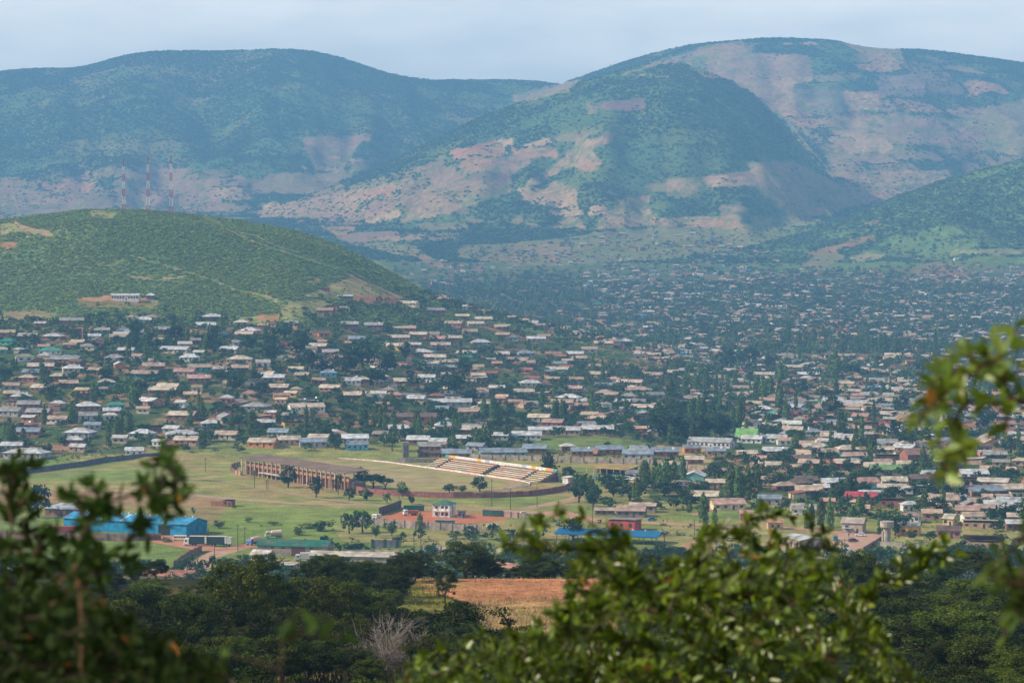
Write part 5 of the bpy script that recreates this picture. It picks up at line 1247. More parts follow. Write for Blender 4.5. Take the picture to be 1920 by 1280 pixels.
rest = inview[285:] + [q for q in HS if not (-20 < q['u'] < 1940)]
LANDMARKS = [  # (phrase, u, v)
 ('covered grandstand', 560, 880), ('painted terraces', 930, 872), ('blue warehouse', 250, 985), ('green roofed warehouse', 550, 1025), ('white two-storey villa', 833, 955), ('blue canopy', 1140, 1000),
 ('white school block', 1328, 830), ('bright green hall roof', 1397, 815), ('red roofed house', 1612, 930), ('yellow and pink house', 1700, 993), ('grey forecourt shop', 1598, 988), ('plum roofed building', 1843, 1015),
 ('concrete water tower', 761, 843), ('hillside long house', 236, 556), ('ruined hillside hut', 612, 542), ('big dark grove', 1290, 795), ('turquoise walled house', 712, 660), ('yellow walled house', 738, 650), ('bright blue house', 616, 700),
 ('long brick school', 770, 780), ('brick barn', 1722, 860), ('red settlement house', 1667, 800), ('ochre roofed shed', 1140, 875), ('tall paired poplars', 1565, 690), ('row of poplars', 1270, 880), ('white columned house', 575, 764),
 ('dark green hipped roof', 95, 660), ('far white roofed hall', 1412, 573), ('poplar avenue', 1640, 655), ('red earth lane', 150, 630), ('dark round mango trees', 680, 690), ('far hillside church', 1712, 495), ('low cream office', 1674, 668),
 ('turquoise gabled house', 1045, 692), ('silvery hall with broad roof', 835, 795), ('white walled row', 960, 815)]
ORD = ['', 'second ', 'third ', 'fourth ', 'fifth ', 'sixth ', 'seventh ', 'eighth ', 'ninth ', 'tenth ', 'eleventh ', 'twelfth ', 'thirteenth ', 'fourteenth ', 'fifteenth ', 'sixteenth ', 'seventeenth ', 'eighteenth ', 'nineteenth ', 'twentieth '] + ['twenty-' + k for k in ('first ', 'second ', 'third ', 'fourth ', 'fifth ', 'sixth ', 'seventh ', 'eighth ', 'ninth ')]
_used = {}
def unique_labels(items, feat):
    """names each thing by its look and by the easy-to-find building it stands by; ties are counted outwards from that building"""
    groups = {}
    for q in items:
        best = min(LANDMARKS, key=lambda l_: math.hypot(q['u'] - l_[1], (q['v'] - l_[2]) * 2.2))
        du, dv = q['u'] - best[1], (q['v'] - best[2]) * 2.2
        if abs(du) > abs(dv): dr = 'to the right of' if du > 0 else 'to the left of'
        else: dr = 'below' if dv > 0 else 'beyond'
        groups.setdefault((feat(q), dr, best[0]), []).append((math.hypot(du, dv), q))
    for (f_, dr, lm), L in groups.items():
        L.sort(key=lambda p: p[0])
        for i, (d_, q) in enumerate(L):
            o_ = ORD[min(i, 28)]
            q['label'] = f'{o_}{f_} {dr} the {lm}'
hform = {'g': 'gabled', 'h': 'hipped', 'm': 'flat'}
wname = {'grey': 'grey', 'brick': 'brick', 'darkblue': 'dark blue'}
unique_labels(top, lambda q: (('long ' if q['L'] > 17 else 'small ' if q['L'] < 8.5 else '') + f"{wname.get(q['w'], q['w'])} house with {RNAME[q['r']]} {hform[q['k']]} roof"))
for q in top:
    wc, rc = style_of(q)
    t = house('house', q['label'], 'house', (q['x'], q['y'], q['z']), q['rz'], q['L'], q['W'], q['h'], q['rise'], q['k'], jit(wc, .12), jit(rc, .12), group='houses of the town', nwin=2 if q['L'] < 12 else 3 if q['L'] < 18 else 5)
    if random.random() < .22: dish(t, q['L'] * .3, -q['W'] * .25, q['h'] + q['rise'] * .5)
m = MB()
def merge_house(m, q):
    wc, rc = style_of(q); wc, rc = jit(wc, .15), jit(tuple(c * k for c, k in zip(rc, (.80,.74,.68))), .25)
    s = MB(); L, W, h, rise = q['L'], q['W'], q['h'], q['rise']
    s.box(-L/2, L/2, -W/2, W/2, -1, h, wc)
    if q['k'] == 'g': s.prism([(-W/2, h), (W/2, h), (0, h + rise)], 'x', -L/2, L/2, wc)
    roof_mesh(s, L, W, h, rise, q['k'], rc)
    s.box(-L * .3, -L * .12, -W/2 - .05, -W/2, .9, 2.1, (.05,.05,.06)); s.box(L * .1, L * .28, -W/2 - .05, -W/2, .9, 2.1, (.05,.05,.06))
    c_, n_ = math.cos(q['rz']), math.sin(q['rz'])
    b = len(m.v)
    m.v += [(q['x'] + a * c_ - d_ * n_, q['y'] + a * n_ + d_ * c_, q['z'] + e_) for a, d_, e_ in s.v]
    m.f += [[b + i for i in f_] for f_ in s.f]; m.c += s.c
for q in rest: merge_house(m, q)
o = m.obj('distant_houses', M_wall); tag(o, 'scattering of small far houses spread up the valley', 'houses', kind='stuff')
print('houses', len(HS), 'individual', len(top))
# ------------------------------------------------------------------ foliage templates
def quads(cent, nrm_bias, size, rs, aspect=.6, flat_=.0, kite=False):
    """leaf-sized faces at points cent (n,3), turned at random about directions leaning outwards"""
    n_ = len(cent)
    nr_ = rs.normal(size=(n_, 3)) * .8 + nrm_bias
    nr_[:, 2] += flat_
    nr_ /= np.linalg.norm(nr_, axis=1, keepdims=True) + 1e-9
    t1 = np.cross(nr_, rs.normal(size=(n_, 3))); t1 /= np.linalg.norm(t1, axis=1, keepdims=True) + 1e-9
    t2 = np.cross(nr_, t1)
    s = (size * rs.uniform(.6, 1.3, n_))[:, None]
    if kite:
        V = np.stack([cent - t1 * s, cent + t2 * s * aspect, cent + t1 * s, cent - t2 * s * aspect], 1)
    else:
        V = np.stack([cent - t1 * s - t2 * s * aspect * .8, cent + t1 * s * .8 - t2 * s * aspect, cent + t1 * s * .9 + t2 * s * aspect, cent - t1 * s * .7 + t2 * s * aspect * .9], 1)
    return V.reshape(-1, 3), np.arange(n_ * 4).reshape(-1, 4)
def crown(seed, n_, ncl, kind, size, base_col, var=.45):
    """crown of unit width 1 (x,y in -0.5..0.5), unit height, standing on z = 0"""
    rs = np.random.default_rng(seed)
    if kind == 'poplar':
        t = rs.uniform(.04, 1, ncl) ** .9
        rad = np.interp(t, [0, .08, .4, .75, .93, 1], [.26, .42, .46, .38, .20, .04])
        a = rs.uniform(0, 2 * math.pi, ncl)
        cc = np.stack([np.cos(a) * rad * .6, np.sin(a) * rad * .6, t], 1); cr = np.interp(t, [0, .5, 1], [.18, .22, .09]); crz = cr * .22
        axis = np.zeros(3)
    else:
        d = rs.normal(size=(ncl, 3)); d /= np.linalg.norm(d, axis=1, keepdims=True)
        if kind == 'spread': d[:, 2] = np.abs(d[:, 2]) * .6 + .1
        r = rs.uniform(.45, 1, ncl) ** .6
        ctr = {'round': .56, 'spread': .52, 'bush': .42, 'acacia': .70}[kind]; hz = {'round': .36, 'spread': .34, 'bush': .40, 'acacia': .20}[kind]
        cc = d * r[:, None] * np.array([.36, .36, hz]) + np.array([0, 0, ctr])
        cc[:, :2] *= (1 + .25 * rs.normal(size=(ncl, 1)).clip(-1, 1))
        cr = rs.uniform(.09, .17, ncl) * (1.0 if kind != 'acacia' else .9); crz = cr * ({'round': 1, 'spread': .7, 'bush': .9, 'acacia': .45}[kind])
    k = rs.integers(0, ncl, n_)
    off = rs.normal(size=(n_, 3)); off /= np.linalg.norm(off, axis=1, keepdims=True); off *= rs.uniform(.3, 1.05, n_)[:, None] ** .5
    P = cc[k] + off * np.stack([cr[k], cr[k], crz[k]], 1)
    out = off + (P - np.array([0, 0, .5])) * 1.2
    V, Fq = quads(P, out, size, rs)
    tone = rs.uniform(1 - var, 1 + var, ncl)[k] * rs.uniform(.8, 1.2, n_)
    yl = rs.uniform(0, 1, n_)[:, None]
    col = np.array(base_col) * tone[:, None] * (1 + np.array([.35, .12, -.1]) * (yl - .4))
    return V, Fq, col.clip(.004, .5)
def limb_mesh(seed, kind, th=.035):
    """trunk with limbs, matching a unit crown"""
    r_ = random.Random(seed); m = MB(); col = (.10,.075,.055)
    if kind == 'poplar':
        m.tube([(0,0,-.03),(.004,0,.3),(0,.004,.7),(0,0,.97)], [.05,.04,.022,.006], 6, col); return m
    top_ = {'round': .34, 'spread': .30, 'bush': .14, 'acacia': .42}[kind]
    m.tube([(0,0,-.06),(.01,.01,top_ * .5),(0,.02,top_)], [th * 1.25, th, th * .85], 7, col)
    for i in range(6):
        a = i * 1.05 + r_.random() * .6; R = .2 + r_.random() * .12
        m.tube([(0,.02,top_ - .01),(R*.4*math.cos(a),R*.4*math.sin(a),top_ + .12),(R*math.cos(a),R*math.sin(a),top_ + .26 + r_.random() * .12)], [th*.62,th*.4,th*.12], 5, col)
    return m
DARKT, MIDT, POPL, SCRUB = (.034,.074,.026), (.062,.115,.034), (.125,.195,.050), (.190, .270, .080)
def mk_proto(kind, seeds, n_, ncl, size, col):
    out = []
    for s in seeds:
        V, Fq, c = crown(s, n_, ncl, kind, size, col)
        cm = np_mesh('crown', V, Fq, c); cm.materials.append(M_leaf)
        tm = limb_mesh(s, kind).mesh('trunk'); tm.materials.append(M_bark)
        out.append((cm, tm))
    return out
PROTO = {'round': mk_proto('round', range(1, 6), 700, 26, .042, DARKT), 'spread': mk_proto('spread', range(11, 14), 650, 24, .040, DARKT), 'mid': mk_proto('round', range(21, 25), 600, 24, .042, MIDT),
         'poplar': mk_proto('poplar', range(31, 36), 1200, 70, .05, POPL), 'bush': mk_proto('bush', range(41, 44), 500, 20, .05, SCRUB)}
for pr in PROTO['poplar']:
    pass
def place_tree(name, label, cat, loc, kind, w, h, group, rz=None):
    cm, tm = random.choice(PROTO[kind])
    t = thing(name, label, cat, loc, random.uniform(0, 6.28) if rz is None else rz, group)
    t.scale = (w, w, h)
    o = bpy.data.objects.new('crown', cm); C.objects.link(o); o.parent = t
    o = bpy.data.objects.new('trunk', tm); C.objects.link(o); o.parent = t
    return t
# ------------------------------------------------------------------ trees: read from the photograph, then filled in between the houses
TL = [(540,914,38,42,'round'),(593,933,30,42,'round'),(634,928,16,42,'mid'),(655,937,28,24,'round'),(700,917,52,34,'spread'),(674,912,40,36,'round'),(722,917,38,26,'spread'),(688,938,30,24,'round'),(726,943,18,20,'mid'),(772,945,14,18,'round'),
 (755,930,28,26,'mid'),(843,923,32,17,'round'),(867,922,22,14,'mid'),(900,922,34,30,'round'),(1031,892,38,46,'round'),(1064,900,34,26,'round'),(72,970,58,64,'round'),(1250,826,78,62,'round'),(1308,823,66,48,'round'),(1350,822,46,46,'round'),(1280,828,50,40,'round'),
 (680,695,84,62,'round'),(648,705,50,46,'round'),(725,702,46,44,'round'),(700,722,52,34,'round'),(760,676,26,36,'round'),(850,738,66,44,'round'),(812,742,50,32,'round'),(884,756,48,30,'round'),(776,725,30,26,'round'),(872,702,34,34,'round'),
 (255,636,30,40,'round'),(252,656,28,38,'round'),(398,656,36,46,'round'),(400,664,30,30,'round'),(462,660,42,34,'round'),(506,652,34,36,'round'),(532,635,56,34,'round'),(562,668,50,52,'round'),(576,696,44,44,'round'),(507,680,32,42,'round'),
 (330,640,48,30,'round'),(60,712,26,20,'mid'),(175,655,26,18,'round'),(290,655,30,22,'round'),(95,740,30,24,'round'),(10,715,34,30,'round'),(200,716,30,30,'round'),(265,735,30,24,'round'),(420,715,50,28,'round'),(440,735,44,36,'round'),
 (476,720,30,26,'round'),(490,742,34,28,'round'),(345,745,26,24,'mid'),(610,700,36,26,'round'),(640,762,20,26,'round'),(120,835,28,20,'round'),(88,850,22,20,'round'),(630,842,34,32,'round'),(735,845,32,44,'mid'),(720,836,28,26,'mid'),
 (1085,942,46,56,'round'),(1112,950,34,40,'round'),(1150,920,70,34,'round'),(1180,938,60,34,'round'),(1245,930,56,34,'round'),(1290,952,50,36,'round'),(1310,930,44,30,'round'),(1678,1004,40,46,'round'),(1408,920,44,34,'round'),(1460,915,34,28,'round'),
 (1540,905,46,36,'round'),(1490,905,36,30,'round'),(1598,920,34,34,'round'),(1590,890,30,32,'round'),(1535,945,40,28,'round'),(1712,925,26,22,'round'),(1755,960,44,30,'round'),(1760,935,44,40,'round'),(1800,930,36,36,'round'),(1846,955,36,24,'round'),
 (1890,948,36,20,'round'),(1885,975,44,34,'round'),(1560,780,40,40,'round'),(1515,775,26,22,'round'),(1470,790,34,26,'round'),(1405,680,44,30,'round'),(1370,690,50,36,'round'),(1500,740,46,30,'round'),(1540,750,44,26,'mid'),(1600,705,36,26,'round'),
 (1680,820,36,34,'round'),(1632,848,36,30,'round'),(1700,840,44,40,'round'),(1750,820,44,36,'round'),(1790,800,44,40,'round'),(1895,850,44,34,'round'),(1850,800,50,36,'round'),(560,1003,26,22,'bush'),(578,990,36,12,'bush'),(600,995,44,20,'round'),
 (466,978,20,12,'bush'),(512,984,22,7,'bush'),(410,990,26,16,'mid'),(363,965,8,16,'mid'),(655,1000,34,40,'mid'),(680,998,40,44,'mid'),(735,1004,26,30,'mid'),(705,1008,20,26,'mid'),(1075,1012,50,44,'round'),(1120,1030,60,30,'bush'),
 (342,1064,20,16,'round'),(312,1016,24,12,'bush'),(1690,770,36,30,'round'),(1440,690,34,26,'round'),(1730,700,40,30,'round'),(1560,870,34,26,'round'),(1480,860,30,22,'round'),(1380,900,34,24,'round'),(1340,900,40,34,'round')]
def Z(lst, ox, oy, s): return [(x / s + ox, y / s + oy, h / s, w / s) for x, y, h, w in lst]
PL = Z([(115,835,105,30),(143,835,84,22),(190,840,115,28),(222,835,100,22),(36,890,85,20),(290,865,100,24),(425,885,120,38),(665,880,65,18),(800,810,115,30),(855,835,150,36),(890,835,125,32),(1128,775,130,36),(1195,800,95,22),(1212,800,108,24),(1240,806,105,22),(1256,806,100,22),
 (1410,790,135,30),(1395,740,90,22),(1600,770,80,24),(1850,740,160,40),(1875,620,80,25),(740,930,65,20),(762,965,100,30),(800,965,120,30),(830,965,140,44),(925,915,80,24),(945,910,70,22),(635,960,60,25),(585,895,80,20),(565,860,50,14),(1540,865,50,14),(510,860,70,18),(345,880,50,16)], 640, 520, 3) + \
 Z([(525,710,100,34),(745,735,125,34),(432,705,55,18),(880,715,70,24),(940,720,70,24),(250,830,100,24),(400,820,105,34),(422,820,90,28),(28,960,130,26),(52,965,155,34),(76,962,120,26),(132,955,95,28),(612,955,130,28),(652,895,100,20),(670,895,100,20),(686,895,110,22),(720,880,120,28),(738,880,100,22),
 (1330,700,60,24),(1230,870,60,18),(1305,865,85,24),(1420,880,120,40),(1570,800,45,16),(1050,940,55,14),(1130,960,90,26),(1150,960,100,24),(840,940,60,30)], 0, 520, 3) + \
 Z([(100,330,80,26),(295,360,75,24),(582,370,110,22),(598,370,120,22),(655,380,70,22),(740,365,75,24),(790,350,70,20),(898,420,90,22),(914,420,84,20),(975,420,80,20),(1000,420,90,20),(1040,425,80,20),(1065,415,80,16),(1110,425,100,20),(1135,425,100,24),(1195,420,60,20),(1215,420,56,20),(1300,430,50,14),(1355,420,65,14),
 (1375,420,65,14),(1395,415,60,14),(1420,455,140,20),(835,560,110,30),(858,565,135,36),(880,560,100,24),(862,670,110,24),(548,600,110,28),(572,600,120,30),(100,570,60,25),(15,650,100,30),(75,645,95,35),(132,645,110,32),(223,600,60,14),(295,600,60,24),(415,680,110,30),(450,700,130,36),(495,690,120,34),(545,760,170,34),
 (578,825,130,26),(318,820,120,26),(340,820,110,24),(285,815,80,18),(95,800,120,34),(120,800,110,30),(50,790,90,36),(630,1000,100,40),(885,880,120,30),(915,880,110,26),(1130,680,70,24),(660,460,60,16),(480,460,60,16)], 1280, 520, 3) + \
 Z([(262,275,165,50),(300,280,150,32),(330,280,120,24),(355,280,165,34),(405,280,165,40),(115,420,155,42),(175,425,90,24),(680,440,140,30),(705,440,120,28),(755,430,140,35),(805,450,155,34),(920,400,70,26),(1075,470,120,26),(38,350,60,24),(1325,300,70,20)], 1280, 840, 1862/640) + \
 Z([(1655,215,130,50),(1710,220,140,36),(1735,222,120,30),(1770,230,150,45),(1815,220,130,34),(1612,300,120,40),(1360,300,130,40),(430,440,75,26)], 640, 840, 1862/640)
TR, PO = [], []
for u, v, w, h, k in TL:
    q = hit(u, v, 760)
    if q: TR.append(dict(x=q[0], y=q[1], z=q[2], w=w / F * q[1] * 1.12, h=h / F * q[1] * 1.05, k=k, pr=2.0)); occupy(q[0], q[1], w / F * q[1] * .35)
for u, v, h, w in PL:
    q = hit(u, v, 760)
    if q: PO.append(dict(x=q[0], y=q[1], z=q[2], w=max(3.0, w / F * q[1] * 1.6), h=h / F * q[1] * 1.15, k='poplar', pr=2.0)); occupy(q[0], q[1], 1)
OPEN = [[(260,862),(450,845),(640,850),(830,868),(1090,880),(1180,905),(1180,920),(1060,930),(1000,960),(400,990),(-300,960),(-300,870),(60,880)], [(1240,838),(1440,832),(1440,850),(1230,862)], [(1275,852),(1335,860),(1345,888),(1290,890)],
        [(700,950),(960,960),(960,985),(700,985)], [(80,985),(480,995),(480,1035),(330,1075),(60,1070)], [(1535,998),(1665,998),(1610,1048),(1540,1048)], [(1000,822),(1090,818),(1220,832),(1210,848),(1060,845),(1000,838)], [(940,955),(1280,962),(1600,985),(1600,1000),(1240,985),(1040,972)],
        [(720,905),(790,905),(960,950),(720,950)]]
def fill_trees(n, D0, D1, region, dens, wr, hr, kinds, spacing=.30, openok=False, polp=0.0):
    ys = np.sqrt(rng.uniform(D0 ** 2, D1 ** 2, n)); us_ = rng.uniform(-280, 2200, n)
    xs = (us_ - 960) / F * ys; zs = terrain(xs, ys); vs = 480 - (zs - HC) / ys * F
    ok = in_poly(us_, vs, region) & visible(xs, ys, zs + 6)
    if not openok:
        for p in OPEN: ok &= ~in_poly(us_, vs, p)
    if dens is not None: ok &= rng.random(n) < dens(us_, vs, xs, ys)
    c_ = 0
    for x, y, z in zip(xs[ok], ys[ok], zs[ok]):
        w = random.uniform(*wr); h = random.uniform(*hr) * (.6 + .4 * w / wr[1])
        if blocked(x, y, 1) or not free(x, y, w * spacing): continue
        if random.random() < polp: PO.append(dict(x=x, y=y, z=z, w=random.uniform(3.2, 5), h=random.uniform(10, 18), k='poplar', pr=1.0)); occupy(x, y, 1.2)
        else: TR.append(dict(x=x, y=y, z=z, w=w, h=h, k=random.choice(kinds), pr=1.0)); occupy(x, y, w * spacing)
        c_ += 1
    return c_
tn = lambda u, v, x, y: .25 + 1.0 * sstep(.40, .60, fbm(x, y, 90, 2, 301))
fill_trees(9000, 1400, 2250, TOWN_LEFT, tn, (4, 10.5), (4, 8), ['round', 'round', 'mid'], .24, polp=.03)
fill_trees(4600, 950, 1700, TOWN_RIGHT, tn, (4, 10), (4, 8.5), ['round', 'round', 'mid'], .28, polp=.07)
fill_trees(11000, 1700, 2700, TOWN_RIGHT, tn, (5, 12), (5, 9), ['round', 'round', 'mid'], .26, polp=.07)
fill_trees(20000, 2700, 4200, TOWN_RIGHT, lambda u, v, x, y: .7 + .4 * sstep(.40, .55, fbm(x, y, 140, 2, 311)), (6, 14), (5, 10), ['round'], .20, polp=.06)
fill_trees(14000, 4200, 6000, TOWN_RIGHT, lambda u, v, x, y: (.15 + .85 * sstep(480, 545, v)) * (.3 + .9 * sstep(.40, .55, fbm(x, y, 180, 2, 321))), (7, 15), (5, 9), ['round'], .25, polp=.03)
# the wooded foot of the hill, the avenue and groves
fill_trees(3500, 1750, 2700, [(740,545),(800,552),(860,572),(960,600),(1060,618),(1130,650),(1060,655),(980,635),(900,600),(830,585),(770,578)], None, (6, 12), (6, 10), ['round'], .22)
fill_trees(900, 1800, 2600, [(140,590),(150,575),(330,560),(350,590),(240,598)], None, (5, 9), (4, 7), ['round'], .3)
fill_trees(900, 1700, 2500, [(560,590),(600,562),(700,560),(760,575),(700,600),(600,610)], None, (5, 9), (4, 7), ['round'], .3)
fill_trees(2500, 2600, 3900, [(1380,645),(1500,635),(1720,635),(1720,668),(1500,668),(1380,665)], None, (7, 12), (6, 9), ['round'], .25, polp=.25)
fill_trees(2500, 3300, 4700, [(860,525),(960,510),(1090,505),(1120,560),(1000,590),(900,580)], None, (7, 13), (6, 10), ['round'], .25, polp=.25)
# rough ground between stadium, yards and the near spur
fill_trees(900, 870, 1050, [(560,1030),(900,1000),(1250,1020),(1500,1040),(1500,1110),(560,1110)], lambda u, v, x, y: .2 + .8 * sstep(.42, .55, fbm(x, y, 40, 2, 331)), (3.5, 8), (3, 6.5), ['round', 'mid', 'mid'], .3)
fill_trees(2600, 760, 950, [(-300,1062),(560,1062),(760,1050),(900,1045),(1500,1040),(2200,1020),(2200,1180),(-300,1180)], lambda u, v, x, y: .6 + .4 * sstep(.4, .5, fbm(x, y, 40, 2, 341)), (4, 9), (4, 7.5), ['round', 'round', 'mid'], .26)
fill_trees(260, 950, 1250, [(1060,925),(1200,915),(1330,930),(1330,960),(1210,960),(1100,965)], None, (6, 10), (5, 8), ['round', 'mid'], .26)
fill_trees(300, 900, 1150, [(1560,1010),(1780,1000),(1930,1010),(1930,1060),(1560,1060)], None, (4, 8), (3, 6), ['round', 'mid'], .3)
fill_trees(500, 1250, 1450, [(440,850),(640,846),(640,850),(560,842),(470,826),(330,838),(330,856)], None, (4, 9), (3, 6), ['mid', 'round'], .3, openok=True)
fill_trees(160, 1050, 1300, [(440,942),(700,955),(700,980),(430,965)], None, (2, 4.5), (1.4, 2.6), ['bush'], .4, openok=True)
for L_ in (TR, PO):
    for q in L_: q['u'], q['v'] = pix(q['x'], q['y'], q['z'] + q['h'] / 2)
def pick(L_, n_):
    a = [q for q in L_ if -25 < q['u'] < 1945 and bool(visible(q['x'], q['y'], q['z'] + q['h'] * .8, 0))]
    a.sort(key=lambda q: -(q['w'] * q['h']) / q['y'] ** 2 * q['pr'] ** 2)
    a = a[:n_]; ids = set(map(id, a))
    return a, [q for q in L_ if id(q) not in ids]
topT, restT = pick(TR, 285)
topP, restP = pick(PO, 200)
tf = lambda q: ('wide ' if q['w'] > 11 else 'small ' if q['w'] < 6 else '') + {'round': 'dark round crowned tree', 'spread': 'dark spreading tree', 'mid': 'lighter green leafy tree', 'bush': 'low green bush'}[q['k']]
unique_labels(topT, tf)
unique_labels(topP, lambda q: ('tall ' if q['h'] > 16 else 'short ' if q['h'] < 10.5 else '') + 'slender poplar tree')
for q in topT: place_tree('broadleaf_tree', q['label'], 'tree', (q['x'], q['y'], q['z'] - .1), q['k'], q['w'], q['h'], 'broadleaf trees of the valley')
for q in topP: place_tree('poplar_tree', q['label'], 'poplar', (q['x'], q['y'], q['z'] - .1), 'poplar', q['w'], q['h'], 'poplar trees of the town')
# merged masses
def scatter(name, items, protos, mat, label, cat, cols=None):
    """items: (n,6) x y z w h rot ; protos: list of (V,F,col)"""
    it = np.asarray(items, float); Vs, Fs, Cs = [], [], []; base = 0
    which = rng.integers(0, len(protos), len(it))
    for pi, (V, Fq, c) in enumerate(protos):
        sel = it[which == pi]
        if not len(sel): continue
        ca, sa = np.cos(sel[:, 5])[:, None], np.sin(sel[:, 5])[:, None]
        X = (V[None, :, 0] * ca - V[None, :, 1] * sa) * sel[:, 3:4] + sel[:, 0:1]
        Y = (V[None, :, 0] * sa + V[None, :, 1] * ca) * sel[:, 3:4] + sel[:, 1:2]
        Zz = V[None, :, 2] * sel[:, 4:5] + sel[:, 2:3]
        Vs.append(np.stack([X, Y, Zz], -1).reshape(-1, 3))
        nv = len(V); off = (np.arange(len(sel)) * nv)[:, None, None] + Fq[None]
        Fs.append(off.reshape(-1, Fq.shape[1]) + base); base += nv * len(sel)
        tone = rng.uniform(.72, 1.3, len(sel))[:, None, None]
        hue = 1 + (rng.random((len(sel), 1, 1)) - .4) * np.array([.5, .15, -.1])[None, None]
        cc = c[None] * tone * hue
        if cols is not None: cc = cc * cols[which == pi][:, None, :]
        Cs.append(cc.reshape(-1, 3))
    me = np_mesh(name, np.concatenate(Vs), np.concatenate(Fs), np.concatenate(Cs).clip(.004, .6))
    o = link(name, me, mat); tag(o, label, cat, kind='stuff'); return o
far_round = [crown(100 + i, 90, 12, 'round', .085, (.062,.110,.042), .4) for i in range(5)]
far_pop = [crown(120 + i, 110, 14, 'poplar', .10, POPL, .3) for i in range(4)]
lump = [crown(140 + i, 14, 5, 'bush', .24, SCRUB, .3) for i in range(6)]
nearR = [crown(160 + i, 260, 18, 'round', .058, DARKT, .4) for i in range(4)]
def arr(L_): return [(q['x'], q['y'], q['z'], q['w'], q['h'], random.random() * 6.28) for q in L_]
a1 = [q for q in restT if q['y'] < 1900]; a2 = [q for q in restT if q['y'] >= 1900]
scatter('trees_between_houses', arr(a1), nearR, M_leaf, 'small trees filling the gaps between nearer houses', 'trees')
scatter('distant_trees', arr(a2), far_round, M_leaf, 'mass of dark trees spread among the far houses', 'trees')
scatter('distant_poplars', arr(restP), far_pop, M_leaf, 'thin pale poplars dotted through the far valley', 'poplars')
print('trees', len(TR), len(PO), 'scattered near', len(a1), 'far', len(a2))
# scrub on the hills and the rough ground
def scrub(n, D0, D1, accept, wr, hr, U0=-300, U1=2240):
    ys = np.sqrt(rng.uniform(D0 ** 2, D1 ** 2, n)); us_ = rng.uniform(U0, U1, n)
    xs = (us_ - 960) / F * ys; zs = terrain(xs, ys); vs = 480 - (zs - HC) / ys * F
    ok = visible(xs, ys, zs + 3) & accept(us_, vs, xs, ys, zs)
    xs, ys, zs = xs[ok], ys[ok], zs[ok]; k = len(xs)
    w = rng.uniform(*wr, k)
    return np.stack([xs, ys, zs - .1 * w, w, rng.uniform(*hr, k) * w, rng.uniform(0, 6.28, k)], 1)
BARE = [p for p, c, d0, d1, st in FIELDS if d0 >= 1300 and st > .6 and d1 > 2000]
BARE_A = [p for p, c, d0, d1, st in FIELDS if 1300 <= d0 < 1600 and st >= .35]
BARE_M = [p for p, c, d0, d1, st in FIELDS if d0 >= 3500]
def acc_hill(u, v, x, y, z):
    ok = (z > 25) & (u < 1000) & (v < 612) & ~in_poly(u, v, [(-300,585),(60,588),(120,600),(-300,605)])
    for p in BARE_A: ok &= ~(in_poly(u, v, p) & (rng.random(len(u)) < .93))
    for pts, hw, c, d0, d1 in PATHS:
        if d0 < 2000:
            for p, q in zip(pts[:-1], pts[1:]): ok &= seg_dist(u, v, p, q) > hw + .6
    na = fbm(x, y, 70, 3, 401)
    return ok & (rng.random(len(u)) < (.55 + .45 * sstep(.38, .52, na)))
s1 = scrub(150000, 1850, 2680, acc_hill, (2.0, 5.6), (.26, .50), -300, 1060)
scatter('hillside_scrub', s1, lump, M_leaf, 'dense green bushes covering the near hill', 'scrub')
def acc_mtn(u, v, x, y, z):
    ok = np.ones(len(u), bool)
    keep = rng.random(len(u))
    gc_ = ground_colour(x, y, z)
    ok &= ~((gc_[:, 0] > gc_[:, 1] * 1.12) & (gc_[:, 0] > .15) & (keep < .90))
    for p in BARE_M: ok &= ~(in_poly(u, v, p) & (keep < .93))
    na = fbm(x, y, 180, 4, 411)
    return ok & (keep * .999 < (.22 + .78 * sstep(.36, .50, na))) & (v < 500)
s2 = scrub(470000, 4700, 8700, acc_mtn, (4.5, 12.0), (.35, .6))
scatter('mountain_woodland', s2, [crown(180 + i, 7, 4, 'bush', .34, (.085,.145,.055), .25) for i in range(6)], M_leaf, 'woodland and bushes covering the far mountains', 'woodland', cols=np.where(((s2[:, 1] < 6200) & (960 + F * s2[:, 0] / s2[:, 1] > 1430))[:, None], np.array([[1.5, 1.5, 1.3]]), np.ones((1, 3))))
def acc_val(u, v, x, y, z):
    ok = np.ones(len(u), bool)
    for p in OPEN[0:1] + OPEN[2:]: ok &= ~in_poly(u, v, p)
    for a, b_, r in BLOCKED: ok &= ((x - a) ** 2 + (y - b_) ** 2) > (r * .8 + 2) ** 2
    return ok & (rng.random(len(u)) < sstep(.44, .60, fbm(x, y, 30, 3, 421))) & ~((np.abs(x - flat(600, 935)[0]) < 200) & (v < 945) & (v > 870))
s3 = scrub(9000, 780, 1450, acc_val, (1.2, 3.4), (.45, .8))
scatter('valley_scrub', s3, [crown(200 + i, 60, 8, 'bush', .10, (.07,.11,.035), .4) for i in range(5)], M_leaf, 'low bushes and weeds on the rough valley floor', 'scrub')
def acc_town(u, v, x, y, z):
    ok = in_poly(u, v, TOWN_LEFT) | in_poly(u, v, TOWN_RIGHT)
    for p in OPEN: ok &= ~in_poly(u, v, p)
    return ok & (rng.random(len(u)) < sstep(.36, .52, fbm(x, y, 45, 3, 431)))
s4 = scrub(26000, 1000, 3000, acc_town, (1.5, 4.5), (.4, .8))
scatter('garden_bushes', s4, lump, M_leaf, 'garden bushes and hedges between the houses', 'bushes')
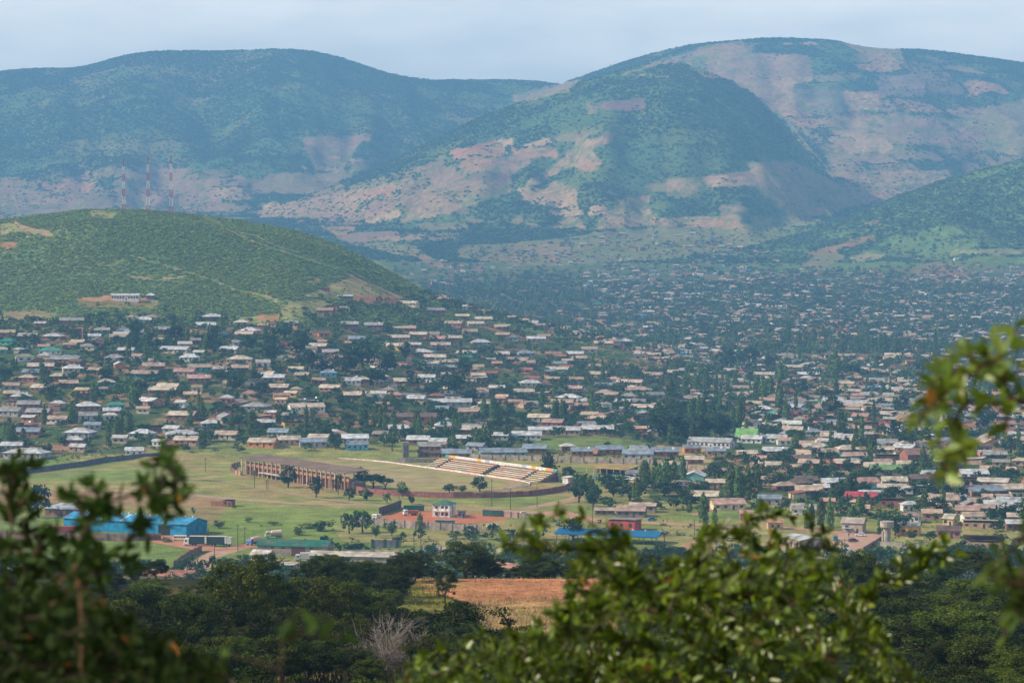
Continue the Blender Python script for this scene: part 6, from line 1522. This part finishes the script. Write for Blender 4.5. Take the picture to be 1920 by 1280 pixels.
# ------------------------------------------------------------------ the near spur: trees, thorn bushes, dry grass
def grow(root, targets, seed, step=.5, sag=.12, trunk=None):
    """a branching skeleton: every target is joined to the closest reachable node -> (nodes, parent index, tips)"""
    r_ = random.Random(seed)
    N, Pn = [Vector(root)], [-1]
    for p in (trunk or []): N.append(Vector(p)); Pn.append(len(N) - 2)
    tips = []
    for t in sorted(targets, key=lambda p: (Vector(p) - N[-1 if trunk else 0]).length):
        t = Vector(t)
        best, bd = 0, 1e18
        for i in range(len(N)):
            d = (N[i] - t).length * (1 + .0) + (0 if i >= len(trunk or []) else step * 1.5)
            if N[i].z > t.z + step * 1.2: d += step
            if d < bd: best, bd = i, d
        a = N[best]; L = (t - a).length; k = max(1, int(L / step)); prev = best
        for j in range(1, k + 1):
            f = j / k; q = a.lerp(t, f)
            w = 4 * f * (1 - f)
            q = q + Vector((r_.uniform(-1, 1), r_.uniform(-1, 1), r_.uniform(-1, 1))) * L * .05 * w + Vector((0, 0, sag * L * w * .6))
            N.append(q); Pn.append(prev); prev = len(N) - 1
        tips.append(prev)
    return N, Pn, tips
def skeleton_mesh(N, Pn, r_tip, r_root, col, n=5, origin=None):
    cnt = [0] * len(N); kids = [0] * len(N)
    for i in range(len(N) - 1, 0, -1):
        cnt[i] = max(cnt[i], 1); cnt[Pn[i]] += cnt[i]; kids[Pn[i]] += 1
    mx_ = max(cnt)
    R = [r_tip + (r_root - r_tip) * (c / mx_) ** .55 for c in cnt]
    m = MB(); o = origin or Vector((0, 0, 0))
    done = set(); starts = [i for i in range(1, len(N)) if True]
    best_child = {}
    for i in range(1, len(N)):
        p = Pn[i]
        if p not in best_child or cnt[i] > cnt[best_child[p]]: best_child[p] = i
    for i in range(1, len(N)):
        if best_child.get(Pn[i]) == i and Pn[i] != 0: continue  # continued by its parent's chain
        chain = [Pn[i], i]
        while chain[-1] in best_child: chain.append(best_child[chain[-1]])
        rr = [min(R[chain[0]], R[chain[1]] * 1.15)] + [R[k] for k in chain[1:]]
        m.tube([N[k] - o for k in chain], rr, n, col)
    return m
def leafy_mass(cent, per, radius, size, seed, col, flat_=.5, var=.4, kite=True, aspect=.45):
    rs = np.random.default_rng(seed)
    cent = np.asarray(cent, float); k = np.repeat(np.arange(len(cent)), per)
    off = rs.normal(size=(len(k), 3)); off /= np.linalg.norm(off, axis=1, keepdims=True); off *= rs.uniform(.15, 1, len(k))[:, None] ** .6
    P = cent[k] + off * radius * rs.uniform(.7, 1.25, len(cent))[k][:, None] * np.array([1, 1, .62])
    V, Fq = quads(P, off * .7, size, rs, aspect, flat_, kite)
    tone = rs.uniform(1 - var, 1 + var, len(cent))[k] * rs.uniform(.7, 1.3, len(k)); yl = rs.uniform(0, 1, len(k))[:, None]
    return V, Fq, (np.array(col) * tone[:, None] * (1 + np.array([.5, .15, -.2]) * (yl - .4))).clip(.003, .5)
OLIVE = (.022, .036, .005); OLIVE2 = (.046, .062, .007)
def near_proto(seed, kind, col, ncl=62, per=190, leaf=.017, rad=.115):
    """detailed tree of unit size for 150-350 m away"""
    rs = np.random.default_rng(seed); pts = []
    while len(pts) < ncl:
        p = rs.uniform(-1, 1, 3)
        if np.linalg.norm(p) > 1 or np.linalg.norm(p) < .35: continue
        if kind == 'umbrella': q = (p[0] * .47, p[1] * .47, .74 + p[2] * .20)
        elif kind == 'shrub': q = (p[0] * .46, p[1] * .46, .46 + p[2] * .44)
        else: q = (p[0] * .42, p[1] * .42, .56 + p[2] * .36)
        pts.append(q)
    trunk = {'umbrella': [(.02,.0,.15),(.03,.02,.34)], 'shrub': [(0,0,.06)], 'crown': [(.01,0,.08),(.0,.02,.18)]}[kind]
    N, Pn, tips = grow((0, 0, -.05), pts, seed, .10, .05, trunk)
    tm = skeleton_mesh(N, Pn, .003, .030, (.07,.05,.035)).mesh('trunk'); tm.materials.append(M_bark)
    V, Fq, c = leafy_mass(pts, per, rad, leaf, seed + 1, col)
    cm = np_mesh('crown', V, Fq, c); cm.materials.append(M_leaf)
    return cm, tm
NP = {'crown': [near_proto(501, 'crown', (.075,.105,.012)), near_proto(502, 'crown', (.050,.075,.009)), near_proto(503, 'crown', (.030,.050,.008))], 'umbrella': [near_proto(511, 'umbrella', OLIVE2), near_proto(512, 'umbrella', OLIVE)],
      'shrub': [near_proto(521, 'shrub', OLIVE, 50, 170), near_proto(522, 'shrub', OLIVE2, 50, 170)], 'thorn': [near_proto(531, 'umbrella', (.050,.075,.016), 60, 150, .014, .09), near_proto(532, 'crown', (.040,.062,.015), 64, 150, .014, .09)]}
def near_tree(u, vtop, D, wpx, kind, pi, label, hmin=0, name='tree'):
    a, b_ = ray(u, vtop)
    x, z1 = a * D, HC + b_ * D
    zg = gz(x, D); w = wpx / F * D; h = max(z1 - zg, hmin, .8)
    cm, tm = NP[kind][pi % len(NP[kind])]
    t = thing(name, label, 'tree' if name == 'tree' else 'bush', (x, D, zg - .05), random.uniform(0, 6.28), 'trees on the near slope')
    t.scale = (w, w, h)
    o = bpy.data.objects.new('crown', cm); C.objects.link(o); o.parent = t
    o = bpy.data.objects.new('trunk', tm); C.objects.link(o); o.parent = t
for a_ in [
 (452,1034,205,170,'crown',0,'tall rounded olive green tree standing out against the long shed'),(512,1060,212,120,'crown',2,'olive green tree touching the tall rounded tree on its right side'),
 (590,1066,220,150,'crown',0,'broad dark tree below the long cream shed'),(655,1082,226,120,'crown',1,'dark tree at the end of the shaded row before the grassy mound'),(350,1100,188,130,'crown',1,'dark tree below the rusty roofed building'),
 (55,1085,180,210,'crown',2,'dark tree in the far left corner behind the blurred shrub'),(190,1108,183,200,'crown',0,'dark tree behind the thin brown stems of the blurred shrub'),(290,1130,165,170,'shrub',0,'low dark tree in the shade below the orange wall'),
 (120,1040,330,120,'crown',1,'small tree on the slope before the pillared brown wall'),(-30,1040,240,160,'crown',2,'dark tree cut by the left edge of the view'),(400,1170,150,180,'shrub',1,'shadowy bush at the foot of the tall rounded tree'),
 (570,1165,160,150,'shrub',0,'dim bush under the broad dark tree'),(660,1128,190,110,'shrub',1,'dark bush beside the bare grey thorn bush'),
 (872,1008,338,135,'thorn',1,'feathery thorn tree rising behind the bare orange ground'),(1000,1062,336,90,'shrub',1,'low green bush behind the bare orange ground beside orange roofed house'),(940,1066,338,80,'thorn',1,'thin low thorn bush below the orange roofed house'),
 (1090,1060,336,110,'thorn',1,'grey green thorn bush behind the bare orange ground'),(760,1072,337,110,'thorn',1,'loose thorn bush on the rim above the yellow grass'),(690,1062,334,110,'shrub',0,'olive bush on the rim beside the thorn tree'),
 (835,1056,300,58,'thorn',1,'small flat topped tree on the orange ground edge'),(735,1100,285,60,'crown',1,'little tree among yellow grass on the mound'),
 (870,1104,186,215,'shrub',0,'large dark rounded shrub beneath the bare orange ground'),(975,1150,175,150,'shrub',1,'dark shrub beside the bright leafy foreground branches'),(815,1165,165,130,'shrub',1,'dark shrub beside the dead grey thorn bush'),
 (1215,1060,330,90,'thorn',1,'thorn tree at the far end of the orange ground'),(1340,1045,325,130,'crown',2,'tree mostly hidden by the bright green foreground bush'),(1450,1050,320,130,'crown',0,'second tree mostly hidden by the bright green bush'),
 (1560,1034,300,110,'crown',2,'dark tree below the packed earth forecourt'),(1622,1026,290,90,'crown',1,'dark olive tree just below the overgrown tower'),(1700,1062,255,190,'thorn',1,'wide brownish thorn tree below the plum roofed building'),
 (1830,1078,240,210,'crown',0,'dark crowned tree in the lower right corner'),(1925,1060,250,160,'crown',2,'dark tree cut by the right edge of the view'),(1740,1140,190,230,'crown',1,'broad low tree in the shadowed lower right'),
 (760,1128,228,120,'shrub',0,'dark bush on the shaded side of the yellow grass mound'),(700,1100,250,110,'crown',0,'dark tree at the near side of the grass mound'),(610,1110,230,140,'shrub',1,'dark bush row below the long cream shed'),(440,1105,190,200,'shrub',0,'dark undergrowth tree beneath the tall rounded tree'),(250,1085,210,170,'crown',2,'dark tree directly below the orange earth road end'),(140,1085,215,150,'shrub',1,'dark bush below the open green plot'),(330,1100,225,150,'shrub',0,'dark bush below the rusty sheet roof'),(1560,1090,235,200,'crown',1,'dark tree between the bright bush and the right corner'),(1680,1110,215,200,'crown',2,'second dark tree beside the bright bush'),(1900,1110,215,220,'shrub',0,'dark bush at the right edge under the plum roof'),(1800,1130,205,220,'crown',0,'dark full crowned tree in the shaded right corner'),(540,1120,195,170,'shrub',1,'dark bush beside the slanting pale trunk'),
 (1640,1130,200,150,'shrub',0,'shaded bush beside the bright green foreground bush'),(1870,1170,165,230,'shrub',1,'dark bush at the very bottom right corner'),(1780,1225,130,220,'shrub',0,'lowest dark bush in the shadowed right corner'),
 (480,1215,120,200,'shrub',0,'dark bush at the bottom beneath the tall rounded tree'),(250,1200,130,240,'shrub',1,'dark bush low behind the thin brown stems'),(60,1190,135,260,'shrub',0,'dark bush at the bottom left corner'),(680,1245,120,200,'shrub',1,'dim bush below the dead grey thorn bush'),
 (880,1235,125,230,'shrub',0,'dim bush at the bottom below the large dark rounded shrub'),(1050,1180,150,200,'shrub',1,'dark bush showing between the bright foreground branches'),(1250,1180,150,260,'crown',1,'dark tree behind the middle of the bright foreground bush'),(1450,1170,150,260,'shrub',0,'dark bush behind the right half of the bright foreground bush')]:
    near_tree(*a_)
LANDMARKS[:] = [('tall rounded olive tree', 452, 1110), ('rusty roofed building', 300, 1088), ('bare orange ground', 900, 1110), ('grey thorn bush', 735, 1180), ('overgrown tower', 1663, 1010), ('plum roofed building', 1843, 1040), ('bright green shrub', 1300, 1150), ('pillared brown wall', 100, 1040)]
NT = []
_t0 = len(LANDMARKS)
rt = random.Random(9)
for (U0, U1, D0, D1, n_) in ((-60, 640, 250, 345, 60), (-60, 700, 140, 250, 46), (1380, 1960, 250, 345, 46), (1560, 1960, 120, 250, 34), (600, 1330, 334, 347, 46), (560, 790, 290, 330, 14), (640, 1100, 120, 215, 26), (1100, 1560, 110, 230, 16)):
    for _ in range(n_):
        u, D = rt.uniform(U0, U1), rt.uniform(D0, D1)
        x = ray(u, 900)[0] * D; z = gz(x, D); h = rt.uniform(2.6, 5.0) if D > 240 else rt.uniform(2.0, 3.6)
        if 640 < u < 1100 and D < 215: h = rt.uniform(1.6, 2.6)
        if D > 334: h = rt.uniform(1.6, 4.2)
        NT.append(dict(u=u, v=pix(x, D, z + h)[1], D=D, w=h * rt.uniform(1.1, 1.6), k=rt.choice(['crown', 'shrub', 'crown', 'thorn']), i=rt.randint(0, 2)))
unique_labels(NT, lambda q: {'crown': 'dark crowned tree', 'shrub': 'dark bushy tree', 'thorn': 'thin leafed thorn tree'}[q['k']] + (', farther down,' if q['D'] > 250 else ''))
for q in NT: near_tree(q['u'], q['v'], q['D'], q['w'] / q['D'] * F, q['k'], 1 if q['k'] == 'thorn' else q['i'], q['label'])
# bare grey thorn bush
x, y = P3(728, 1200, 170).x, 170
zg = gz(x, y); rs = np.random.default_rng(77)
t = thing('thorn_bush', 'leafless grey thorn bush with many thin twigs', 'bush', (x, y, zg))
m = MB(); gc = (.27,.23,.21)
for i in range(34):
    a = rs.uniform(0, 6.28); sp_ = rs.uniform(.15, 1.0); H_ = rs.uniform(3.0, 4.7) * (1 - .35 * sp_)
    P_ = [Vector((.1 * math.cos(a), .1 * math.sin(a), -.2))]
    for k in range(1, 8):
        f = k / 7; P_.append(Vector((2.9 * sp_ * math.cos(a) * f ** 1.3, 2.2 * sp_ * math.sin(a) * f ** 1.3, H_ * f ** .85)) + Vector(rs.normal(size=3)) * .07)
    m.tube(P_, [.040, .034, .028, .024, .018, .014, .010, .006], 4, gc)
    for q in range(22):
        k = rs.integers(2, 8); d_ = Vector(rs.normal(size=3)) + Vector((math.cos(a), math.sin(a), 1.0)) * .9; d_.normalize(); L_ = rs.uniform(.5, 1.3)
        p0 = P_[k]; p1 = p0 + d_ * L_ * .5 + Vector(rs.normal(size=3)) * .08; p2 = p1 + (d_ + Vector(rs.normal(size=3)) * .35) * L_ * .5
        m.tube([p0, p1, p2], [.013, .009, .004], 3, gc)
m.obj('branches', M_bark, t)
# grass: yellow on the mound, straw on the rim, dull under the trees
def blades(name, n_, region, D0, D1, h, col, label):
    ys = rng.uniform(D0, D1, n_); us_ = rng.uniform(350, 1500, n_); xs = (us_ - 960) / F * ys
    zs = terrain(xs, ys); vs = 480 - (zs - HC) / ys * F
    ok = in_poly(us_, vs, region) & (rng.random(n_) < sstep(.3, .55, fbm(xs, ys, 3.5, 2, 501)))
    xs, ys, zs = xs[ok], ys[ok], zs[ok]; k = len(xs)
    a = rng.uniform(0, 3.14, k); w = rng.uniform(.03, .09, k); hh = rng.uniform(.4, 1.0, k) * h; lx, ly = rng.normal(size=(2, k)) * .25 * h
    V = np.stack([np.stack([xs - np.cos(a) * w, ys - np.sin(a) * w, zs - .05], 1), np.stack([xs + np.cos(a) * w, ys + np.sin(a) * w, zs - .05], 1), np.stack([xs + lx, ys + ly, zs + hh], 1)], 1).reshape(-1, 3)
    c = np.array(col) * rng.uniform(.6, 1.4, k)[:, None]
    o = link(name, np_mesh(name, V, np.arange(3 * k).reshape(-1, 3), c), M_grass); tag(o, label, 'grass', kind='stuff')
blades('grass', 30000, [(720,1088),(850,1090),(850,1140),(740,1150)], 250, 334, .6, (.20,.19,.035), 'tall yellow green grass on the mound')
blades('grass', 45000, [(870,1120),(1200,1122),(1150,1195),(900,1190)], 240, 312, .5, (.40,.29,.15), 'dry straw grass along the orange ground')
blades('grass', 12000, [(760,1080),(1350,1080),(1380,1150),(800,1130)], 290, 336, .3, (.42,.26,.12), 'sparse dry tufts on the bare orange ground')
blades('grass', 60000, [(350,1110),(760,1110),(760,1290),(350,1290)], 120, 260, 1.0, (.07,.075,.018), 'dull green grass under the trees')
blades('grass', 16000, [(1180,1090),(1400,1090),(1400,1160),(1180,1160)], 260, 334, .6, (.26,.22,.04), 'yellow grass tufts beside the bright bush')
# ------------------------------------------------------------------ the shrubs close to the camera, their leaves out of focus
LEAFV = np.array([(0,0,0),(.28,.20,.03),(.62,.19,.02),(1,0,-.05),(.62,-.19,.02),(.28,-.20,.03),(.30,0,-.03),(.64,0,-.03)])
LEAFF = [(0,6,1),(1,6,7,2),(2,7,3),(3,7,4),(4,7,6,5),(5,6,0)]
def leaves_mesh(name, pos, dirs, size, rs, col, mat, var=.3, width=1.0, pale=.12):
    n_ = len(pos)
    d = dirs / (np.linalg.norm(dirs, axis=1, keepdims=True) + 1e-9)
    up = rs.normal(size=(n_, 3)) * .55 + np.array([-.25, -.2, .8])
    s = np.cross(up, d); s /= np.linalg.norm(s, axis=1, keepdims=True) + 1e-9
    nn = np.cross(d, s)
    sz = (size * rs.uniform(.6, 1.25, n_))[:, None, None]
    L = LEAFV[None]
    V = pos[:, None, :] + sz * (L[..., 0:1] * d[:, None] + L[..., 1:2] * s[:, None] * width + L[..., 2:3] * nn[:, None])
    V = V.reshape(-1, 3)
    tri = []
    for f in LEAFF:
        tri.append(f[:3]); 
        if len(f) == 4: tri.append((f[0], f[2], f[3]))
    tri = np.array(tri); Fq = (np.arange(n_)[:, None, None] * 8 + tri[None]).reshape(-1, 3)
    tone = rs.uniform(1 - var, 1 + var, n_)[:, None]; yl = rs.random((n_, 1))
    c = np.array(col) * tone * (1 + np.array([.35, .1, -.2]) * (yl - .4))
    old = rs.random(n_) < .008; c[old] = np.array((.30, .13, .03))
    return np_mesh(name, V, Fq, np.repeat(c, len(tri), axis=0).clip(.004, .7)), None
def near_shrub(name, label, root, targets, seed, leaf, col, spacing, twig_r, root_r, bark=(.075,.042,.025), trunk=None, per_tip=7, step=.25, width=1.0, leaf_from=.25, dens=1.0, spread=.8, mat=None, var=.3):
    root = Vector(root)
    N, Pn, tips = grow(root, targets, seed, step, .06, trunk)
    t = thing(name, label, 'shrub', tuple(root))
    skeleton_mesh(N, Pn, twig_r, root_r, bark, 6, root).obj('branches', M_bark, t)
    rs = np.random.default_rng(seed); pos, dr = [], []
    for tp in tips:
        k = tp; run = 0
        while k > 0 and run < leaf_from:
            a, b_ = np.array(N[Pn[k]]), np.array(N[k]); L = np.linalg.norm(b_ - a) + 1e-9
            ax = (b_ - a) / L
            for f in np.arange(0, 1, spacing / L):
                if rs.random() > dens: continue
                side = rs.normal(size=3); side -= ax * side.dot(ax); side /= np.linalg.norm(side) + 1e-9
                pos.append(a + (b_ - a) * f); dr.append(side * spread + ax * .7 + np.array([0, 0, .05]))
            run += L; k = Pn[k]
        for _ in range(per_tip): pos.append(np.array(N[tp])); dr.append(rs.normal(size=3) + np.array(N[tp] - N[Pn[tp]]) / (N[tp] - N[Pn[tp]]).length)
    me, _ = leaves_mesh('leaves', np.array(pos) - np.array(root), np.array(dr), leaf, rs, col, mat or M_leaf_near, var=var, width=width)
    o = link('leaves', me, mat or M_leaf_near, t)
    return len(pos)
def targets_in(poly, n_, D0, D1, seed, bias=None):
    rs = np.random.default_rng(seed); out = []
    us_ = [p[0] for p in poly]; vs_ = [p[1] for p in poly]
    while len(out) < n_:
        u, v = rs.uniform(min(us_), max(us_)), rs.uniform(min(vs_), max(vs_))
        if not in_poly(np.array([u]), np.array([v]), poly)[0]: continue
        if bias is not None and rs.random() > bias(u, v): continue
        out.append(tuple(P3(u, v, rs.uniform(D0, D1))))
    return out
BG = (.105, .165, .007)
ntot = 0
bush_poly = [(745,1260),(790,1225),(850,1225),(880,1190),(985,1190),(1010,1130),(1075,1100),(1068,1045),(1085,1010),(1150,1010),(1230,1045),(1290,1010),(1310,985),(1400,990),(1470,1010),(1540,1040),(1580,1075),(1620,1110),(1660,1165),(1700,1230),(1760,1300),(1760,1460),(760,1460)]
tg = targets_in(bush_poly, 700, 7.6, 11.0, 61)
tg += targets_in([(1060,1050),(1560,1050),(1640,1300),(1000,1300)], 150, 8.2, 10.5, 62)
tg += [tuple(P3(u, v, 7.6)) for u, v in [(1010,985),(975,1000),(950,1020),(1045,965),(1095,970),(1140,1000),(1180,1015),(1120,1030),(1000,1030)]]                  # arching tip over the blue canopy
tg += [tuple(P3(u, v, 9.0)) for u, v in [(1405,975),(1430,955),(1450,965),(1480,968),(1520,975),(1545,1000),(1560,1030),(1390,1005)]]
tg += [tuple(P3(u, v, 8.8)) for u, v in [(1650,1085),(1690,1060),(1720,1040),(1745,1030),(1770,1020),(1700,1085),(1735,1060),(1765,1045),(1630,1120),(1790,1040)]]
tg += [tuple(P3(u, v, 8.6)) for u, v in [(770,1250),(800,1235),(830,1215),(845,1240),(760,1275),(870,1230)]]
r0 = P3(1230, 1700, 9.8)
near_shrub('leafy_shrub', 'large bright green glossy leaved shrub filling the lower right', (r0.x, r0.y, gz(r0.x, r0.y)), tg, 71, .052, BG, .020, .0022, .022, trunk=[tuple(P3(1235, 1560, 9.7)), tuple(P3(1250, 1420, 9.6))], per_tip=9, leaf_from=.30, step=.13, width=.85, var=.55)
# the overhanging branch, upper right
main = [tuple(P3(2100, 790, 5.72)), tuple(P3(1990, 765, 5.65)), tuple(P3(1925, 755, 5.59)), tuple(P3(1898, 748, 5.59))]
tg = [tuple(P3(u, v, D)) for u, v, D in [(1885,715,5.59),(1860,700,5.53),(1835,690,5.46),(1800,690,5.40),(1780,690,5.46),(1760,705,5.33),(1745,720,5.33),(1740,745,5.40),(1728,770,5.33),(1722,790,5.40),(1755,760,5.33),(1775,735,5.33),(1800,720,5.46),(1790,665,5.59),
   (1820,665,5.46),(1845,665,5.53),(1860,645,5.59),(1880,670,5.46),(1900,640,5.59),(1905,615,5.65),(1915,690,5.59),(1870,690,5.72),(1850,755,5.59),(1810,752,5.59),(1780,758,5.59),(1790,790,5.59),(1800,820,5.59),(1790,835,5.53),(1775,850,5.46),(1765,870,5.53),(1770,890,5.46),(1805,840,5.46),(1760,830,5.59),(1785,860,5.59),(1880,770,5.46),(1885,790,5.59)]]
near_shrub('overhanging_branch', 'blurred green branch reaching in from the right over the town', tuple(P3(2350, 900, 5.98)), tg, 81, .055, (.105,.155,.014), .040, .0022, .0075, bark=(.05,.025,.018), trunk=main, per_tip=4, leaf_from=.10, step=.06, dens=.75)
# right edge leaves
tg = targets_in([(1870,1040),(1930,1020),(1960,1160),(1890,1160),(1850,1090)], 16, 4.8, 5.4, 83) + [tuple(P3(1885, 1190, 5.0)), tuple(P3(1905, 1150, 5.0)), tuple(P3(1930,975,5.1)), tuple(P3(1920,1000,5.1))]
near_shrub('edge_shrub', 'blurred dark sprig poking in at the lower right edge', tuple(P3(2250, 1500, 5.2)), tg, 84, .050, (.040,.065,.010), .040, .002, .008, bark=(.05,.03,.02), trunk=[tuple(P3(2100, 1250, 5.1))], per_tip=3, leaf_from=.10, step=.06, dens=.7, mat=M_leaf_dull)
# left shrub: several upright stems with clustered leaves, out of focus
def stemgroup(pts, D, n_, rad, sd):
    rs = np.random.default_rng(sd); out = []
    for u, v in pts:
        for _ in range(n_): out.append(tuple(P3(u + rs.normal() * rad, v + rs.normal() * rad, D + rs.normal() * .12)))
    return out
tgA = stemgroup([(5,880),(25,875),(45,930),(10,950),(55,990),(68,1035),(20,1040),(40,860),(62,1060),(20,1100),(90,1050)], 6.2, 3, 13, 91)
near_shrub('upright_shrub', 'blurred dark leafed shrub with a brown stem at the left edge', (*P3(60, 2000, 6.2)[:2], gz(P3(60, 2000, 6.2).x, 6.2)), tgA, 92, .050, (.024,.048,.007), .030, .0020, .0070, bark=(.07,.04,.025), trunk=[tuple(P3(70, 1500, 6.2)), tuple(P3(62, 1250, 6.2)), tuple(P3(45, 1060, 6.2))], per_tip=4, leaf_from=.12, step=.06, dens=.75, mat=M_leaf_dull)
tgB = stemgroup([(300,870),(322,885),(338,920),(318,945),(290,925),(310,860),(272,910),(288,965),(258,985),(262,1010)], 6.0, 3, 10, 93) + stemgroup([(170,905),(182,925),(200,945),(222,970),(185,960),(160,975),(125,925),(140,930)], 6.0, 2, 7, 94) + stemgroup([(155,1000),(175,1030),(140,1020),(100,1010),(195,1080),(240,1060),(150,1080),(210,1030),(120,1060)], 6.0, 2, 10, 95)
near_shrub('upright_shrub', 'blurred shrub whose leafy top covers the blue warehouse', (*P3(190, 2000, 6.0)[:2], gz(P3(190, 2000, 6.0).x, 6.0)), tgB, 96, .048, (.024,.050,.007), .032, .0018, .0065, bark=(.045,.03,.02), trunk=[tuple(P3(185, 1500, 6.0)), tuple(P3(180, 1250, 6.0)), tuple(P3(195, 1110, 6.0))], per_tip=4, leaf_from=.07, step=.06, dens=.8, mat=M_leaf_dull)
tgC = stemgroup([(150,1075),(110,1120),(170,1110)], 5.4, 3, 12, 97)
near_shrub('upright_shrub', 'thin pale brown upright stem before the dark trees', (*P3(150, 2000, 5.4)[:2], gz(P3(150, 2000, 5.4).x, 5.4)), tgC, 98, .045, (.028,.050,.008), .04, .0026, .0048, bark=(.20,.11,.055), trunk=[tuple(P3(154, 1400, 5.4)), tuple(P3(153, 1200, 5.4)), tuple(P3(150, 1090, 5.4))], per_tip=3, leaf_from=.06, step=.06, dens=.5, mat=M_leaf_dull)
tgD = targets_in([(-20,1120),(60,1110),(160,1140),(230,1160),(320,1215),(420,1245),(470,1300),(-20,1300)], 190, 4.9, 7.0, 99)
near_shrub('dark_shrub', 'dark blurred leafy shrub filling the lower left corner', (*P3(120, 2200, 5.3)[:2], gz(P3(120, 2200, 5.3).x, 5.3)), tgD, 100, .048, (.020,.040,.006), .030, .0020, .007, bark=(.04,.028,.018), trunk=[tuple(P3(130, 1500, 5.6)), tuple(P3(140, 1350, 5.6))], per_tip=6, leaf_from=.16, step=.1, dens=.8, mat=M_leaf_dull)
tgE = [tuple(P3(u, v, 4.2)) for u, v in [(550,1170),(575,1185),(595,1175),(600,1195),(530,1200),(640,1190),(430,1225)]]
near_shrub('low_sprig', 'single very blurred sprig of leaves low in the middle', (*P3(500, 2200, 4.2)[:2], gz(P3(500, 2200, 4.2).x, 4.2)), tgE, 101, .040, (.030,.060,.010), .05, .0012, .0024, bark=(.05,.035,.02), trunk=[tuple(P3(510, 1500, 4.2)), tuple(P3(520, 1330, 4.2))], per_tip=2, leaf_from=.04, step=.06, dens=.4, mat=M_leaf_dull)
# ------------------------------------------------------------------ the air between
hm = bpy.data.materials.new('hazy_air'); hm.use_nodes = True
hn, hl = hm.node_tree.nodes, hm.node_tree.links
hn.remove(hn['Principled BSDF'])
pv = hn.new('ShaderNodeVolumePrincipled')
pv.inputs['Color'].default_value = (.22, .54, .97, 1)
pv.inputs['Absorption Color'].default_value = (0, 0, 0, 1)
pv.inputs['Density'].default_value = 0.00015
pv.inputs['Anisotropy'].default_value = 0.0
hl.new(pv.outputs[0], hn['Material Output'].inputs['Volume'])
hb = MB()
hb.box(-28000, 29000, -60, 10900, -2, float(ZZ.max()) + 40)
ho = hb.obj('haze', hm)
ho['kind'] = 'stuff'
